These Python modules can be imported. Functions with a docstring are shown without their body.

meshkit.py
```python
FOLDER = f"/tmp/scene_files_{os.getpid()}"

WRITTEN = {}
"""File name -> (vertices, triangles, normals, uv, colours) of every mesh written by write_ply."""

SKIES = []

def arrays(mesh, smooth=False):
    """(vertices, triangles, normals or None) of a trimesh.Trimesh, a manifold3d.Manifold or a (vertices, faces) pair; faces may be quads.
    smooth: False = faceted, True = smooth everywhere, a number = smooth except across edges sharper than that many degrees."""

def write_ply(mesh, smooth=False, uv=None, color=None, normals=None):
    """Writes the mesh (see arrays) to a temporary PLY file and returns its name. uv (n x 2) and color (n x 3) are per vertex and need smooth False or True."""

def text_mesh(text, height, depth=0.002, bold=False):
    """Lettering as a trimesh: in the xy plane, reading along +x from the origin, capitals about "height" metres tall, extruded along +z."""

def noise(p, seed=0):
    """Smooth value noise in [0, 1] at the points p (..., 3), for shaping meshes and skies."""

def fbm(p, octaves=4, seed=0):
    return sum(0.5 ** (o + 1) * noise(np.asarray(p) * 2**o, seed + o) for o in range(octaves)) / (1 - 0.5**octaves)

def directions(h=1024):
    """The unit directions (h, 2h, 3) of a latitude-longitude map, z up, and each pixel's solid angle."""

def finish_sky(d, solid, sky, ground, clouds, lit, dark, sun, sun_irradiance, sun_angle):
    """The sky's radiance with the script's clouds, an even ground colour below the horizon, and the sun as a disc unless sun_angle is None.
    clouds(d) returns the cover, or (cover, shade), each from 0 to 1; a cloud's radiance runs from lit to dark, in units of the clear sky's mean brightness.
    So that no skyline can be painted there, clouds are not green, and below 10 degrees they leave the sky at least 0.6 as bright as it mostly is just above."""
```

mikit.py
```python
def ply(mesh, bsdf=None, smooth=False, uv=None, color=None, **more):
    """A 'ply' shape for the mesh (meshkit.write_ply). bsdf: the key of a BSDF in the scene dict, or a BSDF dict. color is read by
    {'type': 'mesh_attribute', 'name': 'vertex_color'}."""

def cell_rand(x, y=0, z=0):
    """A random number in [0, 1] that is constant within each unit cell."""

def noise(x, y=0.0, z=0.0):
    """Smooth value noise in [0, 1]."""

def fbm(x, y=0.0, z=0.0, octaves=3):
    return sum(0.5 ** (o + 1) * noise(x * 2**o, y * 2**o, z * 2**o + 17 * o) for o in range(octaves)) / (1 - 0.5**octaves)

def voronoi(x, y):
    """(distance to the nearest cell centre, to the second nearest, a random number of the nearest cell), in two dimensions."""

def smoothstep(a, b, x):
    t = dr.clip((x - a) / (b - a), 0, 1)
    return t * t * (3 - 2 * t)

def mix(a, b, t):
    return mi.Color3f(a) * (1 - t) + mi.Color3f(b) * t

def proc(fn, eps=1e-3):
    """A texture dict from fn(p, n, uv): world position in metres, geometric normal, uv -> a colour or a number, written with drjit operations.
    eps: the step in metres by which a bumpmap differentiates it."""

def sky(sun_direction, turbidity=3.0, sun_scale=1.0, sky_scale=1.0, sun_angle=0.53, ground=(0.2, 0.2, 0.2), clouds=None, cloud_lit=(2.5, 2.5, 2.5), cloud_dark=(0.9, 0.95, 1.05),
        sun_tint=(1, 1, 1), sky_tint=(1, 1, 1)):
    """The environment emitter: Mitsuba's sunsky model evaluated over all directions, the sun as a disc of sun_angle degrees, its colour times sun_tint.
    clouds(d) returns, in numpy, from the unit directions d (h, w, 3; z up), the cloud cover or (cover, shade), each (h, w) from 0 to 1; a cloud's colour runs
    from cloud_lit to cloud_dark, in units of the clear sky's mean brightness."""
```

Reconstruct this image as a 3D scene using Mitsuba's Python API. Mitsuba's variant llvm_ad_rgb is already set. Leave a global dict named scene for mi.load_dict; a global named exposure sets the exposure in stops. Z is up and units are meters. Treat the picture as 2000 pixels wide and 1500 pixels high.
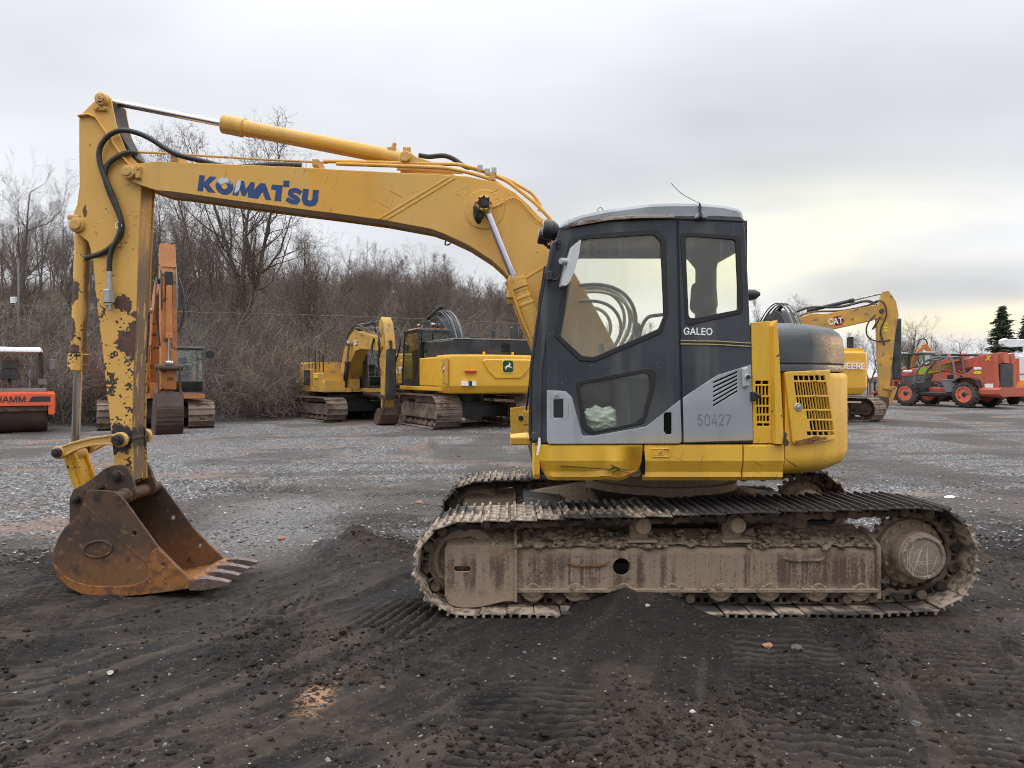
import math, numpy as np, trimesh, drjit as dr, mitsuba as mi, mikit, meshkit
import mapbox_earcut as earcut
from shapely.geometry import Polygon, LineString, Point
from mikit import noise, fbm, voronoi, smoothstep, mix, proc

# ------------------------------------------------------------------ camera, sky, exposure
F, EYE, VH = 1502.0, 1.63, 738.0          # focal length in pixels of a 2000 px wide picture, eye height, horizon row
T4 = mi.ScalarTransform4f
scene, labels = {}, {}
CHECK = False
scene['camera'] = {'type': 'perspective', 'fov': math.degrees(2*math.atan(1000/F)), 'fov_axis': 'x', 'near_clip': 0.05, 'far_clip': 3000.0,
                   'principal_point_offset_y': 12/1500.0,
                   'to_world': T4().look_at(origin=[0, 0, EYE], target=[0, 10, EYE], up=[0, 0, 1])}
exposure = 5.02

def clouds(d):
    x, y, z = d[..., 0], d[..., 1], d[..., 2]
    el = np.degrees(np.arcsin(np.clip(z, 0, 1)))
    az = np.degrees(np.arctan2(x, y))
    q = np.stack([x*2.2/(z+.25), y*2.2/(z+.25), z*0+.5], -1)
    n = meshkit.fbm(q*0.55, 4, 3) - .5
    n2 = meshkit.fbm(np.stack([x/(z+.18)*.8, y/(z+.18)*1.6, z*0], -1), 5, 11) - .5
    def ss(a, b, t):
        t = np.clip((t-a)/(b-a), 0, 1); return t*t*(3-2*t)
    bright = .160 + .840*ss(16, 62, el)                    # an overcast sky is about three times as bright overhead as at the horizon
    bright += .030*ss(14, 2, el)*ss(10, -25, az)          # thinner cloud low on the left
    bright += n*.20 + n2*.13
    bright -= .090*ss(-4, 24, az)*ss(8, 17, el)          # heavier cloud ahead to the right
    bright -= .055*np.exp(-((az-22)/14)**2)*np.exp(-((el-8.0)/5)**2)
    bright -= .07*ss(14, 26, az)*np.exp(-((el-3.7)/1.3)**2)
    bright -= .085*ss(17, 24, az)*np.exp(-((el-6.1)/1.5)**2)              # a bank of grey cloud low on the right
    band = ss(.25, .75, meshkit.fbm(np.stack([az/9, el/2.2, az*0], -1), 4, 5)+.03*(el-6))
    glow = .095*np.exp(-((az-18)/10)**2)*np.exp(-((el-9.6)/3.0)**2)*(.3+.7*band)      # it lets some evening light through towards the hidden sun
    glow += .050*ss(16, 26, az)*np.exp(-((el-3.7)/1.05)**2)*(.6+.4*band)
    return 1-np.clip(glow, 0, .8), 1-np.clip(bright, 0, 1)

SUN = (math.sin(math.radians(58)), math.cos(math.radians(58)), math.tan(math.radians(9)))
scene['sky_light'] = mikit.sky(SUN, turbidity=4.0, sun_scale=0.02, sun_angle=14, clouds=clouds, cloud_lit=(1.98, 2.02, 2.10), cloud_dark=(.333, .345, .363),
                               sky_tint=(1.30, 1.22, .22), ground=(.06, .055, .05))

# ------------------------------------------------------------------ mesh helpers
def at(u, v, Y):
    """The point at depth Y that the photograph shows at pixel (u, v)."""
    return np.array([(u-1000)*Y/F, Y, EYE-(v-VH)*Y/F])
def xz(pts, Y):
    return np.array([((u-1000)*Y/F, EYE-(v-VH)*Y/F) for u, v in pts])
def tm(v, f):
    return trimesh.Trimesh(np.asarray(v, float), np.asarray(f, int), process=False)
def cat(*ms):
    ms = [m for m in ms if m is not None]
    v, f, k = [], [], 0
    for m in ms:
        v.append(m.vertices); f.append(m.faces+k); k += len(m.vertices)
    return tm(np.vstack(v), np.vstack(f))
def xf(m, M):
    M = np.asarray(M, float)
    f = m.faces if np.linalg.det(M[:3, :3]) > 0 else m.faces[:, ::-1]
    return tm(m.vertices@M[:3, :3].T+M[:3, 3], f)
def mv(m, d): return tm(m.vertices+np.asarray(d, float), m.faces)
def R(ax, deg, o=(0, 0, 0)):
    return trimesh.transformations.rotation_matrix(math.radians(deg), ax, o)
def MT(x, y, z=0, yaw=0, s=1):
    M = R([0, 0, 1], yaw); M[:3, :3] *= s; M[:3, 3] = (x, y, z); return M
def ccw(r):
    r = np.asarray(r, float)
    a = np.sum(r[:, 0]*np.roll(r[:, 1], -1)-np.roll(r[:, 0], -1)*r[:, 1])
    return r if a > 0 else r[::-1]
def inset(r, d):
    """Moves each corner of a counter-clockwise ring inwards by d along its mitre."""
    e = np.roll(r, -1, 0)-r
    L = np.linalg.norm(e, axis=1, keepdims=True); L[L == 0] = 1e-9
    n1 = np.stack([e[:, 1], -e[:, 0]], 1)/L
    n0 = np.roll(n1, 1, 0)
    k = 1+np.sum(n0*n1, 1, keepdims=True)
    return r-d*(n0+n1)/np.maximum(k, .35)
def fillet(pts, r, n=4):
    """Rounds the corners of a closed polygon; r a number or one per corner."""
    P = np.asarray(pts, float); m = len(P); rr = np.broadcast_to(r, m); out = []
    for i in range(m):
        a, p, b = P[i-1], P[i], P[(i+1) % m]
        u, w = a-p, b-p; lu, lw = np.linalg.norm(u), np.linalg.norm(w); u, w = u/lu, w/lw
        ang = math.acos(np.clip(u@w, -1, 1))
        if rr[i] <= 0 or ang > 3.05: out.append(p); continue
        t = min(rr[i]/math.tan(ang/2), .48*lu, .48*lw)
        for k in range(n+1):
            s = k/n
            out.append((1-s)**2*(p+u*t)+2*s*(1-s)*p+s*s*(p+w*t))
    return np.array(out)
def tri2d(rings):
    v = np.vstack(rings); ends = np.cumsum([len(r) for r in rings]).astype(np.uint32)
    return v, earcut.triangulate_float64(np.ascontiguousarray(v), ends).reshape(-1, 3).astype(int)
def prism(outer, y0, y1, b=.004, holes=()):
    """A plate: the polygon in (x, z), from y0 (facing the viewer) to y1, edges chamfered by b."""
    rings = [ccw(outer)]+[ccw(h)[::-1] for h in holes]
    if CHECK and not Polygon(rings[0], rings[1:]).is_valid: import traceback, shapely; print('BAD', shapely.is_valid_reason(Polygon(rings[0], rings[1:])), traceback.format_stack()[-2][:300])
    b = min(b, abs(y1-y0)*.45)
    levels = [(y0, b), (y0+b, 0), (y1-b, 0), (y1, b)] if b > 0 else [(y0, 0), (y1, 0)]
    V, Fc, base = [], [], 0
    off = {}
    for d in {l[1] for l in levels}: off[d] = [inset(r, d) if d else r for r in rings]
    n = sum(len(r) for r in rings)
    for y, d in levels:
        p = np.vstack(off[d]); V.append(np.stack([p[:, 0], np.full(n, y), p[:, 1]], 1))
    k = 0
    for r in rings:
        i = np.arange(len(r)); j = (i+1) % len(r)
        for l in range(len(levels)-1):
            a, c = l*n+k, (l+1)*n+k
            Fc += [np.stack([a+i, c+j, a+j], 1), np.stack([a+i, c+i, c+j], 1)]
        k += len(r)
    _, f = tri2d(rings)
    Fc += [f, f[:, ::-1]+n*(len(levels)-1)]
    return tm(np.vstack(V), np.vstack(Fc)[:, ::-1] if False else np.vstack(Fc))
def prismz(outer, z0, z1, b=.004, holes=()):
    """The same for a plan outline in (x, y), from z0 up to z1."""
    m = prism(outer, z0, z1, b, holes)
    return tm(m.vertices[:, [0, 2, 1]], m.faces[:, ::-1])
def prismx(outer, x0, x1, b=.004, holes=()):
    """The same for an outline in (y, z), from x0 to x1."""
    m = prism(outer, x0, x1, b, holes)
    return tm(m.vertices[:, [1, 0, 2]], m.faces[:, ::-1])
def box(x0, x1, y0, y1, z0, z1, b=.004):
    return prism([(x0, z0), (x1, z0), (x1, z1), (x0, z1)], y0, y1, min(b, .45*min(abs(x1-x0), abs(z1-z0))))
def rect(x0, x1, z0, z1): return np.array([(x0, z0), (x1, z0), (x1, z1), (x0, z1)], float)
def circ(cx, cz, r, n=24, rz=None, a0=0):
    a = np.arange(n)*2*np.pi/n+a0; return np.stack([cx+r*np.cos(a), cz+(rz or r)*np.sin(a)], 1)
def loft(rings, caps=True):
    n = len(rings[0]); V = np.vstack(rings); Fc = []
    i = np.arange(n); j = (i+1) % n
    for l in range(len(rings)-1):
        a, c = l*n, (l+1)*n
        Fc += [np.stack([a+i, a+j, c+j], 1), np.stack([a+i, c+j, c+i], 1)]
    if caps:
        for l, flip in ((0, True), (len(rings)-1, False)):
            c = len(V); V = np.vstack([V, rings[l].mean(0)])
            f = np.stack([l*n+i, l*n+j, np.full(n, c)], 1); Fc.append(f[:, ::-1] if flip else f)
    return tm(V, np.vstack(Fc))
def frame_of(d):
    d = np.asarray(d, float)/np.linalg.norm(d)
    a = np.cross(d, [0, 0, 1] if abs(d[2]) < .9 else [0, 1, 0]); a /= np.linalg.norm(a)
    return a, np.cross(d, a)
def rod(p0, p1, prof, n=20):
    """A turned piece along p0 -> p1: prof is a radius, or [(share of the length, radius), ...]."""
    p0, p1 = np.asarray(p0, float), np.asarray(p1, float)
    if not isinstance(prof, (list, tuple)):
        L = np.linalg.norm(p1-p0); c = min(.12*prof, .3*L)/L
        prof = [(0, prof*.88), (c, prof), (1-c, prof), (1, prof*.88)]
    a, b = frame_of(p1-p0); t = np.arange(n)*2*np.pi/n
    c = np.cos(t)[:, None]*a+np.sin(t)[:, None]*b
    return loft([p0+(p1-p0)*s+c*r for s, r in prof])
def curve(pts, n=40):
    P = np.asarray(pts, float); k = len(P)
    if k == 2: return P
    d = np.r_[0, np.cumsum(np.linalg.norm(np.diff(P, axis=0), axis=1)**.6)]
    from scipy.interpolate import CubicSpline
    cs = CubicSpline(d, P, bc_type='natural'); return cs(np.linspace(0, d[-1], n))
def tube(pts, r, n=10, m=40, smooth=True):
    P = curve(pts, m) if smooth else np.asarray(pts, float)
    tg = np.gradient(P, axis=0); tg /= np.linalg.norm(tg, axis=1, keepdims=True)
    a, _ = frame_of(tg[0]); rings = []
    t = np.arange(n)*2*np.pi/n
    rr = np.broadcast_to(r, len(P)) if np.ndim(r) == 0 else np.interp(np.linspace(0, 1, len(P)), np.linspace(0, 1, len(r)), r)
    for p, d, q in zip(P, tg, rr):
        a = a-d*(a@d); a /= np.linalg.norm(a); b = np.cross(d, a)
        rings.append(p+q*(np.cos(t)[:, None]*a+np.sin(t)[:, None]*b))
    return loft(rings)
def pipe(pts, r, n=10):
    """A tube with straight runs and tight bends."""
    P = np.asarray(pts, float); out = [P[0]]
    for i in range(1, len(P)-1):
        a, p, b = P[i-1], P[i], P[i+1]
        u, w = (a-p), (b-p); lu, lw = np.linalg.norm(u), np.linalg.norm(w)
        t = min(3.5*r, .45*lu, .45*lw); u, w = u/lu*t, w/lw*t
        for s in (0, .25, .5, .75, 1): out.append((1-s)**2*(p+u)+2*s*(1-s)*p+s*s*(p+w))
    out.append(P[-1]); return tube(np.array(out), r, n, smooth=False)
def yrod(x, z, y0, y1, r, n=24, bev=None):
    return rod((x, y0, z), (x, y1, z), r, n)
def ribbon(line, w, flat=True):
    return LineString(line).buffer(w/2, cap_style=2 if flat else 1, join_style=1)
def shp(g):
    """shapely polygon(s) -> [(outer, holes)]"""
    gs = getattr(g, 'geoms', [g])
    return [(np.array(p.exterior.coords)[:-1], [np.array(h.coords)[:-1] for h in p.interiors]) for p in gs]
def lettering(text, o, xd, ud, height, depth=.003, bold=True, width=None):
    """Raised or painted-on letters: o the foot of the first letter, xd the reading direction, ud up; they stand out along xd x ud."""
    m = meshkit.text_mesh(text, height, depth, bold)
    xd, ud = np.asarray(xd, float)/np.linalg.norm(xd), np.asarray(ud, float)/np.linalg.norm(ud)
    v = m.vertices.copy()
    if width: v[:, 0] *= width/v[:, 0].max()
    return tm(np.asarray(o, float)+v[:, :1]*xd+v[:, 1:2]*ud+v[:, 2:]*np.cross(xd, ud), m.faces)

# ------------------------------------------------------------------ naming
def key_of(name, parent=None):
    k = f'{parent}__{name}' if parent else name
    if k not in used: used.add(k); return k
    i = 1
    while f'{k}_{i:03d}' in used: i += 1
    used.add(f'{k}_{i:03d}'); return f'{k}_{i:03d}'
used = set()
def thing(name, label, category, group=None, kind=None):
    k = key_of(name); labels[k] = {'label': label, 'category': category}
    if group: labels[k]['group'] = group
    if kind: labels[k]['kind'] = kind
    return k
def obj(name, mesh, m, parent=None, smooth=32, label=None, kind=None):
    k = key_of(name, parent)
    scene[k] = mikit.ply(mesh, m, smooth)
    if label: labels.setdefault(k, {})['label'] = label
    if kind: labels.setdefault(k, {})['kind'] = kind
    return k
def same(name, shape, parent, M):
    k = key_of(name, parent); scene[k] = {**shape, 'to_world': T4(np.asarray(M, float))}; return k

# ------------------------------------------------------------------ materials
def two(d): return {'type': 'twosided', 'bsdf': d}
def pr(col, rough=.5, spec=.5, metal=0., coat=0., **k):
    return {'type': 'principled', 'base_color': proc(col) if callable(col) else {'type': 'rgb', 'value': list(col)}, 'roughness': proc(rough) if callable(rough) else rough,
            'specular': spec, 'metallic': metal, **({'clearcoat': coat, 'clearcoat_gloss': .7} if coat else {}), **k}
def mat(name, d, bump=None, h=.002, eps=2e-3):
    if bump is not None: d = {'type': 'bumpmap', 'bump': proc(bump, eps), 'scale': h, 'bsdf': d}
    scene[name] = two(d); return name
C3 = mi.Color3f
def blob(p, cx, cz, rx, rz):
    return dr.sqrt(dr.square((p.x-cx)/rx)+dr.square((p.z-cz)/rz))
def streaks(p, k=16., s=1.4):
    """Vertical runs: noise stretched along z."""
    return fbm(p.x*k, p.y*k, p.z*s, 3)
# ------------------------------------------------------------------ what the big machine is made of
def chips(p, k, t, w=.03):
    n = fbm(p.x*k+3.1, p.y*k, p.z*k, 4)*.62+noise(p.x*k*5.3, p.y*k*5.3, p.z*k*5.3)*.22+noise(p.x*k*11.7, p.y*k*11.7, p.z*k*11.7)*.16
    return smoothstep(t, t+w, n)
YEL, RUST, BARE = (.70, .395, .028), (.070, .034, .026), (.028, .026, .025)
def scratch(p, s):
    q = mi.Float(0)
    for a, o in ((.35, 1.), (-.5, 5.), (1.25, 9.)):
        u = p.x*math.cos(a)+p.z*math.sin(a); w = -p.x*math.sin(a)+p.z*math.cos(a)
        w = w+.03*noise(u*3., o)
        q = dr.maximum(q, smoothstep(s, s+.012, noise(w*120+o, u*4.2+o, o))*smoothstep(.60, .66, noise(u*1.3+o, w*1.7, o+3.)))
    return q
def yellow_col(p, n, uv):
    fade = fbm(p.x*1.3, p.y*1.3, p.z*1.3, 3)
    c = mix(YEL, (.66, .40, .085), smoothstep(.35, .75, fade)*.55)
    c = mix(c, (.40, .22, .05), smoothstep(.45, .8, streaks(p, 9., .9))*.28)                      # old water runs
    c = mix(c, (.20, .13, .06), chips(p, 3.3, .74, .10)*.5)
    c = mix(c, (.10, .07, .04), scratch(p, .93)*.7)
    c = mix(c, RUST, chips(p, 7., .72, .02)*.9)
    return c
def yellow_rough(p, n, uv): return .36+.22*fbm(p.x*3, p.y*3, p.z*3, 3)
mat('yellow_paint', pr(yellow_col, yellow_rough, coat=.25), lambda p, n, uv: fbm(p.x*5, p.y*5, p.z*5, 2), .0018)
def boom_col(p, n, uv):
    fade = fbm(p.x*.9+7, p.y*.9, p.z*.9, 3)
    c = mix((.66, .350, .056), (.62, .37, .10), smoothstep(.3, .7, fade)*.7)
    fresh = smoothstep(-1.66, -1.64, p.x+.12*(p.z-3.0))*(1-smoothstep(-1.10, -.95, p.x+.25*(fbm(p.x*4, p.z*4, 1., 2)-.5)))
    c = mix(c, (.67, .325, .024), fresh*.75)                                                         # repainted stretch beside the lettering
    c = mix(c, (.33, .18, .05), smoothstep(.5, .85, streaks(p, 7., .8))*.25)
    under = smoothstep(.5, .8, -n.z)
    c = mix(c, (.20, .115, .065), under*(.55+.35*fbm(p.x*6, p.y*14, 2., 3)))                          # shade of the underside painted into the colour
    c = mix(c, (.14, .09, .04), scratch(p, .94)*.5)
    c = mix(c, BARE, chips(p, 9., .755, .02)*.8)
    return c
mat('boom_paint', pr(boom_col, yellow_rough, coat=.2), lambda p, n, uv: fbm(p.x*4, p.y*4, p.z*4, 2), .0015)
def arm_col(p, n, uv):
    low = smoothstep(3.0, .9, p.z)
    fade = fbm(p.x*1.5, p.y, p.z*1.1, 3)
    c = mix((.65, .37, .085), (.68, .355, .03), smoothstep(.45, .75, fade)*low)
    k = fbm(p.x*11, p.y*11, p.z*8, 4)
    edge = noise(p.x*34, p.y*34, p.z*26)*.55+noise(p.x*85, p.y*85, p.z*60)*.40+k*.9-.92
    r = mi.Float(9)
    for cx, cz, rx, rz in ((-3.24, 2.25, .065, .075), (-3.18, 1.93, .115, .115), (-3.13, 2.07, .075, .045), (-3.10, 1.79, .075, .05), (-3.13, 2.16, .04, .04),
                           (-3.70, 2.35, .05, .11), (-3.72, 2.03, .04, .10), (-3.70, 1.88, .06, .035), (-3.56, 3.02, .018, .05)):
        r = dr.minimum(r, blob(p, cx, cz, rx, rz))
    big = smoothstep(1.06, .98, r+edge*.95)
    c = mix(c, mix((.075, .034, .027), (.125, .056, .038), fbm(p.x*20, p.y*20, p.z*20, 2)), big)
    n2 = fbm(p.x*15+3, p.y*15, p.z*11, 4)*.7+noise(p.x*70, p.y*70, p.z*60)*.3
    c = mix(c, (.05, .035, .028), smoothstep(.665, .69, n2+.11*low)*smoothstep(3.4, 2.0, p.z))
    # long dark scratches, in two directions
    for a, b, s in ((26., 4., 3.), (9., 30., 8.)):
        q = noise((p.x*.8+p.z*.6)*a+s, (p.z*.8-p.x*.6)*b, 3.)*.6+noise(p.x*50, p.z*50, s)*.2
        c = mix(c, (.07, .05, .035), smoothstep(.715, .735, q)*.85)
    # the inside face and cutting side are scraped to rust and bare steel
    scr = smoothstep(.6, .85, n.x)*smoothstep(3.25, 2.45, p.z+.5*fbm(p.x*6, p.y*14, p.z*2., 3)-.25)
    wood = mix((.205, .125, .075), (.10, .065, .045), fbm(p.x*3, p.y*60, p.z*2.2, 4))
    wood = mix(wood, (.46, .30, .10), smoothstep(.60, .66, fbm(p.x*20, p.y*30, p.z*5, 3))*.8)
    c = mix(c, wood, scr)
    grease = smoothstep(1.0, .75, blob(p, -3.255, 1.115, .12, .15)+edge*.5)
    return mix(c, (.022, .021, .020), grease)
mat('arm_paint', pr(arm_col, lambda p, n, uv: .42+.2*fbm(p.x*6, p.y*6, p.z*6, 2)), lambda p, n, uv: fbm(p.x*16, p.y*16, p.z*12, 3), .0016)
def link_col(p, n, uv):
    c = mix((.60, .36, .10), (.46, .26, .08), fbm(p.x*12, p.y*12, p.z*12, 3))
    return mix(c, (.06, .04, .03), chips(p, 14., .66, .03)*.9)
mat('link_paint', pr(link_col, .5), lambda p, n, uv: fbm(p.x*20, p.y*20, p.z*20, 3), .002)
def strut_col(p, n, uv):
    c = mix((.66, .35, .015), (.52, .30, .03), fbm(p.x*9, p.y*9, p.z*9, 3))
    c = mix(c, (.05, .03, .02), chips(p, 16., .63, .03))
    return mix(c, (.016, .016, .015), smoothstep(.99, 1.03, p.z-.1*fbm(p.x*20, p.y*20, p.z*20, 2)+.05))
mat('strut_paint', pr(strut_col, .5), lambda p, n, uv: fbm(p.x*24, p.y*24, p.z*24, 3), .002)
def bucket_col(p, n, uv):
    a = fbm(p.x*5, p.y*5, p.z*5, 4); b = fbm(p.x*26, p.y*26, p.z*18, 3)
    c = mix((.052, .036, .029), (.092, .050, .030), smoothstep(.35, .7, a))
    low = smoothstep(.45, -.05, p.z+.25*(a-.5)-.16*(p.x+3.2))
    c = mix(c, (.19, .085, .032), low*smoothstep(.25, .7, b+.25*low))
    c = mix(c, (.30, .20, .12), smoothstep(.62, .8, b)*.30)
    c = mix(c, (.020, .016, .014), smoothstep(.60, .78, fbm(p.x*9+5, p.y*9, p.z*6, 4))*.75)
    return c
mat('rusty_steel', pr(bucket_col, lambda p, n, uv: .46+.3*fbm(p.x*12, p.y*12, p.z*12, 3), .5, .15), lambda p, n, uv: fbm(p.x*30, p.y*30, p.z*30, 4), .0022)
def wear_col(p, n, uv):
    b = fbm(p.x*22, p.y*22, p.z*16, 4)
    return mix(mix((.28, .115, .035), (.15, .065, .03), smoothstep(.4, .65, b)), (.34, .24, .15), smoothstep(.66, .8, fbm(p.x*40, p.y*40, p.z*40, 2))*.5)
mat('fresh_rust', pr(wear_col, .6, .4, .1), lambda p, n, uv: fbm(p.x*30, p.y*30, p.z*30, 4), .0025)
mat('pin_steel', pr(lambda p, n, uv: mix((.030, .026, .024), (.09, .06, .04), smoothstep(.5, .7, fbm(p.x*30, p.y*30, p.z*30, 3))), .45, .5, .4))
mat('tooth_steel', pr(lambda p, n, uv: mix((.26, .19, .165), (.12, .085, .07), fbm(p.x*30, p.y*30, p.z*30, 3)), .42, .5, .55), lambda p, n, uv: fbm(p.x*40, p.y*40, p.z*40, 3), .0015)
mat('chrome', {'type': 'roughconductor', 'material': 'Cr', 'alpha': .09, 'specular_reflectance': {'type': 'rgb', 'value': [.92, .92, .95]}})
mat('worn_chrome', pr(lambda p, n, uv: mix((.52, .48, .45), (.20, .165, .14), smoothstep(.35, .75, fbm(p.x*30, p.y*30, p.z*1.6, 3))), .26, .5, .9))
def mud_col(p, n, uv):
    a = fbm(p.x*3.1, p.y*3, p.z*3, 4); s = streaks(p, 38., 1.5)*.6+streaks(p, 11., .8)*.4; g = fbm(p.x*45, p.y*45, p.z*45, 3)
    fine = noise(p.x*95, p.y*95, p.z*60)*.5+noise(p.x*190, p.y*190, p.z*120)*.5
    mud = mix((.215, .158, .112), (.345, .265, .192), g*.6+fine*.4)
    steel = mix((.055, .038, .033), (.100, .064, .046), a)
    side = 1-smoothstep(.25, .6, dr.abs(n.z))
    bare = smoothstep(.47, .60, s*.62+a*.20+fine*.20)*side
    bare *= smoothstep(.12, .24, p.z)*(1-.75*smoothstep(.36, .46, p.z+.06*(s-.5)))
    c = mix(mud, steel, bare*.86)
    c = mix(c, (.19, .085, .032), smoothstep(.66, .76, fbm(p.x*5+9, p.y*5, p.z*9, 4))*side*.5*smoothstep(.3, .6, fine))
    return mix(c, (.045, .036, .030), smoothstep(.66, .78, g)*.5)
mat('muddy_steel', pr(mud_col, .92, .2), lambda p, n, uv: fbm(p.x*38, p.y*38, p.z*38, 4)*.7+fbm(p.x*9, p.y*9, p.z*9, 2)*.8, .006)
def caked_col(p, n, uv):
    g = fbm(p.x*30, p.y*30, p.z*30, 4)
    return mix((.29, .220, .160), (.13, .097, .073), smoothstep(.42, .68, g))
def cover_col(p, n, uv):
    s = mi.Float(0)
    for i in range(9):
        a = i*.37+.2*(i % 3); q = (p.x-2.785)*math.cos(a)+(p.z-.415)*math.sin(a); t = -(p.x-2.785)*math.sin(a)+(p.z-.415)*math.cos(a)
        s = dr.maximum(s, smoothstep(.80, .88, noise(q*150+7*i, t*5.+3*i, i*1.7)))
    c = mix((.24, .19, .145), (.15, .115, .09), fbm(p.x*18, p.y*18, p.z*18, 3))
    return mix(c, (.46, .40, .33), s*.7)
mat('scratched_cover', pr(cover_col, .6), lambda p, n, uv: fbm(p.x*40, p.y*40, p.z*40, 3), .002)
mat('muddy_link', pr(lambda p, n, uv: mix(mix((.20, .152, .11), (.12, .09, .068), fbm(p.x*40, p.y*40, p.z*40, 3)), (.022, .019, .017), smoothstep(.42, .62, fbm(p.x*6, p.y*13, p.z*9, 3))*.8), .9, .2), lambda p, n, uv: fbm(p.x*38, p.y*38, p.z*38, 3), .004)
mat('caked_mud', pr(caked_col, .97, .1), lambda p, n, uv: fbm(p.x*30, p.y*30, p.z*30, 4), .012)
def shoe_col(p, n, uv):
    g = fbm(p.x*26, p.y*26, p.z*26, 4); a = fbm(p.x*2.3, p.y*4.3, 1., 3)
    mud = mix((.36, .29, .22), (.13, .10, .077), smoothstep(.38, .66, g))
    c = mix(mud, (.042, .036, .034), smoothstep(.40, .62, a+.30*smoothstep(.2, 1.6, p.x)*smoothstep(.62, .70, p.z)-.3*smoothstep(2.75, 2.95, p.x)))
    return c
mat('muddy_shoe', pr(shoe_col, .75, .35), lambda p, n, uv: fbm(p.x*36, p.y*36, p.z*36, 4), .005)
mat('grouser_steel', pr(lambda p, n, uv: mix(mix((.23, .205, .19), (.10, .08, .068), fbm(p.x*20, p.y*8, p.z*20, 3)), (.035, .03, .028), smoothstep(.45, .65, fbm(p.x*2.3, p.y*6, 1., 3)+.2*smoothstep(.2, 1.6, p.x))), .45, .5, .35))
def cabin_col(p, n, uv):
    d = fbm(p.x*2.6, p.y*3, p.z*2.1, 4)
    c = mix((.020, .0245, .033), (.042, .048, .058), smoothstep(.3, .7, d))
    c = mix(c, (.15, .14, .125), smoothstep(.48, .80, streaks(p, 14., .9))*.38)
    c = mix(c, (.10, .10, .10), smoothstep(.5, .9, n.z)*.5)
    c = mix(c, (.10, .095, .088), smoothstep(1.75, 1.2, p.z)*smoothstep(.35, .7, d)*.45)
    return mix(c, (.15, .14, .13), chips(p, 15., .725, .02)*.55)
mat('dark_cab_paint', pr(cabin_col, lambda p, n, uv: .40+.25*fbm(p.x*5, p.y*5, p.z*5, 3)), lambda p, n, uv: fbm(p.x*3, p.y*3, p.z*3, 2), .001)
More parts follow.
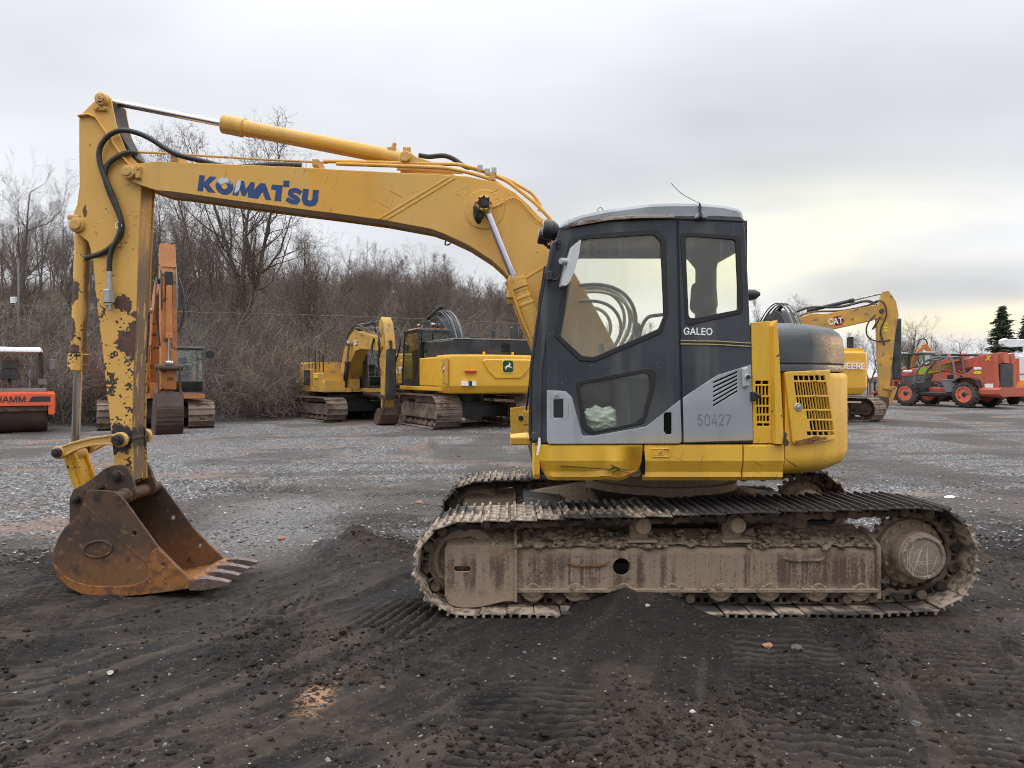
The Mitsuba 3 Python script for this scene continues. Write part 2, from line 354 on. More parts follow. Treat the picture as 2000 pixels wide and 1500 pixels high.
def hood_col(p, n, uv):
    d = fbm(p.x*3.1, p.y*3, p.z*3.7, 4)
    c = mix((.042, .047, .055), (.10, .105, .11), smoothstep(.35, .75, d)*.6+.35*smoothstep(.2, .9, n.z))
    return mix(c, (.30, .23, .11), smoothstep(.58, .75, fbm(p.x*8, p.y*8, p.z*2.0, 3))*smoothstep(2.1, 2.35, p.x)*.45)
mat('hood_paint', pr(hood_col, lambda p, n, uv: .34+.2*fbm(p.x*4, p.y*4, p.z*4, 3), coat=.1))
def silver_col(p, n, uv):
    d = fbm(p.x*3, p.y*3, p.z*3, 4)
    c = mix((.36, .38, .40), (.27, .285, .30), smoothstep(.3, .75, d))
    c = mix(c, (.45, .30, .09), smoothstep(1.30, 1.19, p.z+.08*(d-.5))*.42*smoothstep(.5, 1.0, p.x))
    c = mix(c, (.20, .20, .20), smoothstep(.55, .85, streaks(p, 14., .8))*.35)
    return mix(c, (.16, .15, .14), chips(p, 11., .755, .015)*.6)
mat('silver_paint', pr(silver_col, .42), lambda p, n, uv: fbm(p.x*4, p.y*4, p.z*4, 2), .001)
def roof_col(p, n, uv):
    d = fbm(p.x*5, p.y*5, p.z*5, 4)
    c = mix((.235, .255, .275), (.33, .345, .355), smoothstep(.3, .7, d))
    return mix(c, (.10, .09, .08), chips(p, 12., .73, .02)*.5)
mat('roof_paint', pr(roof_col, .5))
mat('roof_rust', pr(lambda p, n, uv: mix(mix((.19, .075, .035), (.34, .29, .25), smoothstep(.40, .62, noise(p.x*9, 1., p.z*30)*.5+fbm(p.x*30, p.y*30, p.z*60, 3)*.5+.35*smoothstep(.45, 1.0, p.x)-.1)), (.06, .05, .045), smoothstep(.62, .7, fbm(p.x*26, 3., p.z*60, 3))*.7), .7))
mat('dark_steel', pr(lambda p, n, uv: mix((.018, .016, .015), (.06, .046, .036), smoothstep(.5, .75, fbm(p.x*7, p.y*7, p.z*7, 4))), .6))  # near-black steel, stands in for shade at the carbody and track gaps
mat('grease', pr((.012, .011, .010), .35))
mat('black_rubber', pr((.014, .014, .015), .55))
mat('black_hose', pr(lambda p, n, uv: mix((.012, .012, .013), (.035, .034, .033), fbm(p.x*20, p.y*20, p.z*20, 2)), .42))
mat('grey_hose', pr((.17, .18, .17), .45))
mat('black_plastic', pr((.020, .021, .023), .45))
mat('grey_plastic', pr((.23, .235, .24), .5))
mat('pale_plastic', pr((.42, .43, .42), .5))
mat('dark_void', pr((.006, .006, .006), .9, .1))
mat('mirror_shell', pr((.55, .56, .56), .35))
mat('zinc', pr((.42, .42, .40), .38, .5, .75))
mat('interior', pr((.045, .048, .050), .7))
mat('seat_cloth', pr((.035, .038, .042), .85))
def print_col(p, n, uv):
    g = noise(p.x*38, 1.0, p.z*9)*.6+noise(p.x*90, 2., p.z*30)*.4
    o = smoothstep(1.25, .7, blob(p, -2.385, 3.268, .06, .043)+.9*(g-.5))
    m_ = smoothstep(1.15, .8, blob(p, -2.268+.25*(p.z-3.22), 3.225, .020, .06)+.9*(g-.5))
    return mix((.010, .050, .175), (.60, .64, .68), dr.maximum(o, m_)*.95)
mat('blue_print', pr(print_col, .4))
mat('white_print', pr((.78, .78, .76), .45))
mat('grey_print', pr((.155, .16, .165), .5))
mat('gold_print', pr((.45, .36, .18), .4))
mat('red_plastic', pr((.45, .02, .015), .4))
mat('paper_tag', pr((.75, .76, .74), .7))
def pane(name, t, r=.9):
    scene[name] = {'type': 'thindielectric', 'int_ior': 1.5, 'specular_transmittance': {'type': 'rgb', 'value': list(t)}, 'specular_reflectance': {'type': 'rgb', 'value': [r]*3}}
def dust_haze_pane(name, t, amount, col=(.46, .47, .44)):
    """Window glass under a film of dust and wash marks, with haze and reflections painted in."""
    w = lambda p, n, uv: dr.clip(amount*(.35+.9*fbm(p.x*4, p.y*4, p.z*3, 4)+.7*smoothstep(.55, .8, streaks(p, 12., 1.1))+.5*smoothstep(.30, .0, dr.abs(p.z-1.78))), 0, 1)  # last term paints a pale haze band low in the door window
    scene[name] = {'type': 'blendbsdf', 'weight': proc(w), 'clean': {'type': 'thindielectric', 'int_ior': 1.5, 'specular_transmittance': {'type': 'rgb', 'value': list(t)}}, 'dust': {'type': 'twosided', 'bsdf': {'type': 'diffuse', 'reflectance': {'type': 'rgb', 'value': list(col)}}}}
dust_haze_pane('cab_glass', (.95, .945, .80), .12, (.52, .52, .46)); dust_haze_pane('lower_glass', (.86, .92, .84), .13); pane('dusty_glass', (.74, .80, .72)); pane('clear_glass', (.90, .93, .90)); pane('green_glass', (.60, .72, .68))
# ================================================================== ground
def sst(a, b, t):
    t = np.clip((t-a)/(b-a), 0, 1); return t*t*(3-2*t)
def hill(x, y):
    yb = 27+np.clip(x+16, 0, 40)*.42
    return 9.0*sst(yb+2, yb+50, y)*(1-sst(-6, 30, x))+1.1*sst(yb-.5, yb+4, y)*(1-sst(-6, 10, x))
PRINTS = [((2.70, 5.05), (2.02, 2.4)), ((1.68, 4.95), (1.36, 3.1)), ((.15, 4.25), (-.04, 2.5)), ((-2.05, 5.45), (-1.2, 5.55)), ((-1.2, 5.35), (-.3, 5.0)),
      ((-3.95, 7.6), (-3.35, 5.0)), ((-3.0, 4.4), (-2.2, 3.0)), ((3.3, 5.0), (3.0, 2.8)), ((-2.6, 9.5), (-.4, 8.3)), ((2.9, 8.6), (7, 7.4)), ((-6, 12), (0, 10.6)), ((3.2, 13), (10, 10.5))]
def near_height(x, y):
    """Undulation, ruts, grouser prints, spoil heaps and clods of the yard."""
    P = lambda k, s: meshkit.fbm(np.stack([x*k, y*k, x*0+s], -1), 4, s)
    h = .09*(P(.35, 1)-.5)*sst(3, 6, np.abs(x)+y*.2)+.050*(P(1.6, 2)-.5)+.016*(P(7, 3)-.5)
    rough = sst(.48, .64, P(.9, 5))
    grain = (.017+.036*rough)*(P(19, 4)-.5)+(.009+.016*rough)*(meshkit.noise(np.stack([x*43, y*43, x*0], -1), 6)-.5)
    # drag marks sweeping from the lower left
    a = x*.80-y*.60; h += .052*(meshkit.fbm(np.stack([a*8, (x*.6+y*.8)*.30, x*0], -1), 3, 8)-.5)*sst(1.5, -.5, x)*sst(8, 5, y)
    b = x*.96-y*.28; h += .034*(meshkit.fbm(np.stack([b*8, (x*.28+y*.96)*.30, x*0], -1), 3, 9)-.5)*sst(-.5, 1.0, x)*sst(5.2, 4.6, y)
    pr_ = np.zeros_like(h); pw = np.zeros_like(h)
    for tr in PRINTS:
        c = np.array(tr); L_ = np.linalg.norm(c[1]-c[0]); e = (c[1]-c[0])/L_; s = [0, L_]
        m = (x > c[:, 0].min()-.7) & (x < c[:, 0].max()+.7) & (y > c[:, 1].min()-.7) & (y < c[:, 1].max()+.7)
        if not m.any(): continue
        q = np.stack([x[m], y[m]], -1)
        al = np.clip((q-c[0])@e, 0, L_); dist = np.linalg.norm(q-c[0]-al[:, None]*e, axis=1)
        w = sst(.33, .29, dist)*sst(.30, .50, meshkit.fbm(np.stack([q[:, 0]*1.7, q[:, 1]*1.7, q[:, 0]*0], -1), 3, 12))*sst(0, .5, al)*sst(s[-1], s[-1]-.5, al)
        bars = .5+.5*np.cos(al/.078*2*np.pi)
        pr_[m] += w*(-.034+.052*bars**1.6)+.030*np.exp(-((dist-.38)/.055)**2)*sst(.0, .4, al)*sst(s[-1], s[-1]-.4, al)*sst(.3, .6, meshkit.fbm(np.stack([q[:, 0]*2.7, q[:, 1]*2.7, q[:, 0]*0+4], -1), 3, 13)); pw[m] = np.maximum(pw[m], w)
    h += pr_+grain*(1-.55*pw)
    h -= .128*sst(-1.35, -2.3, x)*sst(4.5, 5.6, y)*(1-sst(8.2, 13, y))
    h += .135*sst(.18, .80, x+.25*(P(2.3, 16)-.5))*sst(1.55, .92, x+.35*(P(2.6, 17)-.5))*np.exp(-((y-5.24)/.26)**2)*(.7+.6*P(4.1, 15))+.035*np.exp(-((x-.9)/.7)**2-((y-4.85)/.35)**2)
    h += .20*np.exp(-((x+1.55)/.42)**2-((y-7.3)/.42)**2)*(1+.25*np.sin(x*14+y*9))+.10*np.exp(-((x+.95)/.35)**2-((y-6.3)/.4)**2)
    h += .07*np.exp(-((x+2.35+.55*(5.6-y))/.16)**2)*sst(3.2, 4.2, y)*sst(6.4, 5.6, y)       # low ridge running out to the left
    h += .16*np.exp(-((x+1.9)/.55)**2-((y-17.6)/.7)**2)*(1+.4*np.sin(x*9))+.10*np.exp(-((x+3.3)/.9)**2-((y-17.2)/.5)**2)
    # the tracks have pressed the ground level under themselves
    und = sst(5.08, 5.16, y)*sst(5.86, 5.76, y)*sst(-.42, -.3, x)*sst(2.8, 2.6, x)*(1-sst(.25, .5, x)*sst(1.4, 1.1, x))
    h += .030*sst(4.4, 5.0, y)*sst(6.3, 5.9, y)*sst(-1.0, -.5, x)*sst(3.9, 3.3, x)
    h = h*(1-und)+und*np.minimum(h, .018)
    return h
def grow_axis(a, b, h0, k):
    out = [a]
    while out[-1] < b: out.append(out[-1]+h0); h0 *= k
    return np.array(out[1:])
gx = np.arange(-4.6, 4.75, .0185); gx = np.r_[-grow_axis(4.6, 220, .024, 1.055)[::-1], gx, grow_axis(gx[-1], 220, .024, 1.055)]
gy = np.r_[np.arange(2.6, 5.2, .0125), np.arange(5.2, 8.4, .0185)]; gy = np.r_[2.6-grow_axis(0, 30, .04, 1.25)[::-1], gy, grow_axis(gy[-1], 230, .022, 1.022)]
X, Y_ = np.meshgrid(gx, gy, indexing='ij')
near = (np.abs(X) < 30) & (Y_ > -4) & (Y_ < 40)
Hh = hill(X, Y_); hn = np.zeros_like(X); hn[near] = near_height(X[near], Y_[near])
fade = sst(30, 20, np.abs(X))*sst(40, 26, Y_); Hh = Hh+hn*fade
Hh += .5*(meshkit.fbm(np.stack([X*.12, Y_*.12, X*0], -1), 3, 21)-.5)*sst(27, 36, Y_)
i0 = np.arange(X.size).reshape(X.shape); qd = np.stack([i0[:-1, :-1], i0[1:, :-1], i0[1:, 1:], i0[:-1, 1:]], -1).reshape(-1, 4)
ground_mesh = tm(np.stack([X, Y_, Hh], -1).reshape(-1, 3), np.vstack([qd[:, [0, 1, 2]], qd[:, [0, 2, 3]]]))
from scipy.interpolate import RegularGridInterpolator
gh_ = RegularGridInterpolator((gx, gy), Hh, bounds_error=False, fill_value=0.)
def gz(x, y): return float(gh_((x, y)))
def ground_col(p, n, uv):
    x, y = p.x, p.y
    big = fbm(x*.55, y*.55, 1., 3); mid = fbm(x*2.3, y*2.3, 4., 4); fine = fbm(x*17, y*17, 2., 3)
    z = p.z
    grit = noise(x*55, y*55, z*55)*.6+noise(x*120, y*120, z*120)*.4
    soil = mix((.0098, .0074, .0060), (.030, .0222, .0162), smoothstep(.33, .70, mid*.55+fine*.45))
    soil = mix(soil, (.062, .048, .037), smoothstep(.56, .74, grit)*smoothstep(.35, .6, fine)*.55)
    soil = mix(soil, (.0070, .0060, .0054), smoothstep(.46, .64, fbm(x*1.1+9, y*1.1, 3., 4))*.75)
    stone = smoothstep(.69, .76, grit)
    soil = mix(soil, (.12, .105, .09), smoothstep(.82, .86, noise(x*95, y*95, z*95))*.5)
    # prints left by other machines: paler dry bars and dark gaps paint in relief shading
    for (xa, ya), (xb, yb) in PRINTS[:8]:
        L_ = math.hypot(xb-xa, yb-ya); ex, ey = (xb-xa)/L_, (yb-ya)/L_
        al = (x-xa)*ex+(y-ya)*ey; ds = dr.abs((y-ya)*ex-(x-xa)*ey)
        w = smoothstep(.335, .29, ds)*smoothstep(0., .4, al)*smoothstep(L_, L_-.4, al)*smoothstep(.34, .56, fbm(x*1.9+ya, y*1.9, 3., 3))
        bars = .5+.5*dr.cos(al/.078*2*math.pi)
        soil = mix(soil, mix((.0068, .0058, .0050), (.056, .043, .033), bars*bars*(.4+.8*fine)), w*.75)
    # soil smeared along the way the machines turned
    aa = x*.80-y*.60; bb = x*.96-y*.28
    sm = mix(soil, (.050, .038, .029), smoothstep(.50, .72, fbm(aa*8, (x*.6+y*.8)*.45, 2., 3))*smoothstep(1.2, -.3, x)*smoothstep(7.5, 5.5, y)*(.35+.6*fine))
    soil = mix(sm, (.048, .037, .028), smoothstep(.50, .72, fbm(bb*11, (x*.28+y*.96)*.45, 5., 3))*smoothstep(-.3, .8, x)*smoothstep(4.75, 4.2, y)*(.1+.7*fine))
    red = smoothstep(1.0, .2, dr.sqrt(dr.square((x+.99)/.13)+dr.square((y-3.92)/.34))+.9*(fine-.5)+.5*(grit-.5))
    soil = mix(soil, (.30, .165, .095), red*smoothstep(.42, .58, grit)*.9)
    soil = mix(soil, (.060, .042, .030), smoothstep(.56, .74, fbm(x*1.7+4, y*1.7+2, 8., 3))*.40)
    grav = mix((.044, .043, .046), (.165, .160, .162), smoothstep(.34, .68, grit*.7+noise(x*21, y*21, 5.)*.3))
    grav = mix(grav, (.022, .021, .021), smoothstep(.46, .28, noise(x*30, y*30, 6.))*.8)
    grav = mix(grav, (.42, .39, .35), smoothstep(.78, .85, noise(x*44+5, y*44, 3.))*.75)
    grav = mix(grav, (.17, .105, .075), smoothstep(.60, .74, fbm(x*.9+3, y*1.1, 5., 4))*.6)
    grav = mix(grav, (.115, .082, .058), smoothstep(.50, .68, fbm(x*2.2+1, y*2.2, 3., 4))*smoothstep(.3, .6, grit)*.5)
    worn = fbm(x*.42+11, y*.30, 9., 4)
    grav = mix(grav, mix((.034, .029, .026), (.070, .060, .052), grit), smoothstep(.47, .60, worn)*.85)
    ruts = fbm((x+y*.35)*.35, (y-x*.2)*1.6, 6., 3)
    grav = mix(grav, (.040, .035, .033), smoothstep(.58, .68, ruts)*.55)
    # where crushed stone takes over from churned soil
    edge = 7.1+1.6*smoothstep(.2, 1.6, dr.abs(x-1.2))*smoothstep(0, 3., x)+2.6*(big-.5)+1.3*(mid-.5)+1.1*smoothstep(-2.6, -4.0, x)
    edge += .9*smoothstep(-2.2, -1.6, x)*smoothstep(-.2, -.9, x)
    k = smoothstep(-.5, .6, y-edge)
    c = mix(soil, grav, k)
    pale = smoothstep(1.1, .3, dr.sqrt(dr.square((x+2.9)/1.2)+dr.square((y-9.3)/2.3))+.8*(mid-.5))
    c = mix(c, (.25, .245, .24), pale*k*(.10+.38*smoothstep(.4, .6, grit)))
    leaf = mix((.075, .054, .041), (.17, .125, .092), smoothstep(.4, .7, fbm(x*2.6, y*2.6, 2., 4)))
    wood = smoothstep(27.5, 30., y-.42*dr.clip(x+16, 0, 40)-1.5*(big-.5))*(1-smoothstep(18., 40., x))
    return mix(c, leaf, wood)
def ground_bump(p, n, uv):
    return fbm(p.x*44, p.y*44, 1., 3)*.7+noise(p.x*140, p.y*140, 3.)*.3
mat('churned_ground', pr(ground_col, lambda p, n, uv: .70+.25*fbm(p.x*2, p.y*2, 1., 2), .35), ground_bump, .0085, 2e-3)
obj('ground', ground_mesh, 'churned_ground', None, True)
labels['ground'] = {'label': 'yard of dark churned soil and grey crushed stone rising to a hillside', 'category': 'ground', 'kind': 'structure'}
# ------------------------------------------------------------------ loose clods and stones
mat('soil_clod', pr(lambda p, n, uv: mix((.011, .0088, .0072), (.040, .030, .022), fbm(p.x*9, p.y*9, p.z*9, 3)), .95, .2))
mat('grey_stone', pr(lambda p, n, uv: mix((.075, .073, .072), (.21, .20, .19), noise(p.x*13, p.y*13, 1.)), .8, .3))
mat('pale_stone', pr(lambda p, n, uv: mix((.30, .27, .235), (.50, .47, .43), noise(p.x*17, p.y*17, 1.)), .8, .3))
mat('brick_red', pr(lambda p, n, uv: mix((.30, .12, .075), (.42, .23, .16), noise(p.x*23, p.y*23, p.z*20)), .9, .2))
IC = trimesh.creation.icosahedron(); IC = (np.array(IC.vertices)/1.0, np.array(IC.faces))
def scatter(n, size, region, seed, flat=.65, keep=None):
    r = np.random.default_rng(seed); x0, x1, y0, y1 = region
    yy = 1/(1/y1+(1/y0-1/y1)*r.random(n)) if y0 > 0 else r.uniform(y0, y1, n)
    xx = np.clip(r.uniform(-.95, .95, n)*yy, x0, x1)+r.normal(0, .1, n)
    if keep is not None:
        m = keep(xx, yy, r); xx, yy = xx[m], yy[m]; n = len(xx)
    s = size[0]*(size[1]/size[0])**(r.random(n)**2.2)
    V = IC[0][None]*(1+.28*r.normal(size=(n, 12, 1)))*(s[:, None]*np.stack([1+.3*r.random(n), 1+.3*r.random(n), np.full(n, flat)], 1))[:, None, :]
    a = r.random(n)*6.28; c, d = np.cos(a)[:, None], np.sin(a)[:, None]
    V = np.stack([V[..., 0]*c-V[..., 1]*d, V[..., 0]*d+V[..., 1]*c, V[..., 2]], -1)
    V += np.stack([xx, yy, gh_((xx, yy))+s*.22], 1)[:, None, :]
    return tm(V.reshape(-1, 3), (IC[1][None]+12*np.arange(n)[:, None, None]).reshape(-1, 3))
def clear_of(x, y, r): return ~((y > 5.1) & (y < 5.8) & (x > -.6) & (x < 3.1) & (np.abs(x-.82) > .5))
dens = lambda x, y, r: clear_of(x, y, r) & (r.random(len(x)) < .12+.88*sst(.45, .62, meshkit.fbm(np.stack([x*.9, y*.9, x*0+5], -1), 4, 5)))
obj('loose_soil', scatter(30000, (.003, .019), (-5, 5, 3.0, 8.0), 1, .7, dens), 'soil_clod', None, False); labels['loose_soil'] = {'label': 'dark crumbs of soil strewn over the churned ground', 'category': 'soil', 'kind': 'stuff'}
gm = cat(scatter(1100, (.003, .012), (-5, 5, 3.0, 7.5), 2, .7, clear_of), scatter(6500, (.010, .026), (-9, 11, 7.4, 16), 3, .6, lambda x, y, r: r.random(len(x)) < .9))
obj('gravel', gm, 'grey_stone', None, False); labels['gravel'] = {'label': 'grey pebbles and crushed stone scattered over the yard', 'category': 'gravel', 'kind': 'stuff'}
obj('pale_gravel', cat(scatter(150, (.003, .008), (-5, 5, 3.0, 7.5), 4, .7, clear_of), scatter(700, (.010, .022), (-9, 11, 7.4, 15), 6, .6)), 'pale_stone', None, False); labels['pale_gravel'] = {'label': 'small whitish pebbles sprinkled among the dark soil', 'category': 'gravel', 'kind': 'stuff'}
def stone(name, u, v, s, m, label, flat=.7, seed=0, cat_='stone'):
    Yk = 1502*EYE/(v-738.0)
    for _ in range(4):
        x = (u-1000)*Yk/F; Yk = (EYE-gz(x, Yk))*F/(v-738.0)
    r = np.random.default_rng(seed+7); b = trimesh.creation.icosphere(subdivisions=2); w = b.vertices*(1+1.5*(meshkit.fbm(b.vertices*1.6+seed*3.1, 3, seed)[:, None]-.5))*s*np.array([1.2, 1.0, flat])
    k_ = thing(name, label, cat_); obj_key = mikit.ply(xf(tm(w, b.faces), R([0, 0, 1], seed*77.)), m, False)
    obj_key['to_world'] = T4().translate([x, Yk, gz(x, Yk)+s*flat*.55]); scene[k_] = obj_key
stone('stone', 217, 1316, .017, 'pale_stone', 'single white stone on the dark soil at lower left', seed=1)
stone('stone', 1557, 1268, .026, 'grey_stone', 'angular grey stone in front of the right end of the near track', seed=2)
stone('brick_fragment', 1500, 1264, .026, 'brick_red', 'pinkish broken brick fragment in front of the near track', .6, seed=3, cat_='brick')
stone('stone', 1278, 1206, .014, 'pale_stone', 'pale stone on the dirt heap against the near track', seed=4)
stone('stone', 1353, 1392, .012, 'pale_stone', 'white pebble low in the middle of the soil', seed=5)
stone('stone', 1790, 1416, .018, 'grey_stone', 'light grey stone at the lower right beside the grouser prints', seed=6)
stone('brick_fragment', 550, 1053, .038, 'brick_red', 'reddish brick fragment beyond the bucket teeth', .5, seed=8, cat_='brick')
stone('brick_fragment', 818, 983, .036, 'brick_red', 'orange brick fragment left of the far track', .5, seed=9, cat_='brick')
stone('plastic_scrap', 1856, 972, .06, 'paper_tag', 'crumpled white scrap lying on the gravel at right', .3, seed=10, cat_='litter')
stone('stone', 276, 1161, .032, 'brick_red', 'orange-brown stone touching the underside of the bucket', .4, seed=11)
# ================================================================== the yellow crawler excavator in front
D = thing('crawler_excavator', 'large weathered yellow excavator in front, blue letters on boom, rusty bucket on the ground', 'excavator')
def dob(name, mesh, m, part=None, smooth=32, label=None, kind=None):
    return obj(name, mesh, m, f'{D}__{part}' if part else D, smooth, label, kind)
YB = 6.36                                                     # near face of the boom
# ---------------------------------------------------------------- boom
BT = xz([(240, 336), (246, 326), (258, 321), (300, 315), (330, 316), (480, 322), (580, 326), (660, 331), (760, 336), (840, 340), (912, 344), (966, 355), (1005, 375), (1035, 402), (1062, 433), (1092, 480),
         (1122, 533), (1162, 601), (1204, 679), (1222, 735), (1222, 775), (1200, 800), (1165, 798), (1135, 770)], YB)
BB = xz([(1080, 660), (1045, 610), (1017, 574), (1005, 555), (984, 530), (960, 508), (915, 479), (870, 458), (840, 447), (747, 430), (660, 418), (580, 408), (450, 391), (340, 375), (305, 372), (275, 362), (250, 352), (241, 345)], YB)
boom_out = np.vstack([BT, BB])
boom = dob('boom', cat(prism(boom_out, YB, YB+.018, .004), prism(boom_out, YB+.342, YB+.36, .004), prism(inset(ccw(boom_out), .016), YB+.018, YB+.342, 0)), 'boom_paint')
# welded seams and the round doubler behind the cylinder pin
def bar(p, q, Y, w, d):
    a, b = xz([p, q], Y); return prism(shp(ribbon([a, b], w))[0][0], Y-d, Y+.004, .003)
dob('weld_seam', cat(bar((741, 427), (878, 345), YB, .016, .006), bar((752, 430), (890, 347), YB, .016, .006)), 'boom_paint', 'boom')
dob('weld_seam', bar((1017, 549), (1066, 519), YB, .02, .006), 'boom_paint', 'boom')
pc = xz([(946, 409)], YB)[0]
dob('reinforcing_plate', prism(circ(*pc, .165, 40), YB-.008, YB+.003, .006), 'boom_paint', 'boom')
pj = xz([(253, 338)], YB)[0]
dob('arm_pin', cat(yrod(pj[0], pj[1], YB-.045, YB+.02, .058), yrod(pj[0], pj[1], YB-.06, YB-.03, .035), box(pj[0]+.06, pj[0]+.10, YB-.03, YB+.004, pj[1]-.05, pj[1]+.05, .006),
                   box(pj[0]+.02, pj[0]+.08, YB-.035, YB-.015, pj[1]-.02, pj[1]+.02, .004), yrod(pj[0]+.08, pj[1]+.035, YB-.04, YB, .016), yrod(pj[0]+.08, pj[1]-.035, YB-.04, YB, .016)), 'link_paint', 'boom')
# lettering, drawn in the boom's own plane
def LK(pts): return [(300+x*.38, 230+y*.38) for x, y in pts]
def lp(outer, holes=()):
    return prism(xz(LK(outer), YB), YB-.0022, YB+.001, 0, [xz(LK(h), YB) for h in holes])
def slant(cx, cy, rx, ry, n=28): return [(cx+rx*math.cos(t), cy+ry*math.sin(t)+.10*rx*math.cos(t)) for t in np.arange(n)*2*math.pi/n]
def stroke(pts, w):
    g = LineString(pts).buffer(w/2, cap_style=2, join_style=1); return lp(np.array(g.exterior.coords)[:-1], [np.array(h.coords)[:-1] for h in g.interiors])
sarc = [(758, 388), (742, 376), (722, 372), (705, 378), (702, 392), (716, 404), (734, 412), (742, 424), (732, 434), (712, 433), (696, 424), (684, 416)]
letters = [('letter_k', lp([(236, 294), (264, 297), (260, 332), (290, 301), (326, 305), (284, 343), (318, 386), (280, 383), (258, 352), (254, 379), (225, 376)])),
           ('letter_o', lp(slant(364, 352, 46, 44), [slant(364, 352, 16, 15)])),
           ('letter_m', lp([(428, 321), (466, 326), (474, 368), (500, 330), (520, 332), (513, 410), (484, 407), (487, 376), (470, 403), (455, 401), (443, 370), (434, 401), (404, 397)])),
           ('letter_a', lp([(548, 336), (574, 338), (606, 424), (575, 421), (561, 380), (536, 416), (522, 415), (500, 411), (482, 408)])),
           ('letter_t', lp([(669, 321), (700, 325), (696, 357), (663, 354), (655, 430), (621, 427), (629, 371), (604, 369), (608, 343), (666, 348)])),
           ('letter_s', stroke(sarc, 24)),
           ('letter_u', stroke([(784, 366), (776, 420), (784, 436), (804, 441), (822, 438), (830, 425), (835, 371)], 30))]
for n_, m_ in letters: dob(n_, m_, 'blue_print', 'boom', False)
# ---------------------------------------------------------------- arm
YA, YA2 = 6.41, 6.66
arm_l = [(202, 183), (192, 190), (154, 227), (154, 290), (155, 362), (150, 400), (141, 422), (138, 440), (146, 455), (160, 462), (172, 472), (177, 488), (182, 510), (187, 575), (196, 650), (202, 700), (207, 750), (215, 825), (219, 866), (223, 905), (226, 945), (235, 953)]
arm_r = [(262, 940), (258, 850), (261, 725), (266, 637), (270, 500), (273, 420), (276, 365), (274, 325), (258, 308), (244, 290), (233, 262), (226, 240), (221, 215), (217, 194), (211, 186)]
arm_out = xz(arm_l+arm_r, YA)
arm = dob('arm', cat(prism(arm_out, YA, YA+.016, .004), prism(arm_out, YA2-.016, YA2, .004), prism(inset(ccw(arm_out), .012), YA+.016, YA2-.016, 0)), 'arm_paint')
fl = xz([(155, 228), (175, 225), (190, 231), (203, 250), (220, 275), (240, 305), (262, 330)], YA)
dob('flange', prism(shp(ribbon(fl, .014))[0][0], YA-.035, YA+.004, .004), 'arm_paint', 'arm')
pt = xz([(202, 197)], YA)[0]
dob('pin', cat(yrod(pt[0], pt[1], YA-.05, YA2+.05, .05), yrod(pt[0], pt[1], YA-.062, YA-.03, .028), box(pt[0]-.07, pt[0]+.04, YA-.02, YA+.003, pt[1]-.09, pt[1]-.05, .008), yrod(pt[0]-.05, pt[1]-.07, YA-.04, YA, .018), yrod(pt[0]+.02, pt[1]-.07, YA-.035, YA, .018)), 'link_paint', 'arm')
pb = xz([(152, 440)], YA)[0]
dob('pin', cat(yrod(pb[0], pb[1], YA-.03, YA2+.03, .064), yrod(pb[0], pb[1], YA-.05, YA-.02, .044), box(pb[0]-.08, pb[0]+.02, YA-.02, YA+.003, pb[1]+.045, pb[1]+.085, .008)), 'link_paint', 'arm')
ch_ = xz([(215, 196), (219, 220), (225, 250), (238, 275), (252, 297), (262, 310)], YA)
dob('dark_channel', prism(shp(ribbon(ch_, .03))[0][0], YA+.018, YA2-.018, .004), 'dark_steel', 'arm')
for u, v, Yk in ((331, 297, 6.40), (232, 440, 6.35)):
    c_ = at(u, v, Yk); dob('cable_tie', tube([c_+[.026*math.cos(t), -.004, .026*math.sin(t)] for t in np.linspace(0, 6.2, 12)], .004, 5, 14), 'white_print')
# ---------------------------------------------------------------- cylinders
YC = 6.535
def cylinder(name, a, b, m, r, rr, share, eye_m, glandr=None, chrome='chrome'):
    """Hydraulic cylinder from the foot a to the rod eye b; the tube is share of the length."""
    a, b = np.asarray(a), np.asarray(b); L = np.linalg.norm(b-a); g = glandr or r*1.16; k = share
    t = rod(a, a+(b-a)*k, [(0, r*.7), (.03, r), (.845, r), (.85, r*1.06), (.868, r*1.06), (.873, r), (.88, r), (.885, g), (.945, g), (.947, g*.97), (.955, g*.97), (.957, g), (.995, g), (1, g*.86)], 28)
    dob(name, t, m)
    dob('rod', rod(a+(b-a)*(k-.02), b-(b-a)/L*.05, rr, 24), chrome, name2(name))
    d = (b-a)/L
    dob('rod_eye', cat(yrod(b[0], b[2], b[1]-.06, b[1]+.06, rr*1.9, 24), rod(b-d*(.05+rr), b-d*.01, [(0, rr*1.05), (.6, rr*1.3), (1, rr*1.5)], 20)), eye_m, name2(name))
def name2(n): return n
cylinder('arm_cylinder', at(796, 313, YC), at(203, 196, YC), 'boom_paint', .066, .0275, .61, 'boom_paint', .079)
ft = at(795, 313, YC)
dob('cylinder_bracket', cat(*[prism(xz([(778, 338), (783, 312), (790, 303), (803, 303), (815, 312), (870, 330), (906, 345)], YC), y-.012, y+.012, .004) for y in (YC-.085, YC+.085)], yrod(ft[0], ft[2], YC-.13, YC+.13, .045)), 'boom_paint', 'boom')
dob('cylinder_port', cat(box(ft[0]-.16, ft[0]-.09, YC-.05, YC+.03, ft[2]+.055, ft[2]+.10), rod(ft+[-.12, -.02, .09], ft+[-.10, -.02, .14], .018), box(ft[0]-.03, ft[0]+.03, YC-.04, YC+.04, ft[2]+.03, ft[2]+.105, .008)), 'link_paint', 'boom')
cylinder('bucket_cylinder', at(163, 441, YC), at(147, 884, YC), 'arm_paint', .063, .0345, .64, 'link_paint', .082, 'worn_chrome')
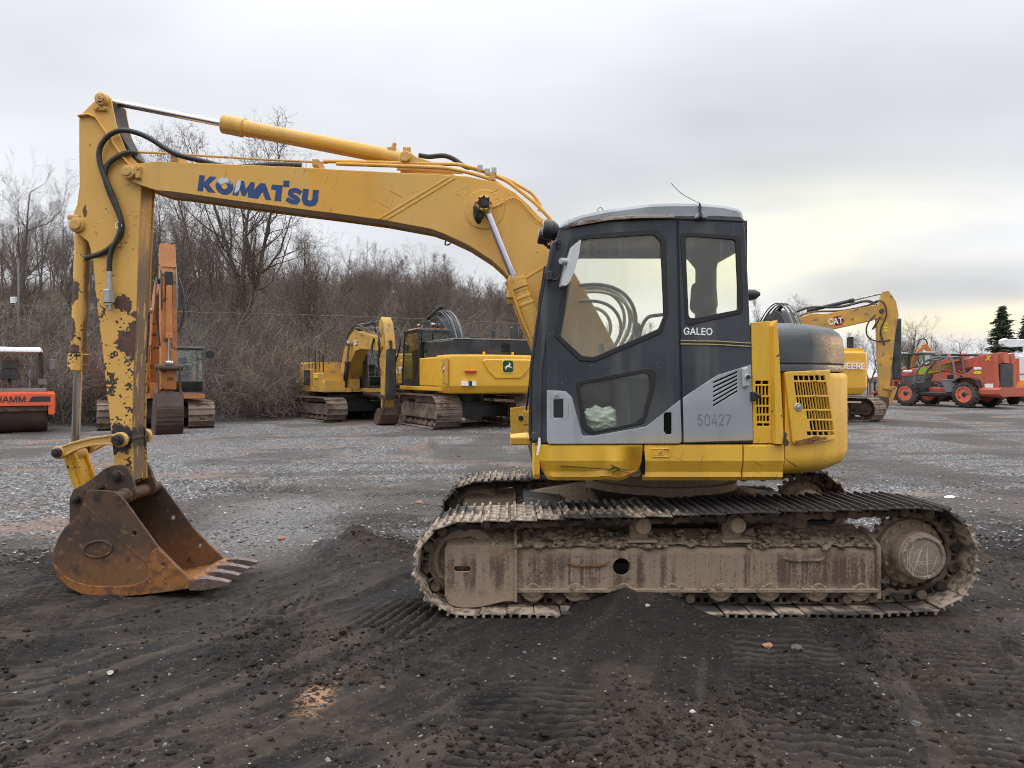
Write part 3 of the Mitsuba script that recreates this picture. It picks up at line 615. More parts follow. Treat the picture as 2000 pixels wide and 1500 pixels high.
for Yk, nm in ((6.26, 'boom_cylinder'), (6.80, 'boom_cylinder_001')):
    a, b = at(1078, 725, 6.26), at(946, 401, 6.26); a[1] = b[1] = Yk
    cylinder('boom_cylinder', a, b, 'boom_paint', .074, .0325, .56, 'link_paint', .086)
    dob('pin_boss', prism(circ(b[0], b[2], .064, 32), Yk-.088, Yk+.10, .008, [circ(b[0], b[2], .046, 32)]), 'link_paint', nm)
    dob('rod_pin', cat(yrod(b[0], b[2], Yk-.080, Yk+.10, .045), yrod(b[0], b[2], Yk-.092, Yk-.07, .030), *[yrod(b[0]+.054*math.cos(t), b[2]+.054*math.sin(t), Yk-.097, Yk-.08, .008, 8) for t in np.arange(8)*math.pi/4]), 'pin_steel', nm)
    gr_ = trimesh.creation.icosphere(subdivisions=3); gv = gr_.vertices*(1+.7*(meshkit.fbm(gr_.vertices*2.1+Yk, 3, 6)[:, None]-.4))*[.042, .03, .085]
    dob('grease', tm(gv+[b[0]-.045, Yk-.02, b[2]-.055], gr_.faces), 'grease', nm, True)
    dob('grease_pipe', pipe([a+(b-a)*.57+[-.02, -.06, 0], a+(b-a)*.54+[-.055, -.06, 0], a+(b-a)*.30+[-.075, -.06, 0], a+[-.05, -.05, 0]], .012, 8), 'boom_paint', nm)
    dob('band', cat(*[rod(a+(b-a)*(s-.012), a+(b-a)*(s+.012), .079, 24) for s in (.44, .40)], box(*(lambda c: (c[0]-.115, c[0]-.06, c[1]-.05, c[1]+.05, c[2]-.03, c[2]+.03))(a+(b-a)*.46), .006)), 'boom_paint', nm)
# ---------------------------------------------------------------- bucket linkage and bucket
def pxl(u, v, Y): return xz([(u, v)], Y)[0]
lk = np.array([(105, 884), (107, 877), (116, 872), (140, 863), (170, 855), (200, 851), (222, 848), (234, 846), (245, 852), (247, 862), (240, 870), (228, 871), (205, 869), (175, 872), (148, 880), (130, 890), (118, 895), (108, 893)])
for y0, y1 in ((6.305, 6.345), (6.725, 6.765)):
    P_ = xz(lk, 6.305)
    a_, b_ = pxl(114, 884, 6.305), pxl(233, 859, 6.305)
    k_ = dob('guide_link', cat(prism(P_, y0+.010, y1-.010, .003), prism(shp(Polygon(P_).buffer(-.001).difference(Polygon(P_).buffer(-.017)))[0][0], y0, y1, .004, [inset(ccw(P_), .018)]),
                               yrod(a_[0], a_[1], y0-.01, y1, .052), yrod(b_[0], b_[1], y0-.01, y1, .062), yrod(a_[0], a_[1], y0-.03, y0, .030), yrod(b_[0], b_[1], y0-.03, y0, .040)), 'link_paint')
dob('link_pin', cat(yrod(a_[0], a_[1], 6.262, 6.80, .038), yrod(a_[0], a_[1], 6.25, 6.29, .022, 8)), 'pin_steel')
dob('link_pin', cat(yrod(b_[0], b_[1], 6.258, 6.80, .047), yrod(b_[0], b_[1], 6.245, 6.29, .028, 8)), 'pin_steel')
e2 = pxl(151, 975, 6.35); e1 = pxl(230, 930, 6.35)
A3, B3 = np.array([a_[0], YC, a_[1]]), np.array([e2[0], YC, e2[1]])
for s in (-1, 1):
    q = [(a_[0], a_[1]), (e2[0], e2[1])]
    g = LineString(q).buffer(.052)
    dob('bucket_link', cat(prism(np.array(g.exterior.coords)[:-1], YC+s*.085-.018, YC+s*.085+.018, .005), prism(shp(ribbon(q, .03))[0][0], YC+s*.115-.012, YC+s*.115+.012, .004)), 'strut_paint')
dob('link_crosspiece', prism(shp(ribbon([(a_[0]*.8+e2[0]*.2, a_[1]*.8+e2[1]*.2), (a_[0]*.3+e2[0]*.7, a_[1]*.3+e2[1]*.7)], .05))[0][0], YC-.07, YC+.07, .006), 'strut_paint')
Y0, Y1 = 6.17, 6.90
back = [(385, 1146), (350, 1151), (310, 1157), (272, 1161), (228, 1164), (185, 1164), (158, 1158), (135, 1146), (118, 1130), (107, 1112), (104, 1090), (106, 1070), (113, 1052), (125, 1034), (140, 1022), (152, 1010), (160, 985), (168, 964), (180, 957)]
front = [(205, 958), (222, 960), (232, 966), (245, 980), (270, 1015), (307, 1066), (345, 1105), (376, 1134)]
so = ccw(xz(back+front, Y0))
holes = [circ(*pxl(262, 1042, Y0), .019, 14), circ(*pxl(320, 1103, Y0), .017, 14)]
bk = dob('bucket', cat(prism(so, Y0, Y0+.024, .004, holes), prism(so, Y1-.024, Y1, .004, holes),
     prism(shp(ribbon(inset(ccw(xz(back, Y0))[::1], 0) if False else xz(back, Y0)+np.array([.006, .010]), .022))[0][0], Y0+.02, Y1-.02, .003)), 'rusty_steel')
bw = xz([(385, 1145), (350, 1152), (310, 1158), (272, 1162), (228, 1165), (185, 1165), (158, 1159), (135, 1147), (118, 1131), (108, 1114), (104, 1098), (116, 1112), (130, 1126), (148, 1136), (175, 1143), (215, 1145), (255, 1143), (285, 1135), (291, 1121), (290, 1105), (284, 1096), (301, 1073), (309, 1069), (345, 1106), (376, 1134)], Y0)
dob('wear_plate', prism(ccw(bw), Y0-.010, Y0+.002, .004, [holes[1]]), 'fresh_rust', 'bucket')
dob('wear_plate', prism(ccw(bw), Y1-.002, Y1+.010, .004, [holes[1]]), 'fresh_rust', 'bucket')
dob('crease', prism(shp(ribbon(xz([(165, 985), (200, 1020), (240, 1060), (286, 1098)], Y0), .012))[0][0], Y0-.004, Y0+.002, .003), 'rusty_steel', 'bucket')
oc = pxl(192, 1072, Y0)
tilt = lambda r: (r-oc)@np.array([[math.cos(.12), math.sin(.12)], [-math.sin(.12), math.cos(.12)]])+oc
dob('oval_emblem', cat(prism(tilt(circ(oc[0], oc[1], .122, 36, .074)), Y0-.014, Y0+.002, .006, [tilt(circ(oc[0], oc[1], .102, 36, .055))]),
                       prism(tilt(circ(oc[0], oc[1], .098, 30, .051)), Y0-.003, Y0+.002, .001), *[prism(tilt(circ(oc[0]+dx, oc[1]+dz, rx, 12, rz)), Y0-.008, Y0+.002, .003) for dx, dz, rx, rz in ((-.055, .0, .016, .026), (-.018, .008, .014, .022), (-.02, -.022, .022, .010), (.025, .0, .012, .030), (.058, -.004, .014, .020))]), 'rusty_steel', 'bucket')
for y in (6.345, 6.69):
    ear = xz([(135, 975), (143, 956), (165, 945), (182, 933), (203, 916), (220, 909), (238, 908), (249, 914), (256, 930), (267, 963), (262, 976), (240, 985), (200, 1000), (170, 1016), (150, 1024), (135, 1022)], 6.345)
    dob('ear', cat(prism(fillet(ear, .02), y, y+.035, .005), yrod(e1[0], e1[1], y-.012, y+.047, .052)), 'rusty_steel', 'bucket')
for e, r in ((e1, .036), (e2, .030)):
    dob('pin', cat(yrod(e[0], e[1], 6.30, 6.76, r), yrod(e[0], e[1], 6.29, 6.31, r*.7, 6)), 'pin_steel', 'bucket')
tt = pxl(252, 966, 6.40)
dob('torque_tube', cat(yrod(tt[0], tt[1], Y0+.02, Y1-.02, .052), *[yrod(tt[0], tt[1], y, y+.05, .066) for y in (6.30, 6.72)]), 'rusty_steel', 'bucket')
lip = xz([(378, 1128), (392, 1137), (390, 1147), (345, 1154), (300, 1159), (300, 1152), (345, 1144)], Y0)
dob('cutting_edge', prism(ccw(lip), Y0-.004, Y1+.004, .004), 'fresh_rust', 'bucket')
for k, y in enumerate((6.19, 6.415, 6.64, 6.86)):
    c = pxl(384, 1140, Y0)
    def sec(x, w, z0, z1): return np.array([(c[0]+x, y-w, c[1]+z0), (c[0]+x, y+w, c[1]+z0), (c[0]+x, y+w, c[1]+z1), (c[0]+x, y-w, c[1]+z1)])
    tooth = cat(loft([sec(-.05, .045, -.046, .030), sec(.04, .050, -.046, .044), sec(.10, .050, -.042, .046), sec(.115, .042, -.038, .040), sec(.19, .040, -.022, .030), sec(.262, .036, -.004, .012)]), yrod(c[0]+.07, c[1]+.002, y-.056, y+.056, .012, 8))
    dob('tooth', tooth, 'tooth_steel', 'bucket', False)
# ---------------------------------------------------------------- hoses and pipes on the boom
def path(pts, Y): return np.array([at(u, v, Y) for u, v in pts])
h1 = [(582, 316), (505, 316), (442, 321), (392, 312), (342, 300), (292, 270), (255, 256), (235, 255), (212, 265), (195, 290), (194, 312), (202, 340), (215, 370), (227, 400), (236, 430), (232, 460), (219, 487), (214, 510), (214, 532)]
P1 = path(h1, 6.36); P1[:4, 1] = (6.47, 6.46, 6.44, 6.40)
dob('hydraulic_hose', tube(P1, .0215, 12, 90), 'black_hose')
h2 = [(264, 297), (250, 297), (230, 306), (212, 320), (205, 340), (210, 365), (220, 390), (231, 415), (238, 440), (234, 464), (217, 482), (192, 495), (165, 500), (158, 500)]
P2 = path(h2, 6.375); P2[:2, 1] = (6.42, 6.39); P2[-3:, 1] = (6.40, 6.44, 6.47)
mm = 150
dob('corrugated_hose', tube(P2, np.where(np.arange(mm) % 2, .0235, .020), 10, mm), 'black_hose')
dob('fitting', cat(rod(at(214, 530, 6.36), at(214.5, 566, 6.36), [(0, .022), (.3, .022), (.31, .019), (.6, .019), (.61, .026), (1, .026)], 12), rod(at(212, 566, 6.36), at(213, 592, 6.36), .046, 6), rod(at(213, 592, 6.36), at(215, 606, 6.36), [(0, .03), (.3, .03), (.31, .021), (1, .018)], 10)), 'zinc')
dob('steel_pipe', pipe(path([(262, 297), (330, 300), (420, 306), (520, 312), (640, 318)], 6.50), .010, 8), 'link_paint')
dob('steel_pipe', pipe(path([(632, 315), (760, 318), (897, 321), (939, 332), (990, 353), (1047, 398), (1077, 430), (1086, 452)], 6.45), .0155), 'boom_paint')
dob('steel_pipe', pipe(path([(657, 320), (800, 325), (870, 328), (912, 336), (960, 350), (996, 374), (1032, 407), (1063, 434), (1075, 455)], 6.40), .0155), 'boom_paint')
dob('steel_pipe', pipe(path([(912, 326), (992, 350), (1040, 378), (1056, 402), (1052, 412)], 6.58), .014), 'boom_paint')
dob('grease_line', pipe(path([(958, 405), (975, 400), (990, 390), (1003, 386), (1016, 392), (1030, 408), (1050, 430), (1062, 440)], YB-.02), .006, 6), 'boom_paint')
dob('hydraulic_hose', tube(path([(818, 303), (840, 306), (865, 304), (888, 312), (906, 324), (918, 328)], YC), .021, 12), 'black_hose')
for u, v in ((348, 313), (620, 322), (962, 350)):
    c = at(u, v, 6.45); dob('pipe_clamp', box(c[0]-.025, c[0]+.025, 6.37, 6.60, c[2]-.03, c[2]+.028, .005), 'link_paint')
dob('pipe_clamp', cat(*[box(c[0]-.02, c[0]+.02, 6.40, 6.48, c[2]-.02, c[2]+.03, .004) for c in (at(938, 331, 6.45), at(952, 338, 6.45), at(965, 336, 6.45))]), 'zinc')
dob('hook', tube(path([(871, 470), (870, 478), (878, 477), (880, 474)], 6.45), .006, 6), 'pin_steel')
# hoses arching up from the swivel behind the cab
for Yk, r, s, v0 in ((6.28, .016, 1.0, 556), (6.31, .014, .74, 588), (6.74, .017, .90, 561), (6.80, .015, .80, 566), (6.78, .015, .56, 600), (6.70, .014, .97, 570)):
    pts = [(1130, v0+2), (1130+40*s, v0), (1130+80*s, v0+12*s), (1130+104*s, v0+38*s), (1130+112*s, v0+72*s), (1130+104*s, v0+104*s), (1130+82*s, 690), (1185-20*(1-s), 740)]
    dob('swing_hose', tube(path(pts, Yk), r, 10, 40), 'grey_hose')
# ---------------------------------------------------------------- tracks
ZI, ZS = np.array([-.34, .355]), np.array([2.785, .415])
hull = Point(*ZI).buffer(.318, 48).union(Point(*ZS).buffer(.352, 48)).union(LineString([(-.22, .037), (2.42, .037)])).convex_hull
NS = 46
loop = [np.array(hull.exterior.interpolate((i+.35)/NS, normalized=True).coords[0]) for i in range(NS)]
shoe_prof = np.array([(-.092, -.014), (.080, -.014), (.083, -.004), (.078, .0), (.070, .0), (.066, .023), (.051, .023), (.046, .0), (.010, .0), (.007, .019), (-.008, .019), (-.012, .0), (-.054, .0), (-.059, .023), (-.074, .023), (-.079, .0), (-.096, -.006)])
shoe_m = prism(shoe_prof[::-1], -.30, .30, .004)
shoe = mikit.ply(shoe_m, 'muddy_shoe', False)
lprof = fillet(np.array([(-.085, -.100), (-.055, -.112), (-.01, -.094), (.05, -.100), (.088, -.088), (.092, -.060), (.06, -.016), (-.075, -.016), (-.10, -.05)]), .012, 2)
lhole = [rect(-.048, -.012, -.062, -.026), rect(.008, .044, -.062, -.026)]
link = mikit.ply(cat(*[prism(lprof, s*.085-.018, s*.085+.018, .004, lhole) for s in (-1, 1)], rod((.088, -.135, -.062), (.088, .135, -.062), .034, 14)), 'muddy_link', 30)
for side, yc in enumerate((5.45, 7.44)):
    tk = D+('__track' if side == 0 else '__track_001'); used.add(tk)
    labels[tk] = {'label': 'near crawler track caked in dry mud' if side == 0 else 'far crawler track of the big yellow excavator'}
    for i in range(NS):
        a, b = loop[i], loop[(i+1) % NS]
        t = b-a; t = t/np.linalg.norm(t); n = np.array([-t[1], t[0]]); c = (a+b)/2
        if np.dot(n, c-np.array([1.24, .36])) < 0: n = -n
        rs = np.random.default_rng(40+i+100*side); c = c+n*rs.normal(0, .003)
        w_ = .055+rs.normal(0, .02); ts_, ns_ = t*math.cos(w_)-n*math.sin(w_), n*math.cos(w_)+t*math.sin(w_)
        M = np.eye(4); M[:3, 0] = (t[0], 0, t[1]); M[:3, 1] = (0, 1, 0); M[:3, 2] = (n[0], 0, n[1]); M[:3, 3] = (c[0], yc+rs.normal(0, .004), c[1])
        if np.linalg.det(M[:3, :3]) < 0: M[:3, 0] *= -1
        Ms = M.copy(); Ms[:3, 0] = (ts_[0], 0, ts_[1]); Ms[:3, 2] = (ns_[0], 0, ns_[1]); Ms[:3, 0] *= 1 if np.linalg.det(Ms[:3, :3]) > 0 else -1
        same('shoe', shoe, tk, Ms); same('link', link, tk, M)
    ys = yc-.19                                                   # outer face of the frame
    # frame beam
    f0, f1 = .03, 2.515
    face = rect(f0, f1, .175, .415)
    sh_ = [(ys+.03+.055*(1-math.cos(t)), .415+.055*math.sin(t)) for t in np.linspace(0, 1.35, 6)]
    shoulder = [(ys+.36, .20)]+[(ys+.36, .53), (ys+.27, .522)]+sh_[::-1]+[(ys+.052, .415), (ys+.052, .20)]
    dob('track_frame', cat(prism(face, ys+.03, ys+.05, .0, [circ(*pxl(1214, 1107, 5.29), .060, 24)]), prismx(ccw(np.array(shoulder)), f0, .70, .0), prismx(ccw(np.array(shoulder)), .82, f1-.02, .0),
        prismx(ccw(np.array(sh_+[(ys+.27, .522), (ys+.30, .40), (ys+.06, .41)])), .70, .82, .0), box(f0, f1, ys-.005, ys+.06, .16, .185, .004),
        prismx([(ys+.0, .12), (ys+.30, .12), (ys+.30, .56), (ys+.20, .56), (ys+.0, .48)], f1-.015, f1+.012, .004)), 'muddy_steel', f'track{"_001" if side else ""}', 25)
    part = f'track{"_001" if side else ""}'
    guard = fillet(np.array([(-.46, .47), (-.46, .14), (-.43, .075), (-.34, .055), (-.22, .06), (-.05, .10), (.02, .10), (.02, .47)]), [.01, .05, .05, .04, .04, .02, .01, .01], 3)
    gs = fillet(rect(-.395, -.285, .305, .340), .016, 3)
    dob('idler_guard', cat(prism(guard, ys, ys+.02, .004, [gs]), prismx([(ys, .465), (ys+.24, .515), (ys+.24, .535), (ys, .48)], -.45, .02, .004), prismx([(ys-.012, .10), (ys+.02, .10), (ys+.3, .56), (ys+.24, .60), (ys-.012, .50)], .015, .035, .004)), 'muddy_steel', part)
    dob('idler', cat(yrod(ZI[0], ZI[1], yc-.05, yc+.05, .243, 48), prism(circ(*ZI, .243, 48), yc-.085, yc+.085, .012, [circ(*ZI, .17, 40)]), yrod(ZI[0], ZI[1], yc-.12, yc+.12, .075, 20)), 'muddy_steel', part)
    sp = []
    for k in range(23):
        t = 2*math.pi*k/23; sp += [(ZS[0]+r*math.cos(t+d), ZS[1]+r*math.sin(t+d)) for r, d in ((.232, -.09), (.265, -.05), (.265, .05), (.232, .09))]
    hub = [prism(np.array(sp), yc-.03, yc+.03, .005, [circ(*ZS, .16, 40)]), prism(circ(*ZS, .225, 48), yc-.10, yc+.08, .02), rod((ZS[0], yc-.235, ZS[1]), (ZS[0], yc-.1, ZS[1]), [(0, .152), (.06, .160), (.9, .164), (1, .175)], 48)]
    hub += [yrod(ZS[0]+.20*math.cos(t), ZS[1]+.20*math.sin(t), yc-.118, yc-.09, .016, 6) for t in np.arange(16)*math.pi/8]
    dob('sprocket', cat(*hub), 'muddy_steel', part)
    dob('drive_cover', cat(yrod(ZS[0], ZS[1], yc-.246, yc-.22, .128, 48), prism(circ(*ZS, .150, 48), yc-.253, yc-.22, .006, [circ(*ZS, .126, 48)]), *[yrod(ZS[0]+.136*math.cos(t), ZS[1]+.136*math.sin(t), yc-.260, yc-.24, .009, 6) for t in np.arange(12)*math.pi/6+.2]), 'scratched_cover', part)
    for u, v in ((1255, 1027), (1439, 1025)):
        c = pxl(u, v, 5.30)
        dob('carrier_roller', cat(yrod(c[0], c[1], ys+.0, ys+.09, .054, 28), yrod(c[0], c[1], ys+.07, ys+.3, .062, 28), box(c[0]-.075, c[0]+.045, ys+.10, ys+.16, .47, c[1], .006), box(c[0]-.10, c[0]+.10, ys+.02, ys+.20, .495, .512, .004)), 'muddy_steel', part)
    for u in (1040, 1122, 1214, 1306, 1400, 1493, 1586, 1667):
        x = pxl(u, 1150, 5.40)[0]
        dob('track_roller', cat(yrod(x, .165, yc-.14, yc-.09, .085, 24), yrod(x, .165, yc-.10, yc+.10, .066, 20), yrod(x, .165, yc+.09, yc+.14, .085, 24), yrod(x, .175, yc-.175, yc-.13, .045, 16), box(x-.062, x+.062, yc-.172, yc-.145, .135, .20, .01)), 'muddy_steel', part)
    dob('gap_shade_sheet', box(f0, f1-.02, yc+.0, yc+.02, .10, .32, .004), 'dark_steel', part)  # dark sheet added behind the rollers so the gaps read as shade
    if side == 0:
        for u0, u1, v in ((1106, 1194, 1096), (1527, 1617, 1086)):
            p = path([(u0, v), (u0+12, v+7), ((u0+u1)/2, v+9), (u1-12, v+6), (u1, v-3)], ys+.018); p[[0, -1], 1] += .05
            dob('step', tube(p, .009, 8, 24), 'rusty_steel' if u0 < 1300 else 'caked_mud', part)
    # mud lying on the slope of the frame and along its foot
    rng = np.random.default_rng(5+side); lumps = []
    g0 = trimesh.creation.icosphere(subdivisions=1)
    for k in range(420 if side == 0 else 120):
        x = rng.uniform(-.44, 2.5); s = rng.uniform(.010, .028)*(1+.6*(rng.random() < .1))
        if rng.random() < .86: y = ys+.02+.24*rng.beta(1.1, 1.3); z = .478+(y-ys-.05)*.29-.003
        else: y = ys+.012; z = .182; s *= rng.uniform(.3, .9)
        if x < .02 and z < .3: continue
        v = g0.vertices*np.array([1.3, 1.2, .65])*s*(1+.35*rng.normal(size=(len(g0.vertices), 1)))
        lumps.append(tm(v+[x, y, z], g0.faces))
    xs, yy = np.meshgrid(np.linspace(-.45, 2.5, 190), np.linspace(ys+.03, ys+.36, 20), indexing='ij')
    zz = np.where(xs < .03, .455+(yy-ys-.03)*.26, .468+(yy-ys-.05)*.29)+.052*(meshkit.fbm(np.stack([xs*7, yy*11, xs*0+side], -1), 4, 9)-.36)
    mid_ = np.clip((xs-.50)/.1, 0, 1)*np.clip((1.80-xs)/.15, 0, 1); zz = zz-mid_*np.clip((yy-ys-.14)/.1, 0, 1)*.07
    idx = np.arange(xs.size).reshape(xs.shape); q = np.stack([idx[:-1, :-1], idx[1:, :-1], idx[1:, 1:], idx[:-1, 1:]], -1).reshape(-1, 4)
    mudm = tm(np.stack([xs, yy, zz], -1).reshape(-1, 3), np.vstack([q[:, [0, 1, 2]], q[:, [0, 2, 3]]]))
    dob('dry_mud', cat(mudm, *lumps), 'caked_mud', part, True, 'crumbly dry mud lying on the track frame', 'stuff')
# carbody between the tracks
CX, CY = 1.24, 6.445
legs = []
for sx in (-1, 1):
    for sy in (-1, 1):
        x0, y0, x1, y1 = CX+sx*.30, CY+sy*.30, CX+sx*.98, CY+sy*.72
        n = np.array([-(y1-y0), x1-x0]); n = n/np.linalg.norm(n)
        r0 = [(x0+n[0]*.28, y0+n[1]*.28, .42), (x0-n[0]*.28, y0-n[1]*.28, .42), (x0-n[0]*.28, y0-n[1]*.28, .76), (x0+n[0]*.28, y0+n[1]*.28, .76)]
        r1 = [(x1+n[0]*.20, y1+n[1]*.20, .30), (x1-n[0]*.20, y1-n[1]*.20, .30), (x1-n[0]*.20, y1-n[1]*.20, .60), (x1+n[0]*.20, y1+n[1]*.20, .60)]
        legs.append(loft([np.array(r0), np.array(r1)]))
dob('carbody', cat(box(CX-.60, CX+.60, CY-.62, CY+.62, .34, .735, .02), *[box(CX+s*.98-.16, CX+s*.98+.16, CY-.82, CY+.82, .26, .60, .02) for s in (-1, 1)]), 'dark_steel', None, 28)  # centre painted near-black for the unlit space under the machine
for lg in legs: dob('leg', lg, 'muddy_steel', 'carbody', 28)
dob('swing_ring', cat(rod((CX, CY, .72), (CX, CY, .90), [(0, .62), (.4, .62), (.42, .56), (1, .56)], 56), rod((CX, CY, .88), (CX, CY, .96), .60, 56)), 'muddy_steel', None, 28)
# ---------------------------------------------------------------- upper frame, skirts, tail
TX, TR = 1.24, 1.44
def tail_plan(x_front, R=TR, ys=5.215, n=60):
    """Plan outline (x, y) from the near side round the tail to the far side, and straight across the front."""
    a0 = math.asin((CY-ys)/1.47)
    near = [(x_front, ys)]+[(x, ys) for x in np.linspace(x_front+.02, 1.70, 6) if x_front < 1.66]
    k = [(1.80, ys+.004), (1.90, ys+.018)] if x_front < 1.78 else [(1.90, ys+.018)]
    arc = [(TX+R*math.cos(t), CY-R*math.sin(t)) for t in np.linspace(math.radians(55.5), 0, n//2)]
    half = near+k+arc
    return np.array(half+[(x, 2*CY-y) for x, y in half[-2::-1]])
dob('upper_frame', cat(box(.16, 1.84, 5.30, 7.60, .955, 1.17, .01), prismz(ccw(tail_plan(1.2, 1.30, 5.30)), 1.0, 1.6, .01)), 'black_plastic', None, 30)
def skirt(x0, x1, dent=None, m='yellow_paint', y=5.205, top=1.178):
    prof = np.array([(y+.004, top), (y-.010, top-.010), (y-.013, 1.072), (y-.012, 1.066), (y+.018, .998), (y+.020, .990), (y+.016, .958), (y+.05, .930), (y+.07, .928), (y+.07, top)])
    nx = max(2, int((x1-x0)/.018)); rings = []
    for x in np.linspace(x0, x1, nx):
        r = np.column_stack([np.full(len(prof), x), prof])
        if dent is not None: r = dent(r)
        rings.append(r)
    return loft(rings)
def dent(r):
    x, z = r[:, 1-1], r[:, 2]
    q = r.copy()
    g = np.exp(-((x-.84)/.075)**2)*np.clip((1.165-z)/.10, 0, 1)
    q[:, 1] += .075*g
    q[:, 2] += .018*np.exp(-((x-.84)/.10)**2)*(z < .96)+.010*np.sin(x*23)*np.exp(-((x-.72)/.14)**2)*(z < 1.05)
    q[:, 1] -= .034*np.exp(-((x-.69)/.055)**2)*np.exp(-((z-1.02)/.05)**2)
    q[:, 1] += .030*np.exp(-((x-.60)/.06)**2)*np.exp(-((z-1.03)/.04)**2)
    q[:, 1] += .008*(meshkit.fbm(np.stack([x*9, z*14, z*0], -1), 3, 4)-.5)*np.clip((x-.3)/.3, 0, 1)*(z < 1.17)
    # the front corner is cut back
    t = np.clip((.30-x)/.15, 0, 1)
    q[:, 0] += t*np.clip((1.10-z)/.17, 0, 1)*.10
    q[:, 1] += t*t*.05
    return q
dob('side_skirt', skirt(.145, .884, dent), 'yellow_paint', None, 20, 'dented front skirt panel with a torn corner')
torn = np.array([(.868, 1.125), (.878, 1.09), (.868, 1.06), (.852, 1.03), (.866, 1.00), (.84, .985), (.82, .960), (.85, .955), (.872, .948), (.893, .95), (.893, 1.15), (.886, 1.16)])
dob('torn_gap', prism(ccw(np.array([(.880, 1.14), (.872, 1.07), (.860, 1.03), (.870, .99), (.894, .975), (.896, 1.06), (.892, 1.14)])), 5.172, 5.176, .001), 'dark_void', 'side_skirt', False)
dob('torn_edge', prism(ccw(np.array([(.862, 1.035), (.848, 1.005), (.812, .990), (.795, .972), (.822, .958), (.858, .966), (.875, .985)])), 5.185, 5.20, .002), 'rusty_steel', 'side_skirt', False)
cr_ = [(.33, 1.035), (.42, 1.030), (.52, 1.022), (.60, 1.018), (.66, 1.012), (.70, 1.03), (.73, 1.016), (.78, 1.005)]
dob('crease', cat(*[prism(shp(ribbon([(x+dx, z+dz) for x, z in cr_[i:j]], w_))[0][0], 5.166+dy, 5.20, .001) for i, j, dx, dz, w_, dy in ((0, 8, 0, 0, .004, .012), (4, 8, .02, -.02, .003, .018), (5, 7, -.03, .012, .005, .004))]), 'dark_steel', 'side_skirt', False)
pk = dob('side_skirt', skirt(.895, 1.556), 'yellow_paint', None, 20)
dob('latch_recess', cat(prism(fillet(rect(.94, 1.065, 1.095, 1.155), .008, 2), 5.183, 5.20, .003, [fillet(rect(.948, 1.057, 1.102, 1.148), .006, 2)]), box(.95, 1.025, 5.186, 5.20, 1.104, 1.146, .003), yrod(1.0, 1.132, 5.178, 5.195, .010, 12)), 'yellow_paint', 'side_skirt_001')
dob('latch', yrod(1.0, 1.132, 5.170, 5.18, .009, 12), 'zinc', 'side_skirt_001')
dob('side_skirt', skirt(1.566, 1.838), 'yellow_paint', None, 20)
dob('front_skirt', cat(prismx(fillet([(5.22, 1.17), (5.24, .97), (5.28, .935), (5.7, .935), (5.7, 1.17)], .02, 2), .15, .19, .006)), 'yellow_paint')
# counterweight: the plan outline at several heights
def levels(plan, ls):
    plan = ccw(plan); c = np.array([plan[:, 0].min(), CY]); g = np.maximum(np.linalg.norm(plan-c, axis=1), 1e-6)[:, None]
    return loft([np.column_stack([c+(plan-c)*(1-d/g), np.full(len(plan), z)]) for z, d in ls])
cw = tail_plan(1.852)
dob('counterweight', levels(cw, [(.955, .20), (.965, .12), (1.0, .045), (1.04, .012), (1.10, .0), (1.62, .0), (1.655, .008), (1.665, .03)]), 'yellow_paint', None, 40)
hd = tail_plan(1.80, 1.425, 5.225)
dob('engine_hood', levels(hd, [(1.668, .05), (1.67, .022), (1.675, .012), (1.71, .010), (1.725, .020), (1.735, .006), (1.86, .008), (1.92, .018), (1.965, .042), (1.995, .085), (2.012, .15), (2.022, .24), (2.03, .38)]), 'hood_paint', None, 50)
# a panel bent along the tail: drawn flat as (distance along the side, height), then laid on the plan outline
pl = tail_plan(1.0, 1.447, 5.208, 120); pl = pl[:len(pl)//2+1]
sl = np.r_[0, np.cumsum(np.linalg.norm(np.diff(pl, axis=0), axis=1))]
def bend(flat, y_off=0.):
    v, f = flat.vertices.copy(), flat.faces
    v, f = trimesh.remesh.subdivide_to_size(v, f, .07, max_iter=8)
    s = v[:, 0]-1.0; x = np.interp(s, sl, pl[:, 0]); y = np.interp(s, sl, pl[:, 1])
    x2 = np.interp(s+.01, sl, pl[:, 0]); y2 = np.interp(s+.01, sl, pl[:, 1]); t = np.stack([x2-x, y2-y], 1); t /= np.linalg.norm(t, axis=1, keepdims=True)+1e-12
    d = v[:, 1]+y_off
    return tm(np.stack([x-t[:, 1]*d, y+t[:, 0]*d, v[:, 2]], 1), f)
def S(u):                                                       # distance along the side of what stands at column u of the photograph
    xs = pl[:, 0]*F/pl[:, 1]+1000; xs = xs[:np.argmax(xs)]
    return 1.0+np.interp(u, xs, sl[:len(xs)])
def Zt(u, v):
    s = S(u)-1.0; return EYE-(v-VH)*np.interp(s, sl, pl[:, 1])/F
gd = np.array([(S(u), Zt(u, v)) for u, v in ((1530, 728), (1537, 726), (1617, 722), (1629, 852), (1625, 858), (1549, 867), (1546, 862))])
gh = []
rows = [(734, 743, 6, 0), (747, 772, 12, 0), (776, 799, 12, .0), (803, 818, 12, .26), (822, 840, 10, .30), (843, 850, 6, .22)]
for k, (va, vb, n, cut) in enumerate(rows):
    for i in range(n):
        if (i+.5)/n < cut: continue
        def U(q, v): return (1547+(v-734)*.14)+q*(61+ (v-734)*.02)
        w = .78 if n > 6 else .80
        q0, q1 = (i+.11)/n, (i+.11+w)/n
        gh.append(np.array([(S(U(q, v)), Zt(U(q, v), v)) for q, v in ((q0, vb), (q1, vb), (q1, va), (q0, va))]))
dob('radiator_door', bend(prism(ccw(gd), -.016, 0, .004, gh)), 'yellow_paint', None, 25, 'louvred radiator door rusted along its lower edge')
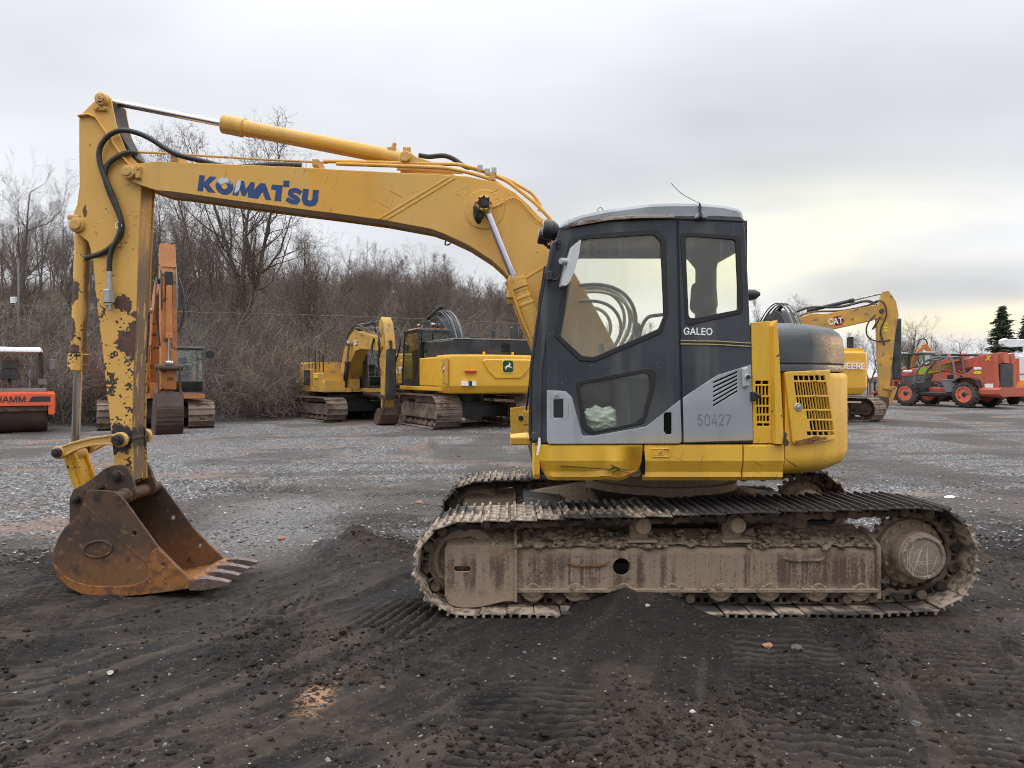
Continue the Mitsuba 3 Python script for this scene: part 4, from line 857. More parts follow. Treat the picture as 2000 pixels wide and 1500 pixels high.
dob('screen', bend(prism(np.array([(S(1545), Zt(1545, 733)), (S(1608), Zt(1608, 733)), (S(1620), Zt(1620, 850)), (S(1560), Zt(1560, 852))])[::-1], -.001, .0, 0)), 'dark_void', 'radiator_door')
rl = np.array([(S(u), Zt(u, v)) for u, v in ((1549, 868), (1550, 861), (1565, 858), (1580, 855), (1592, 852), (1600, 854), (1608, 853), (1612, 857), (1600, 861), (1575, 865))])
dob('rust_patch', bend(prism(ccw(rl), -.0175, -.015, 0)), 'fresh_rust', 'radiator_door', False)
kn = (S(1557), Zt(1557, 795))
dob('knob', bend(cat(prism(circ(*kn, .030, 20), -.022, -.012, .004), prism(circ(*kn, .014, 14), -.030, -.02, .004))), 'zinc', 'radiator_door')
# yellow panel between the cab and the tail, with its corner pillar
def q(u, v): return pxl(u, v, 5.205)
sg = [rect(*sorted((q(u0, 0)[0], q(u1, 0)[0])), *sorted((q(0, v1)[1], q(0, v0)[1]))) for (v0, v1, us) in
      ((744, 750, ((1475.5, 1487), (1489.5, 1501))), (754, 772, ((1476, 1480), (1482.5, 1487), (1489.5, 1494), (1496.5, 1501))), (776, 791, ((1477, 1481), (1483, 1488), (1490, 1494.5), (1497, 1502))),
       (795, 808, ((1478, 1482), (1484, 1488), (1490.5, 1495), (1497, 1502))), (812, 823, ((1479, 1483), (1485, 1489), (1491, 1495.5), (1498, 1503))), (827, 832, ((1479, 1490), (1492, 1503)))) for u0, u1 in us]
dob('side_panel', cat(prism(ccw(np.array([q(1467, 630), q(1504, 627), q(1508, 866), q(1471, 866)])), 5.205, 5.225, .003, sg)), 'yellow_paint', None, 25, 'plain yellow panel with a small grille behind the cab')
dob('screen', box(q(1468, 0)[0], q(1508, 0)[0], 5.228, 5.24, q(0, 864)[1], q(0, 640)[1], 0), 'dark_void', 'side_panel')
cp = [q(1503, 638), q(1517, 625), q(1530, 866), q(1508, 866)]
dob('corner_pillar', loft([np.array([(p[0], 5.16, p[1]) for p in (cp[0]+[.012, 0], cp[1]-[.010, 0], cp[2]-[.012, 0], cp[3]+[.010, 0])])[::-1], np.array([(p[0], 5.21, p[1]) for p in cp])[::-1], np.array([(p[0], 5.40, p[1]) for p in cp])[::-1]]), 'yellow_paint', None, False)
dob('panel_deck', prismz(ccw([(1.62, 5.23), (1.80, 5.23), (1.80, 7.5), (1.62, 7.5)]), 1.6, 1.99, .01), 'hood_paint')
dob('torn_edge', prism(ccw(np.array([q(1527, 842), q(1532, 846), q(1530, 855), q(1536, 862), q(1533, 870), q(1524, 868), q(1525, 852)])), 5.150, 5.158, .001), 'rusty_steel', None, False)
# far side of the deck: tank and tool box lid
dob('fuel_tank', box(.95, 1.72, 6.86, 7.62, 1.17, 1.72, .03), 'yellow_paint')
bx = at(997, 863, 7.35); bx2 = at(1046, 849, 7.35)
dob('battery_box', box(bx[0], bx[0]+.62, 7.0, 7.62, bx[2], bx2[2], .008), 'yellow_paint')
lid = xz([(996, 797), (1040, 792), (1046, 842), (998, 848)], 7.02)
dob('open_lid', cat(prism(ccw(lid), 7.02, 7.035, .003), box(lid[1][0]-.09, lid[1][0]-.03, 7.005, 7.022, lid[2][1]+.06, lid[1][1]-.05, .004), yrod(lid[0][0]+.10, lid[0][1]-.09, 7.005, 7.03, .03)), 'yellow_paint')
dob('lid_lock', yrod(lid[0][0]+.10, lid[0][1]-.09, 6.995, 7.01, .024), 'black_plastic', 'open_lid')
# ---------------------------------------------------------------- cab
KY = 5.20
def k(*pts): return xz(pts, KY)
K1 = 6.17                                                          # far wall
outline = k((1092, 447), (1105, 436), (1188, 427), (1318, 424), (1454, 430), (1456, 436), (1461, 536), (1466, 640), (1470, 770), (1471, 866), (1040, 866), (1038, 862), (1040, 718), (1050, 640), (1068, 536))
w1o = fillet(k((1112, 468), (1150, 459), (1284, 449), (1299, 468), (1303, 612), (1292, 650), (1160, 706), (1132, 704), (1084, 657), (1092, 612)), [.03, .0, .05, .03, .03, .03, .03, .03, .03, .02], 4)
w1g = fillet(k((1120, 474), (1150, 467), (1277, 459), (1290, 474), (1296, 617), (1286, 642), (1160, 697), (1137, 695), (1094, 656), (1101, 620)), [.03, 0, .05, .03, .03, .03, .03, .03, .03, .02], 4)
w2o = fillet(k((1328, 455), (1444, 461), (1450, 611), (1340, 636)), .03, 4)
w2g = fillet(k((1338, 461), (1436, 469), (1442, 605), (1345, 623)), .03, 4)
w3o = fillet(k((1124, 745), (1280, 717), (1278, 752), (1258, 827), (1153, 847), (1139, 838)), [.04, .05, .03, .05, .03, .03], 4)
w3g = fillet(k((1131, 751), (1268, 727), (1270, 757), (1255, 812), (1236, 827), (1160, 840), (1146, 828)), [.03, .05, .03, .03, .03, .03, .02], 4)
cabk = dob('cab', cat(prism(outline, KY+.016, KY+.05, .004, [inset(ccw(w), .012) for w in (w1o, w2o, w3o)]),
    # far wall, its big opening, floor, back wall with its opening
    prism(np.vstack([k((1092, 447), (1188, 429), (1454, 432), (1471, 866), (1040, 866), (1040, 718), (1068, 536))]), K1-.04, K1, .004,
          [fillet(np.array([(.38, 1.86), (.43, 1.62), (1.40, 1.60), (1.46, 1.75), (1.47, 2.50), (1.40, 2.585), (.50, 2.585)]), .05, 4)]),
    prismx([(KY+.03, 1.19), (K1-.02, 1.19), (K1-.02, 2.70), (KY+.03, 2.70)], 1.565, 1.60, .003, [fillet([(KY+.16, 2.02), (K1-.16, 2.02), (K1-.16, 2.52), (KY+.16, 2.52)], .06, 4)]),
    box(.18, 1.6, KY+.03, K1-.02, 1.185, 1.24, .004),
    prismx([(KY+.03, 1.20), (K1-.02, 1.20), (K1-.02, 1.62), (KY+.03, 1.62)], .15, .19, .004),
    box(.36, 1.58, KY+.05, K1-.04, 2.64, 2.70, .01)), 'dark_cab_paint', None, 25)
def cob(n, m, mt, smooth=25, label=None): return dob(n, m, mt, 'cab', smooth, label)
door = fillet(k((1076, 520), (1098, 452), (1112, 446), (1188, 433), (1316, 429), (1321, 436), (1327, 700), (1331, 862), (1328, 867), (1072, 868), (1067, 862), (1067, 640)), [.0, .02, .02, .0, .02, .01, 0, .01, .01, .01, .01, 0], 3)
cob('door', prism(door, KY-.002, KY+.014, .004, [inset(ccw(w1o), .006), inset(ccw(w3o), .006)]), 'dark_cab_paint')
rear = k((1325, 431), (1453, 436), (1460, 536), (1465, 650), (1469, 770), (1470, 863), (1335, 866), (1331, 700))
cob('rear_side_panel', prism(rear, KY-.004, KY+.014, .004, [inset(ccw(w2o), .006)]), 'dark_cab_paint')
for wo, wg, nm, gl in ((w1o, w1g, 'door_window', 'cab_glass'), (w2o, w2g, 'rear_side_window', 'cab_glass'), (w3o, w3g, 'lower_door_window', 'lower_glass')):
    h = Polygon(wg)
    cob(f'{nm}_seal', prism(inset(ccw(wo), -.004), KY-.010, KY+.018, .004, [wg]), 'black_rubber')
    v, f = tri2d([ccw(np.array(h.buffer(.006).exterior.coords)[:-1])])
    cob(nm, tm(np.column_stack([v[:, 0], np.full(len(v), KY+.004), v[:, 1]]), f), gl, False)
# lower silver halves of the door and of the panel behind it
sil1 = fillet(k((1068, 762), (1105, 764), (1117, 776), (1137, 851), (1160, 851), (1262, 833), (1328, 781), (1331, 861), (1327, 866), (1072, 867), (1068, 862)), [.0, .03, .04, .02, .02, .04, 0, .01, .01, .01, .01], 4)
hnd = fillet(k((1075, 778), (1110, 778), (1110, 819), (1075, 819)), .02, 3); hb = fillet(k((1081, 779.5), (1100, 779.5), (1100, 816), (1081, 816)), .008, 3)
slot = fillet(k((1296, 806), (1311, 805), (1311, 848), (1301, 848), (1296, 842)), .012, 3)
sil1p = Polygon(sil1).difference(Polygon(slot)).difference(Polygon(hnd))
o_, h_ = max(shp(sil1p), key=lambda t: len(t[0])); cob('lower_door_panel', prism(o_, KY-.012, KY-.001, .003, h_), 'silver_paint')
cob('door_handle', cat(prism(hnd, KY-.012, KY-.002, .004, [hb])), 'silver_paint')
cob('handle_recess', prism(hb, KY-.004, KY+.0, 0), 'black_rubber'); cob('grip_slot', prism(slot, KY-.0035, KY+.0, 0), 'dark_void')
c = q(1087, 771)
cob('lock', cat(yrod(c[0], c[1], KY-.022, KY-.008, .013, 16), yrod(c[0], c[1], KY-.026, KY-.02, .006, 10)), 'zinc')
sl_ = []
for i in range(6):
    a0, b0 = k((1392, 748+i*9.0-2.2), (1439, 727+i*7.4-2.2)); th = .0115
    sl_.append(np.array([a0, b0, b0+[0, -th], a0+[0, -th]]))
sil2 = k((1333, 777), (1400, 733), (1466, 712), (1470, 860), (1335, 864))
cob('lower_rear_panel', prism(sil2, KY-.012, KY-.004, .003, sl_), 'silver_paint')
cob('vent', prism(ccw(k((1390, 744), (1441, 723), (1441, 774), (1391, 797))), KY-.0045, KY-.002, 0), 'dark_void')
kb = k((1446, 719), (1458, 716), (1461, 754), (1448, 757))
cob('filler_lock', cat(prism(fillet(kb, .012, 3), KY-.045, KY-.01, .010), yrod(*(kb.mean(0)+[.01, 0]), KY-.058, KY-.04, .020, 18)), 'pale_plastic')
kc = kb.mean(0)+[.01, 0]
cob('key', cat(yrod(kc[0], kc[1], KY-.064, KY-.05, .014, 16), box(kc[0], kc[0]+.03, KY-.062, KY-.056, kc[1]-.003, kc[1]+.003, .001)), 'black_plastic')
lt = q(1472, 774)
cob('door_catch', cat(box(lt[0]-.028, lt[0]+.008, KY-.05, KY-.0, lt[1]-.03, lt[1]+.03, .008), box(lt[0], lt[0]+.035, KY-.055, KY-.03, lt[1]-.012, lt[1]+.02, .01)), 'black_rubber')
# band and lettering
bd = k((1328, 663), (1400, 664), (1467, 668), (1467, 678), (1400, 674), (1328, 673))
cob('trim_band', prism(ccw(bd), KY-.010, KY-.003, .002), 'black_plastic')
for a, b in ((664.5, 666.3), (671.0, 672.8)):
    cob('trim_stripe', prism(ccw(k((1329, a), (1400, a+1), (1466, a+5), (1466, b+5), (1400, b+1), (1329, b))), KY-.012, KY-.009, .001), 'gold_print')
def tpx(text, u0, v0, u1, v1, h, Y, m, depth=.003, bold=True, part='cab', name='lettering'):
    a, b = at(u0, v0, Y), at(u1, v1, Y); d = b-a; L = np.linalg.norm(d); d /= L
    cob(name, lettering(text, a, d, np.cross([0, -1, 0], d), h, depth, bold, L), m, False) if part == 'cab' else dob(name, lettering(text, a, d, np.cross([0, -1, 0], d), h, depth, bold, L), m, part, False)
tpx('GALEO', 1334, 653.5, 1391, 654.5, .046, KY-.004, 'white_print', .004)
tpx('50427', 1361, 832, 1428, 831, .077, KY-.0122, 'grey_print', .0015, False, name='fleet_number')
# roof
rf = k((1092, 446), (1095, 439), (1106, 431), (1136, 420), (1190, 409), (1266, 399), (1300, 397.5), (1365, 397.5), (1412, 401), (1441, 408), (1448, 414), (1454, 432), (1400, 429), (1318, 427), (1250, 426), (1188, 430), (1130, 440), (1105, 446))
cob('roof', prism(ccw(rf), KY-.02, K1+.02, .022), 'roof_paint', 40)
cob('rusty_drip_edge', prism(ccw(k((1108, 444), (1112, 437), (1190, 425), (1250, 421), (1312, 421), (1318, 426.5), (1250, 427.5), (1190, 431.5), (1130, 441.5))), KY-.026, KY-.015, .003), 'roof_rust', 25, 'rusty lower edge of the cab roof')
cob('roof_hatch', prism(ccw(k((1098, 431), (1102, 427), (1137, 418), (1150, 417), (1150, 425), (1100, 440))), KY+.25, K1-.1, .01), 'black_plastic')
cob('lifting_eye', tube([at(1168, 414, 5.5), at(1168, 408, 5.5), at(1172, 405, 5.5), at(1177, 408, 5.5), at(1177, 414, 5.5)], .005, 6, 16), 'zinc')
ab = at(1367, 421, KY-.02)
cob('antenna', cat(rod(ab+[0, -.01, -.025], ab+[0, -.01, .02], [(0, .012), (.3, .016), (1, .010)], 12), rod(ab+[0, -.01, .0], ab+[-.004, -.01, .085], [(0, .010), (.8, .008), (1, .003)], 10), tube([ab+[-.004, -.01, .08], at(1350, 389, 5.2), at(1330, 377, 5.2), at(1311, 358, 5.2)], .0022, 5, 20)), 'black_plastic')
cob('antenna_mount', prism(ccw(k((1353, 428), (1361, 418), (1369, 414), (1374, 418), (1382, 428))), KY-.034, KY-.015, .006), 'roof_paint')
# front: windscreen, wiper side pillar, trim
fe = k((1092, 447), (1080, 490), (1068, 536), (1058, 590), (1050, 640), (1044, 690), (1040, 718), (1038, 862))
V = np.vstack([np.column_stack([fe[:, 0]+.012, np.full(len(fe), y), fe[:, 1]]) for y in (KY+.03, K1-.03)]); n_ = len(fe)
Fq = [[i, i+1, n_+i+1] for i in range(n_-1)]+[[i, n_+i+1, n_+i] for i in range(n_-1)]
cob('windscreen', tm(V, Fq), 'clear_glass', False)
pil = np.vstack([fe, (fe+[.07, 0])[::-1]])
for y_ in (KY, K1-.06): cob('front_pillar', prism(ccw(pil), y_, y_+.06, .008), 'dark_cab_paint')
cob('pillar_trim', tube([np.array([x-.006, KY+.012, z]) for x, z in fe[1:]], .009, 6, 30), 'black_rubber')
g = [at(u, v, KY-.04) for u, v in ((1092, 472), (1082, 474), (1078, 486), (1072, 520), (1070, 545), (1071, 552))]
cob('grab_rail', cat(pipe(g, .015, 10), rod(at(1091, 472, KY-.055), at(1091, 472, KY), .018), rod(at(1091, 482, KY-.04), at(1091, 482, KY), .010)), 'dark_cab_paint')
cob('mirror_bracket', cat(box(*(lambda c: (c[0]-.02, c[0]+.02, KY-.07, KY-.02, c[2]-.03, c[2]+.03))(at(1073, 541, KY)), .006), pipe([at(1075, 547, KY-.05), at(1090, 546, KY-.06), at(1093, 535, KY-.06), at(1094, 512, KY-.07), at(1102, 512, KY-.07)], .008, 8)), 'black_plastic')
mo = [(1133, 468), (1135, 470), (1131, 498), (1123, 527), (1112, 552), (1105, 558), (1098, 557), (1101, 541), (1109, 512), (1120, 479)]
mo3 = np.array([at(u, v, KY-.12) for u, v in mo]); far = mo3.copy(); far[:, 0] = mo3[:, 0]-.02; far[:, 1] += .16
cob('mirror', loft([mo3, mo3*.25+far*.75, far][::-1]), 'mirror_shell', 30)
cob('mirror_knuckle', cat(rod(at(1097, 510, KY-.14), at(1106, 511, KY-.06), .022), rod(at(1098, 510, KY-.16), at(1100, 510, KY-.14), .010)), 'pale_plastic')
for (u, v, dy, s) in ((1076, 450, .30, 1.0), (1064, 463, .48, .82)):
    Yl = KY+dy; c = at(u, v, Yl)
    cob('work_light', cat(rod(c+[-.055*s, 0, .01], c+[.06*s, 0, -.01], [(0, .066*s), (.12, .072*s), (.55, .070*s), (.85, .05*s), (1, .03*s)], 24), rod(c+[.0, 0, -.05], c+[.07, .02, -.10], .012), rod(c+[.06, .02, -.10], at(1100, 470, Yl), .010)), 'black_plastic')
    cob('light_lens', rod(c+[-.0595*s, 0, .011], c+[-.052*s, 0, .0105], .060*s, 24), 'pale_plastic')
cob('cable', tube([at(1068, 470, 5.6), at(1070, 485, 5.6), at(1074, 478, 5.6), at(1078, 470, 5.6)], .004, 5, 20), 'black_rubber')
cob('cable', tube([at(1064, 520, 5.5), at(1058, 560, 5.5), at(1053, 590, 5.5), at(1050, 640, 5.5), at(1040, 690, 5.5), at(1036, 730, 5.5), at(1028, 800, 5.7)], .007, 6, 40), 'black_rubber')
cob('paper_tag', prism(ccw(k((1051, 854), (1055, 854), (1056, 866), (1051, 888), (1047, 888), (1050, 866))), KY-.03, KY-.027, 0), 'paper_tag', False, 'white paper tag hanging at the foot of the cab')
cob('step_mount', yrod(*q(1044, 852), KY-.01, KY+.04, .028), 'dark_cab_paint')
# ---------------------------------------------------------------- inside the cab
SY = 5.68
def si(u, v): return pxl(u, v, SY)
cob('seat', cat(prism(fillet(np.array([si(1352, 600), si(1356, 552), si(1372, 546), si(1392, 552), si(1396, 600), si(1388, 612), si(1360, 612)]), .05, 4), SY-.13, SY+.13, .04),
                prism(fillet(np.array([si(1332, 760), si(1345, 650), si(1360, 622), (1.42, 1.98), (1.45, 1.45), (1.30, 1.42)]), .05, 4), SY-.24, SY+.24, .05),
                prism(fillet(np.array([(.78, 1.62), (.80, 1.52), (1.34, 1.44), (1.40, 1.56), (1.30, 1.62)]), .04, 4), SY-.25, SY+.25, .05), box(.9, 1.35, SY-.2, SY+.2, 1.24, 1.5, .02),
                rod((1.345, SY-.06, 1.98), (1.345, SY-.06, 2.06), .009, 8), rod((1.345, SY+.06, 1.98), (1.345, SY+.06, 2.06), .009, 8)), 'seat_cloth', 40)
for y in (SY-.36, SY+.34): cob('side_console', box(.72, 1.38, y-.09, y+.09, 1.24, 1.66, .02), 'interior')
for (u, v, y) in ((1246, 640, SY-.34), (1176, 678, SY+.34)):
    t = pxl(u, v, y); b = np.array([t[0]+.03, y, t[1]-.22])
    cob('control_lever', cat(rod(b, (t[0]+.005, y, t[1]-.06), .010, 8), rod((t[0]+.005, y, t[1]-.08), (t[0]-.008, y, t[1]+.03), [(0, .018), (.3, .022), (.8, .026), (1, .016)], 12)), 'black_plastic', 40)
t = pxl(1222, 676, SY-.2); cob('red_lever', cat(rod((t[0]+.02, SY-.2, t[1]-.15), (t[0], SY-.2, t[1]), .008, 8), rod((t[0]+.002, SY-.2, t[1]-.03), (t[0]-.004, SY-.2, t[1]+.02), .018, 12)), 'red_plastic', 40)
cob('arm_rest', pipe([np.array([*pxl(u, v, SY-.38), 0])[[0, 2, 1]]+[0, SY-.38, 0] for u, v in ((1246, 672), (1252, 640), (1264, 618), (1300, 614))], .012, 8), 'black_plastic')
cob('dashboard', cat(box(.30, .42, SY-.20, SY+.40, 1.24, 1.70, .03), prism(circ(*pxl(1102, 600, 6.0), .0, 4) if False else rect(.27, .33, 1.62, 1.9), 6.02, 6.06, .02)), 'interior')
cob('air_duct', cat(tube([(1.20, K1-.14, 1.25), (1.12, K1-.14, 1.5), (1.10, K1-.14, 1.8)], .04, 10, 14)), 'grey_plastic')
cob('sun_blind', box(.42, 1.54, K1-.075, K1-.05, 2.585, 2.66, .004), 'interior')
bg = trimesh.creation.icosphere(subdivisions=3); vv = bg.vertices*np.array([.16, .10, .08]); vv += .13*(meshkit.fbm(bg.vertices*3.1, 4, 2)[:, None]-.5)*bg.vertices
cob('plastic_bag', tm(vv+[.64, 5.38, 1.335], bg.faces), 'paper_tag', True, 'crumpled white plastic bag on the cab floor')
for x0, x1, y0, y1, z1, m_ in ((.42, .62, 5.55, 5.9, 1.36, 'grey_plastic'), (.66, .74, 5.75, 5.95, 1.47, 'black_plastic'), (1.02, 1.12, 5.30, 5.42, 1.52, 'interior'), (.30, .40, 5.4, 5.6, 1.45, 'interior')): cob('floor_clutter', box(x0, x1, y0, y1, 1.24, z1, .015), m_)
for i in range(4): cob('pedal', cat(rod((.42+.07*i, 5.52+.12*i, 1.24), (.36+.07*i, 5.52+.12*i, 1.50), .010, 6), box(.33+.07*i, .39+.07*i, 5.48+.12*i, 5.57+.12*i, 1.48, 1.50, .004)), 'black_plastic')
fm = at(1470, 575, 6.1)
dob('rear_mirror', cat(rod(at(1442, 576, 5.9), at(1462, 577, 5.9), .022, 10), rod(at(1456, 577, 5.9), at(1484, 574, 5.9), [(0, .034), (.3, .044), (.7, .036), (1, .014)], 16)), 'black_plastic')
# ================================================================== the machines parked behind
def paint(name, a, b, rough=.42, rust=.70, rc=(.09, .05, .035)):
    return mat(name, pr(lambda p, n, uv: mix(mix(a, b, smoothstep(.35, .7, fbm(p.x*2.1, p.y*2.1, p.z*2.1, 3))), rc, smoothstep(rust, rust+.04, fbm(p.x*5+2, p.y*5, p.z*5, 3))*.8), rough))
paint('digger_yellow', (.55, .31, .055), (.43, .255, .07), .45, .70, (.16, .11, .07)); paint('bright_yellow', (.72, .39, .035), (.66, .36, .04), .35, .9)
paint('case_orange', (.50, .19, .055), (.42, .155, .05), .5, .64); paint('roller_orange', (.80, .13, .045), (.72, .12, .045), .4, .8)
paint('faded_red', (.47, .085, .045), (.40, .11, .07), .5, .68, (.20, .08, .05)); paint('tractor_orange', (.55, .19, .04), (.45, .15, .04))
paint('track_brown', (.215, .165, .13), (.12, .09, .074), .85, .60); paint('bucket_brown', (.060, .040, .034), (.09, .055, .042), .7, .60)
paint('charcoal', (.022, .024, .027), (.045, .046, .048), .4, .8); paint('machine_grey', (.13, .14, .145), (.17, .175, .18), .5, .72)
paint('cab_grey', (.055, .06, .065), (.09, .095, .10), .5, .8); paint('white_body', (.74, .75, .76), (.66, .67, .69), .4, .85)
paint('tyre_rubber', (.030, .027, .025), (.075, .064, .055), .9, .8); paint('wheel_red', (.62, .15, .085), (.50, .13, .08), .55, .66)
mat('lime_print', pr((.27, .38, .03), .5)); mat('yellow_print', pr((.70, .60, .03), .5)); mat('green_badge', pr((.012, .045, .022), .4)); mat('red_print', pr((.50, .02, .015), .5)); mat('dark_print', pr((.035, .03, .035), .5))
pane('tinted_pane', (.42, .50, .50))
def put(t, M):
    """A maker for parts of the thing t, given in its own frame (x ahead, y left, z up)."""
    def f(name, mesh, m, parent=None, smooth=30, label=None, kind=None):
        return obj(name, xf(mesh, M), m, f'{t}__{parent}' if parent else t, smooth, label, kind)
    return f
def track_unit(P, y, L, h, w, m='track_brown', under=True):
    r = h/2; n = int((2*L-4*r+math.pi*h)/.20); hl = Point(-L/2+r, r).buffer(r-.03, 24).union(Point(L/2-r, r).buffer(r-.03, 24)).convex_hull.exterior
    pts = [np.array(hl.interpolate(i/n, normalized=True).coords[0]) for i in range(n)]; parts = []
    for i in range(n):
        a, b = pts[i], pts[(i+1) % n]; t = (b-a)/np.linalg.norm(b-a); nn = np.array([-t[1], t[0]]); nn = nn if nn@(a-[0, r]) > 0 else -nn; c = (a+b)/2; e = np.linalg.norm(b-a)/2*.93
        q_ = [c-t*e-nn*.012, c+t*e-nn*.012, c+t*e+nn*.008, c+t*e*.72+nn*.008, c+t*e*.70+nn*.038, c+t*e*.45+nn*.038, c+t*e*.42+nn*.008, c-t*e+nn*.008]
        parts.append(prism(ccw(np.array(q_)), y-w/2, y+w/2, 0))
    nm = P('track', cat(*parts), m, None, False).split('__', 1)[1]
    iv = hl.coords; sides = []
    inner = np.array(Polygon(hl).buffer(-.05).exterior.coords)[:-1]; inner2 = np.array(Polygon(hl).buffer(-.16).exterior.coords)[:-1]
    P('chain', cat(*[prism(ccw(inner), y+s*.10-.03, y+s*.10+.03, 0, [inner2]) for s in (-1, 1)]), m, nm, False)
    P('track_frame', cat(box(-L/2+r*1.1, L/2-r*1.1, y-.2, y+.2, r*.55, r*1.45, .03), *[rod((x, y-.16, .17), (x, y+.16, .17), .10, 12) for x in np.linspace(-L/2+r*1.3, L/2-r*1.3, 7)]), m, nm)
    P('idler', cat(rod((L/2-r, y-.12, r), (L/2-r, y+.12, r), r*.72, 28), rod((L/2-r, y-.2, r), (L/2-r, y+.2, r), r*.3, 16)), m, nm)
    P('sprocket', cat(rod((-L/2+r, y-.10, r), (-L/2+r, y+.10, r), r*.76, 28), rod((-L/2+r, y-.24, r), (-L/2+r, y+.24, r), r*.48, 24)), m, nm)
def glass_box(P, part, x0, x1, y0, y1, z0, z1, post=.07, body='charcoal', glass='green_glass', base=.0, slope=.0, rear=True, sill=None):
    """A cab: posts, roof and panes."""
    sill = sill if sill is not None else z0+.55
    fr = [(x0, z0), (x1, z0), (x1, sill), (x1-slope, z1), (x0, z1)]
    sidew = fillet(np.array([(x0+post, sill), (x1-post, sill), (x1-slope-post, z1-post), (x0+post, z1-post)]), .06, 2)
    P(part, cat(*[prism(ccw(fr), y, y+.04, .006, [sidew]) for y in (y0, y1-.04)], prismx(np.array([(y0, z0), (y1, z0), (y1, sill), (y0, sill)]), x0, x0+.04, .004), prismx(np.array([(y0+.02, z0), (y1-.02, z0), (y1-.02, z0+.2), (y0+.02, z0+.2)]), x1-.05, x1, .004),
               prismx(rect(y0, y1, sill, z1), x0, x0+.04, .004, [fillet(rect(y0+post, y1-post, sill+.03, z1-post), .05, 2)]), box(x0, x1, y0+.03, y1-.03, z0, z0+.06)), body)
    P('cab_roof', prism(fillet(np.array([(x0-.04, z1-.02), (x1-slope+.08, z1-.02), (x1-slope+.04, z1+.05), (x0, z1+.07)]), .03, 2), y0-.03, y1+.03, .02), body, part)
    for nm, m in (('side_window', tm([(x0+.05, y0+.02, sill), (x1-.05, y0+.02, sill), (x1-slope-.05, y0+.02, z1-.05), (x0+.05, y0+.02, z1-.05)], [[0, 1, 2], [0, 2, 3]])),
                  ('side_window', tm([(x0+.05, y1-.02, sill), (x1-.05, y1-.02, sill), (x1-slope-.05, y1-.02, z1-.05), (x0+.05, y1-.02, z1-.05)], [[0, 1, 2], [0, 2, 3]])),
                  ('rear_window', tm([(x0+.02, y0+.06, sill+.02), (x0+.02, y1-.06, sill+.02), (x0+.02, y1-.06, z1-.06), (x0+.02, y0+.06, z1-.06)], [[0, 1, 2], [0, 2, 3]])),
                  ('windscreen', tm([(x1-.02, y0+.05, z0+.2), (x1-.02, y1-.05, z0+.2), (x1-.02, y1-.05, sill), (x1-.02, y0+.05, sill), (x1-slope-.02, y0+.05, z1-.04), (x1-slope-.02, y1-.05, z1-.04)], [[0, 1, 2], [0, 2, 3], [3, 2, 5], [3, 5, 4]]))):
        P(nm, m, glass, part, False)
    P('windscreen_frame', cat(*[tube([(x1, y, z0+.18), (x1, y, sill), (x1-slope, y, z1)], .030, 6, smooth=False) for y in (y0+.03, y1-.03)], rod((x1+.005, y0+.03, sill), (x1+.005, y1-.03, sill), .016, 6)), body, part)
    mx = (x0+x1)/2-.2
    P('seat', cat(box(mx-.25, mx+.25, (y0+y1)/2-.24, (y0+y1)/2+.24, z0+.35, z0+.52, .05), box(mx-.33, mx-.2, (y0+y1)/2-.23, (y0+y1)/2+.23, z0+.5, z0+1.1, .05), box(mx-.31, mx-.22, (y0+y1)/2-.13, (y0+y1)/2+.13, z0+1.13, z0+1.36, .04)), 'seat_cloth', part)
def ram(P, name, a, b, r, share=.55, m='charcoal', y=0., rodm='worn_chrome', part=None):
    a, b = np.array([a[0], y, a[1]]), np.array([b[0], y, b[1]])
    k_ = P(name, rod(a, a+(b-a)*share, [(0, r*.8), (.04, r), (.9, r), (.91, r*1.2), (1, r*1.2)], 16), m, part)
    P('rod', cat(rod(a+(b-a)*(share-.02), b, r*.5, 12), yrod(b[0], b[2], y-r*1.2, y+r*1.2, r*1.1, 14)), rodm, k_.split('__', 1)[1] if part is None else part)
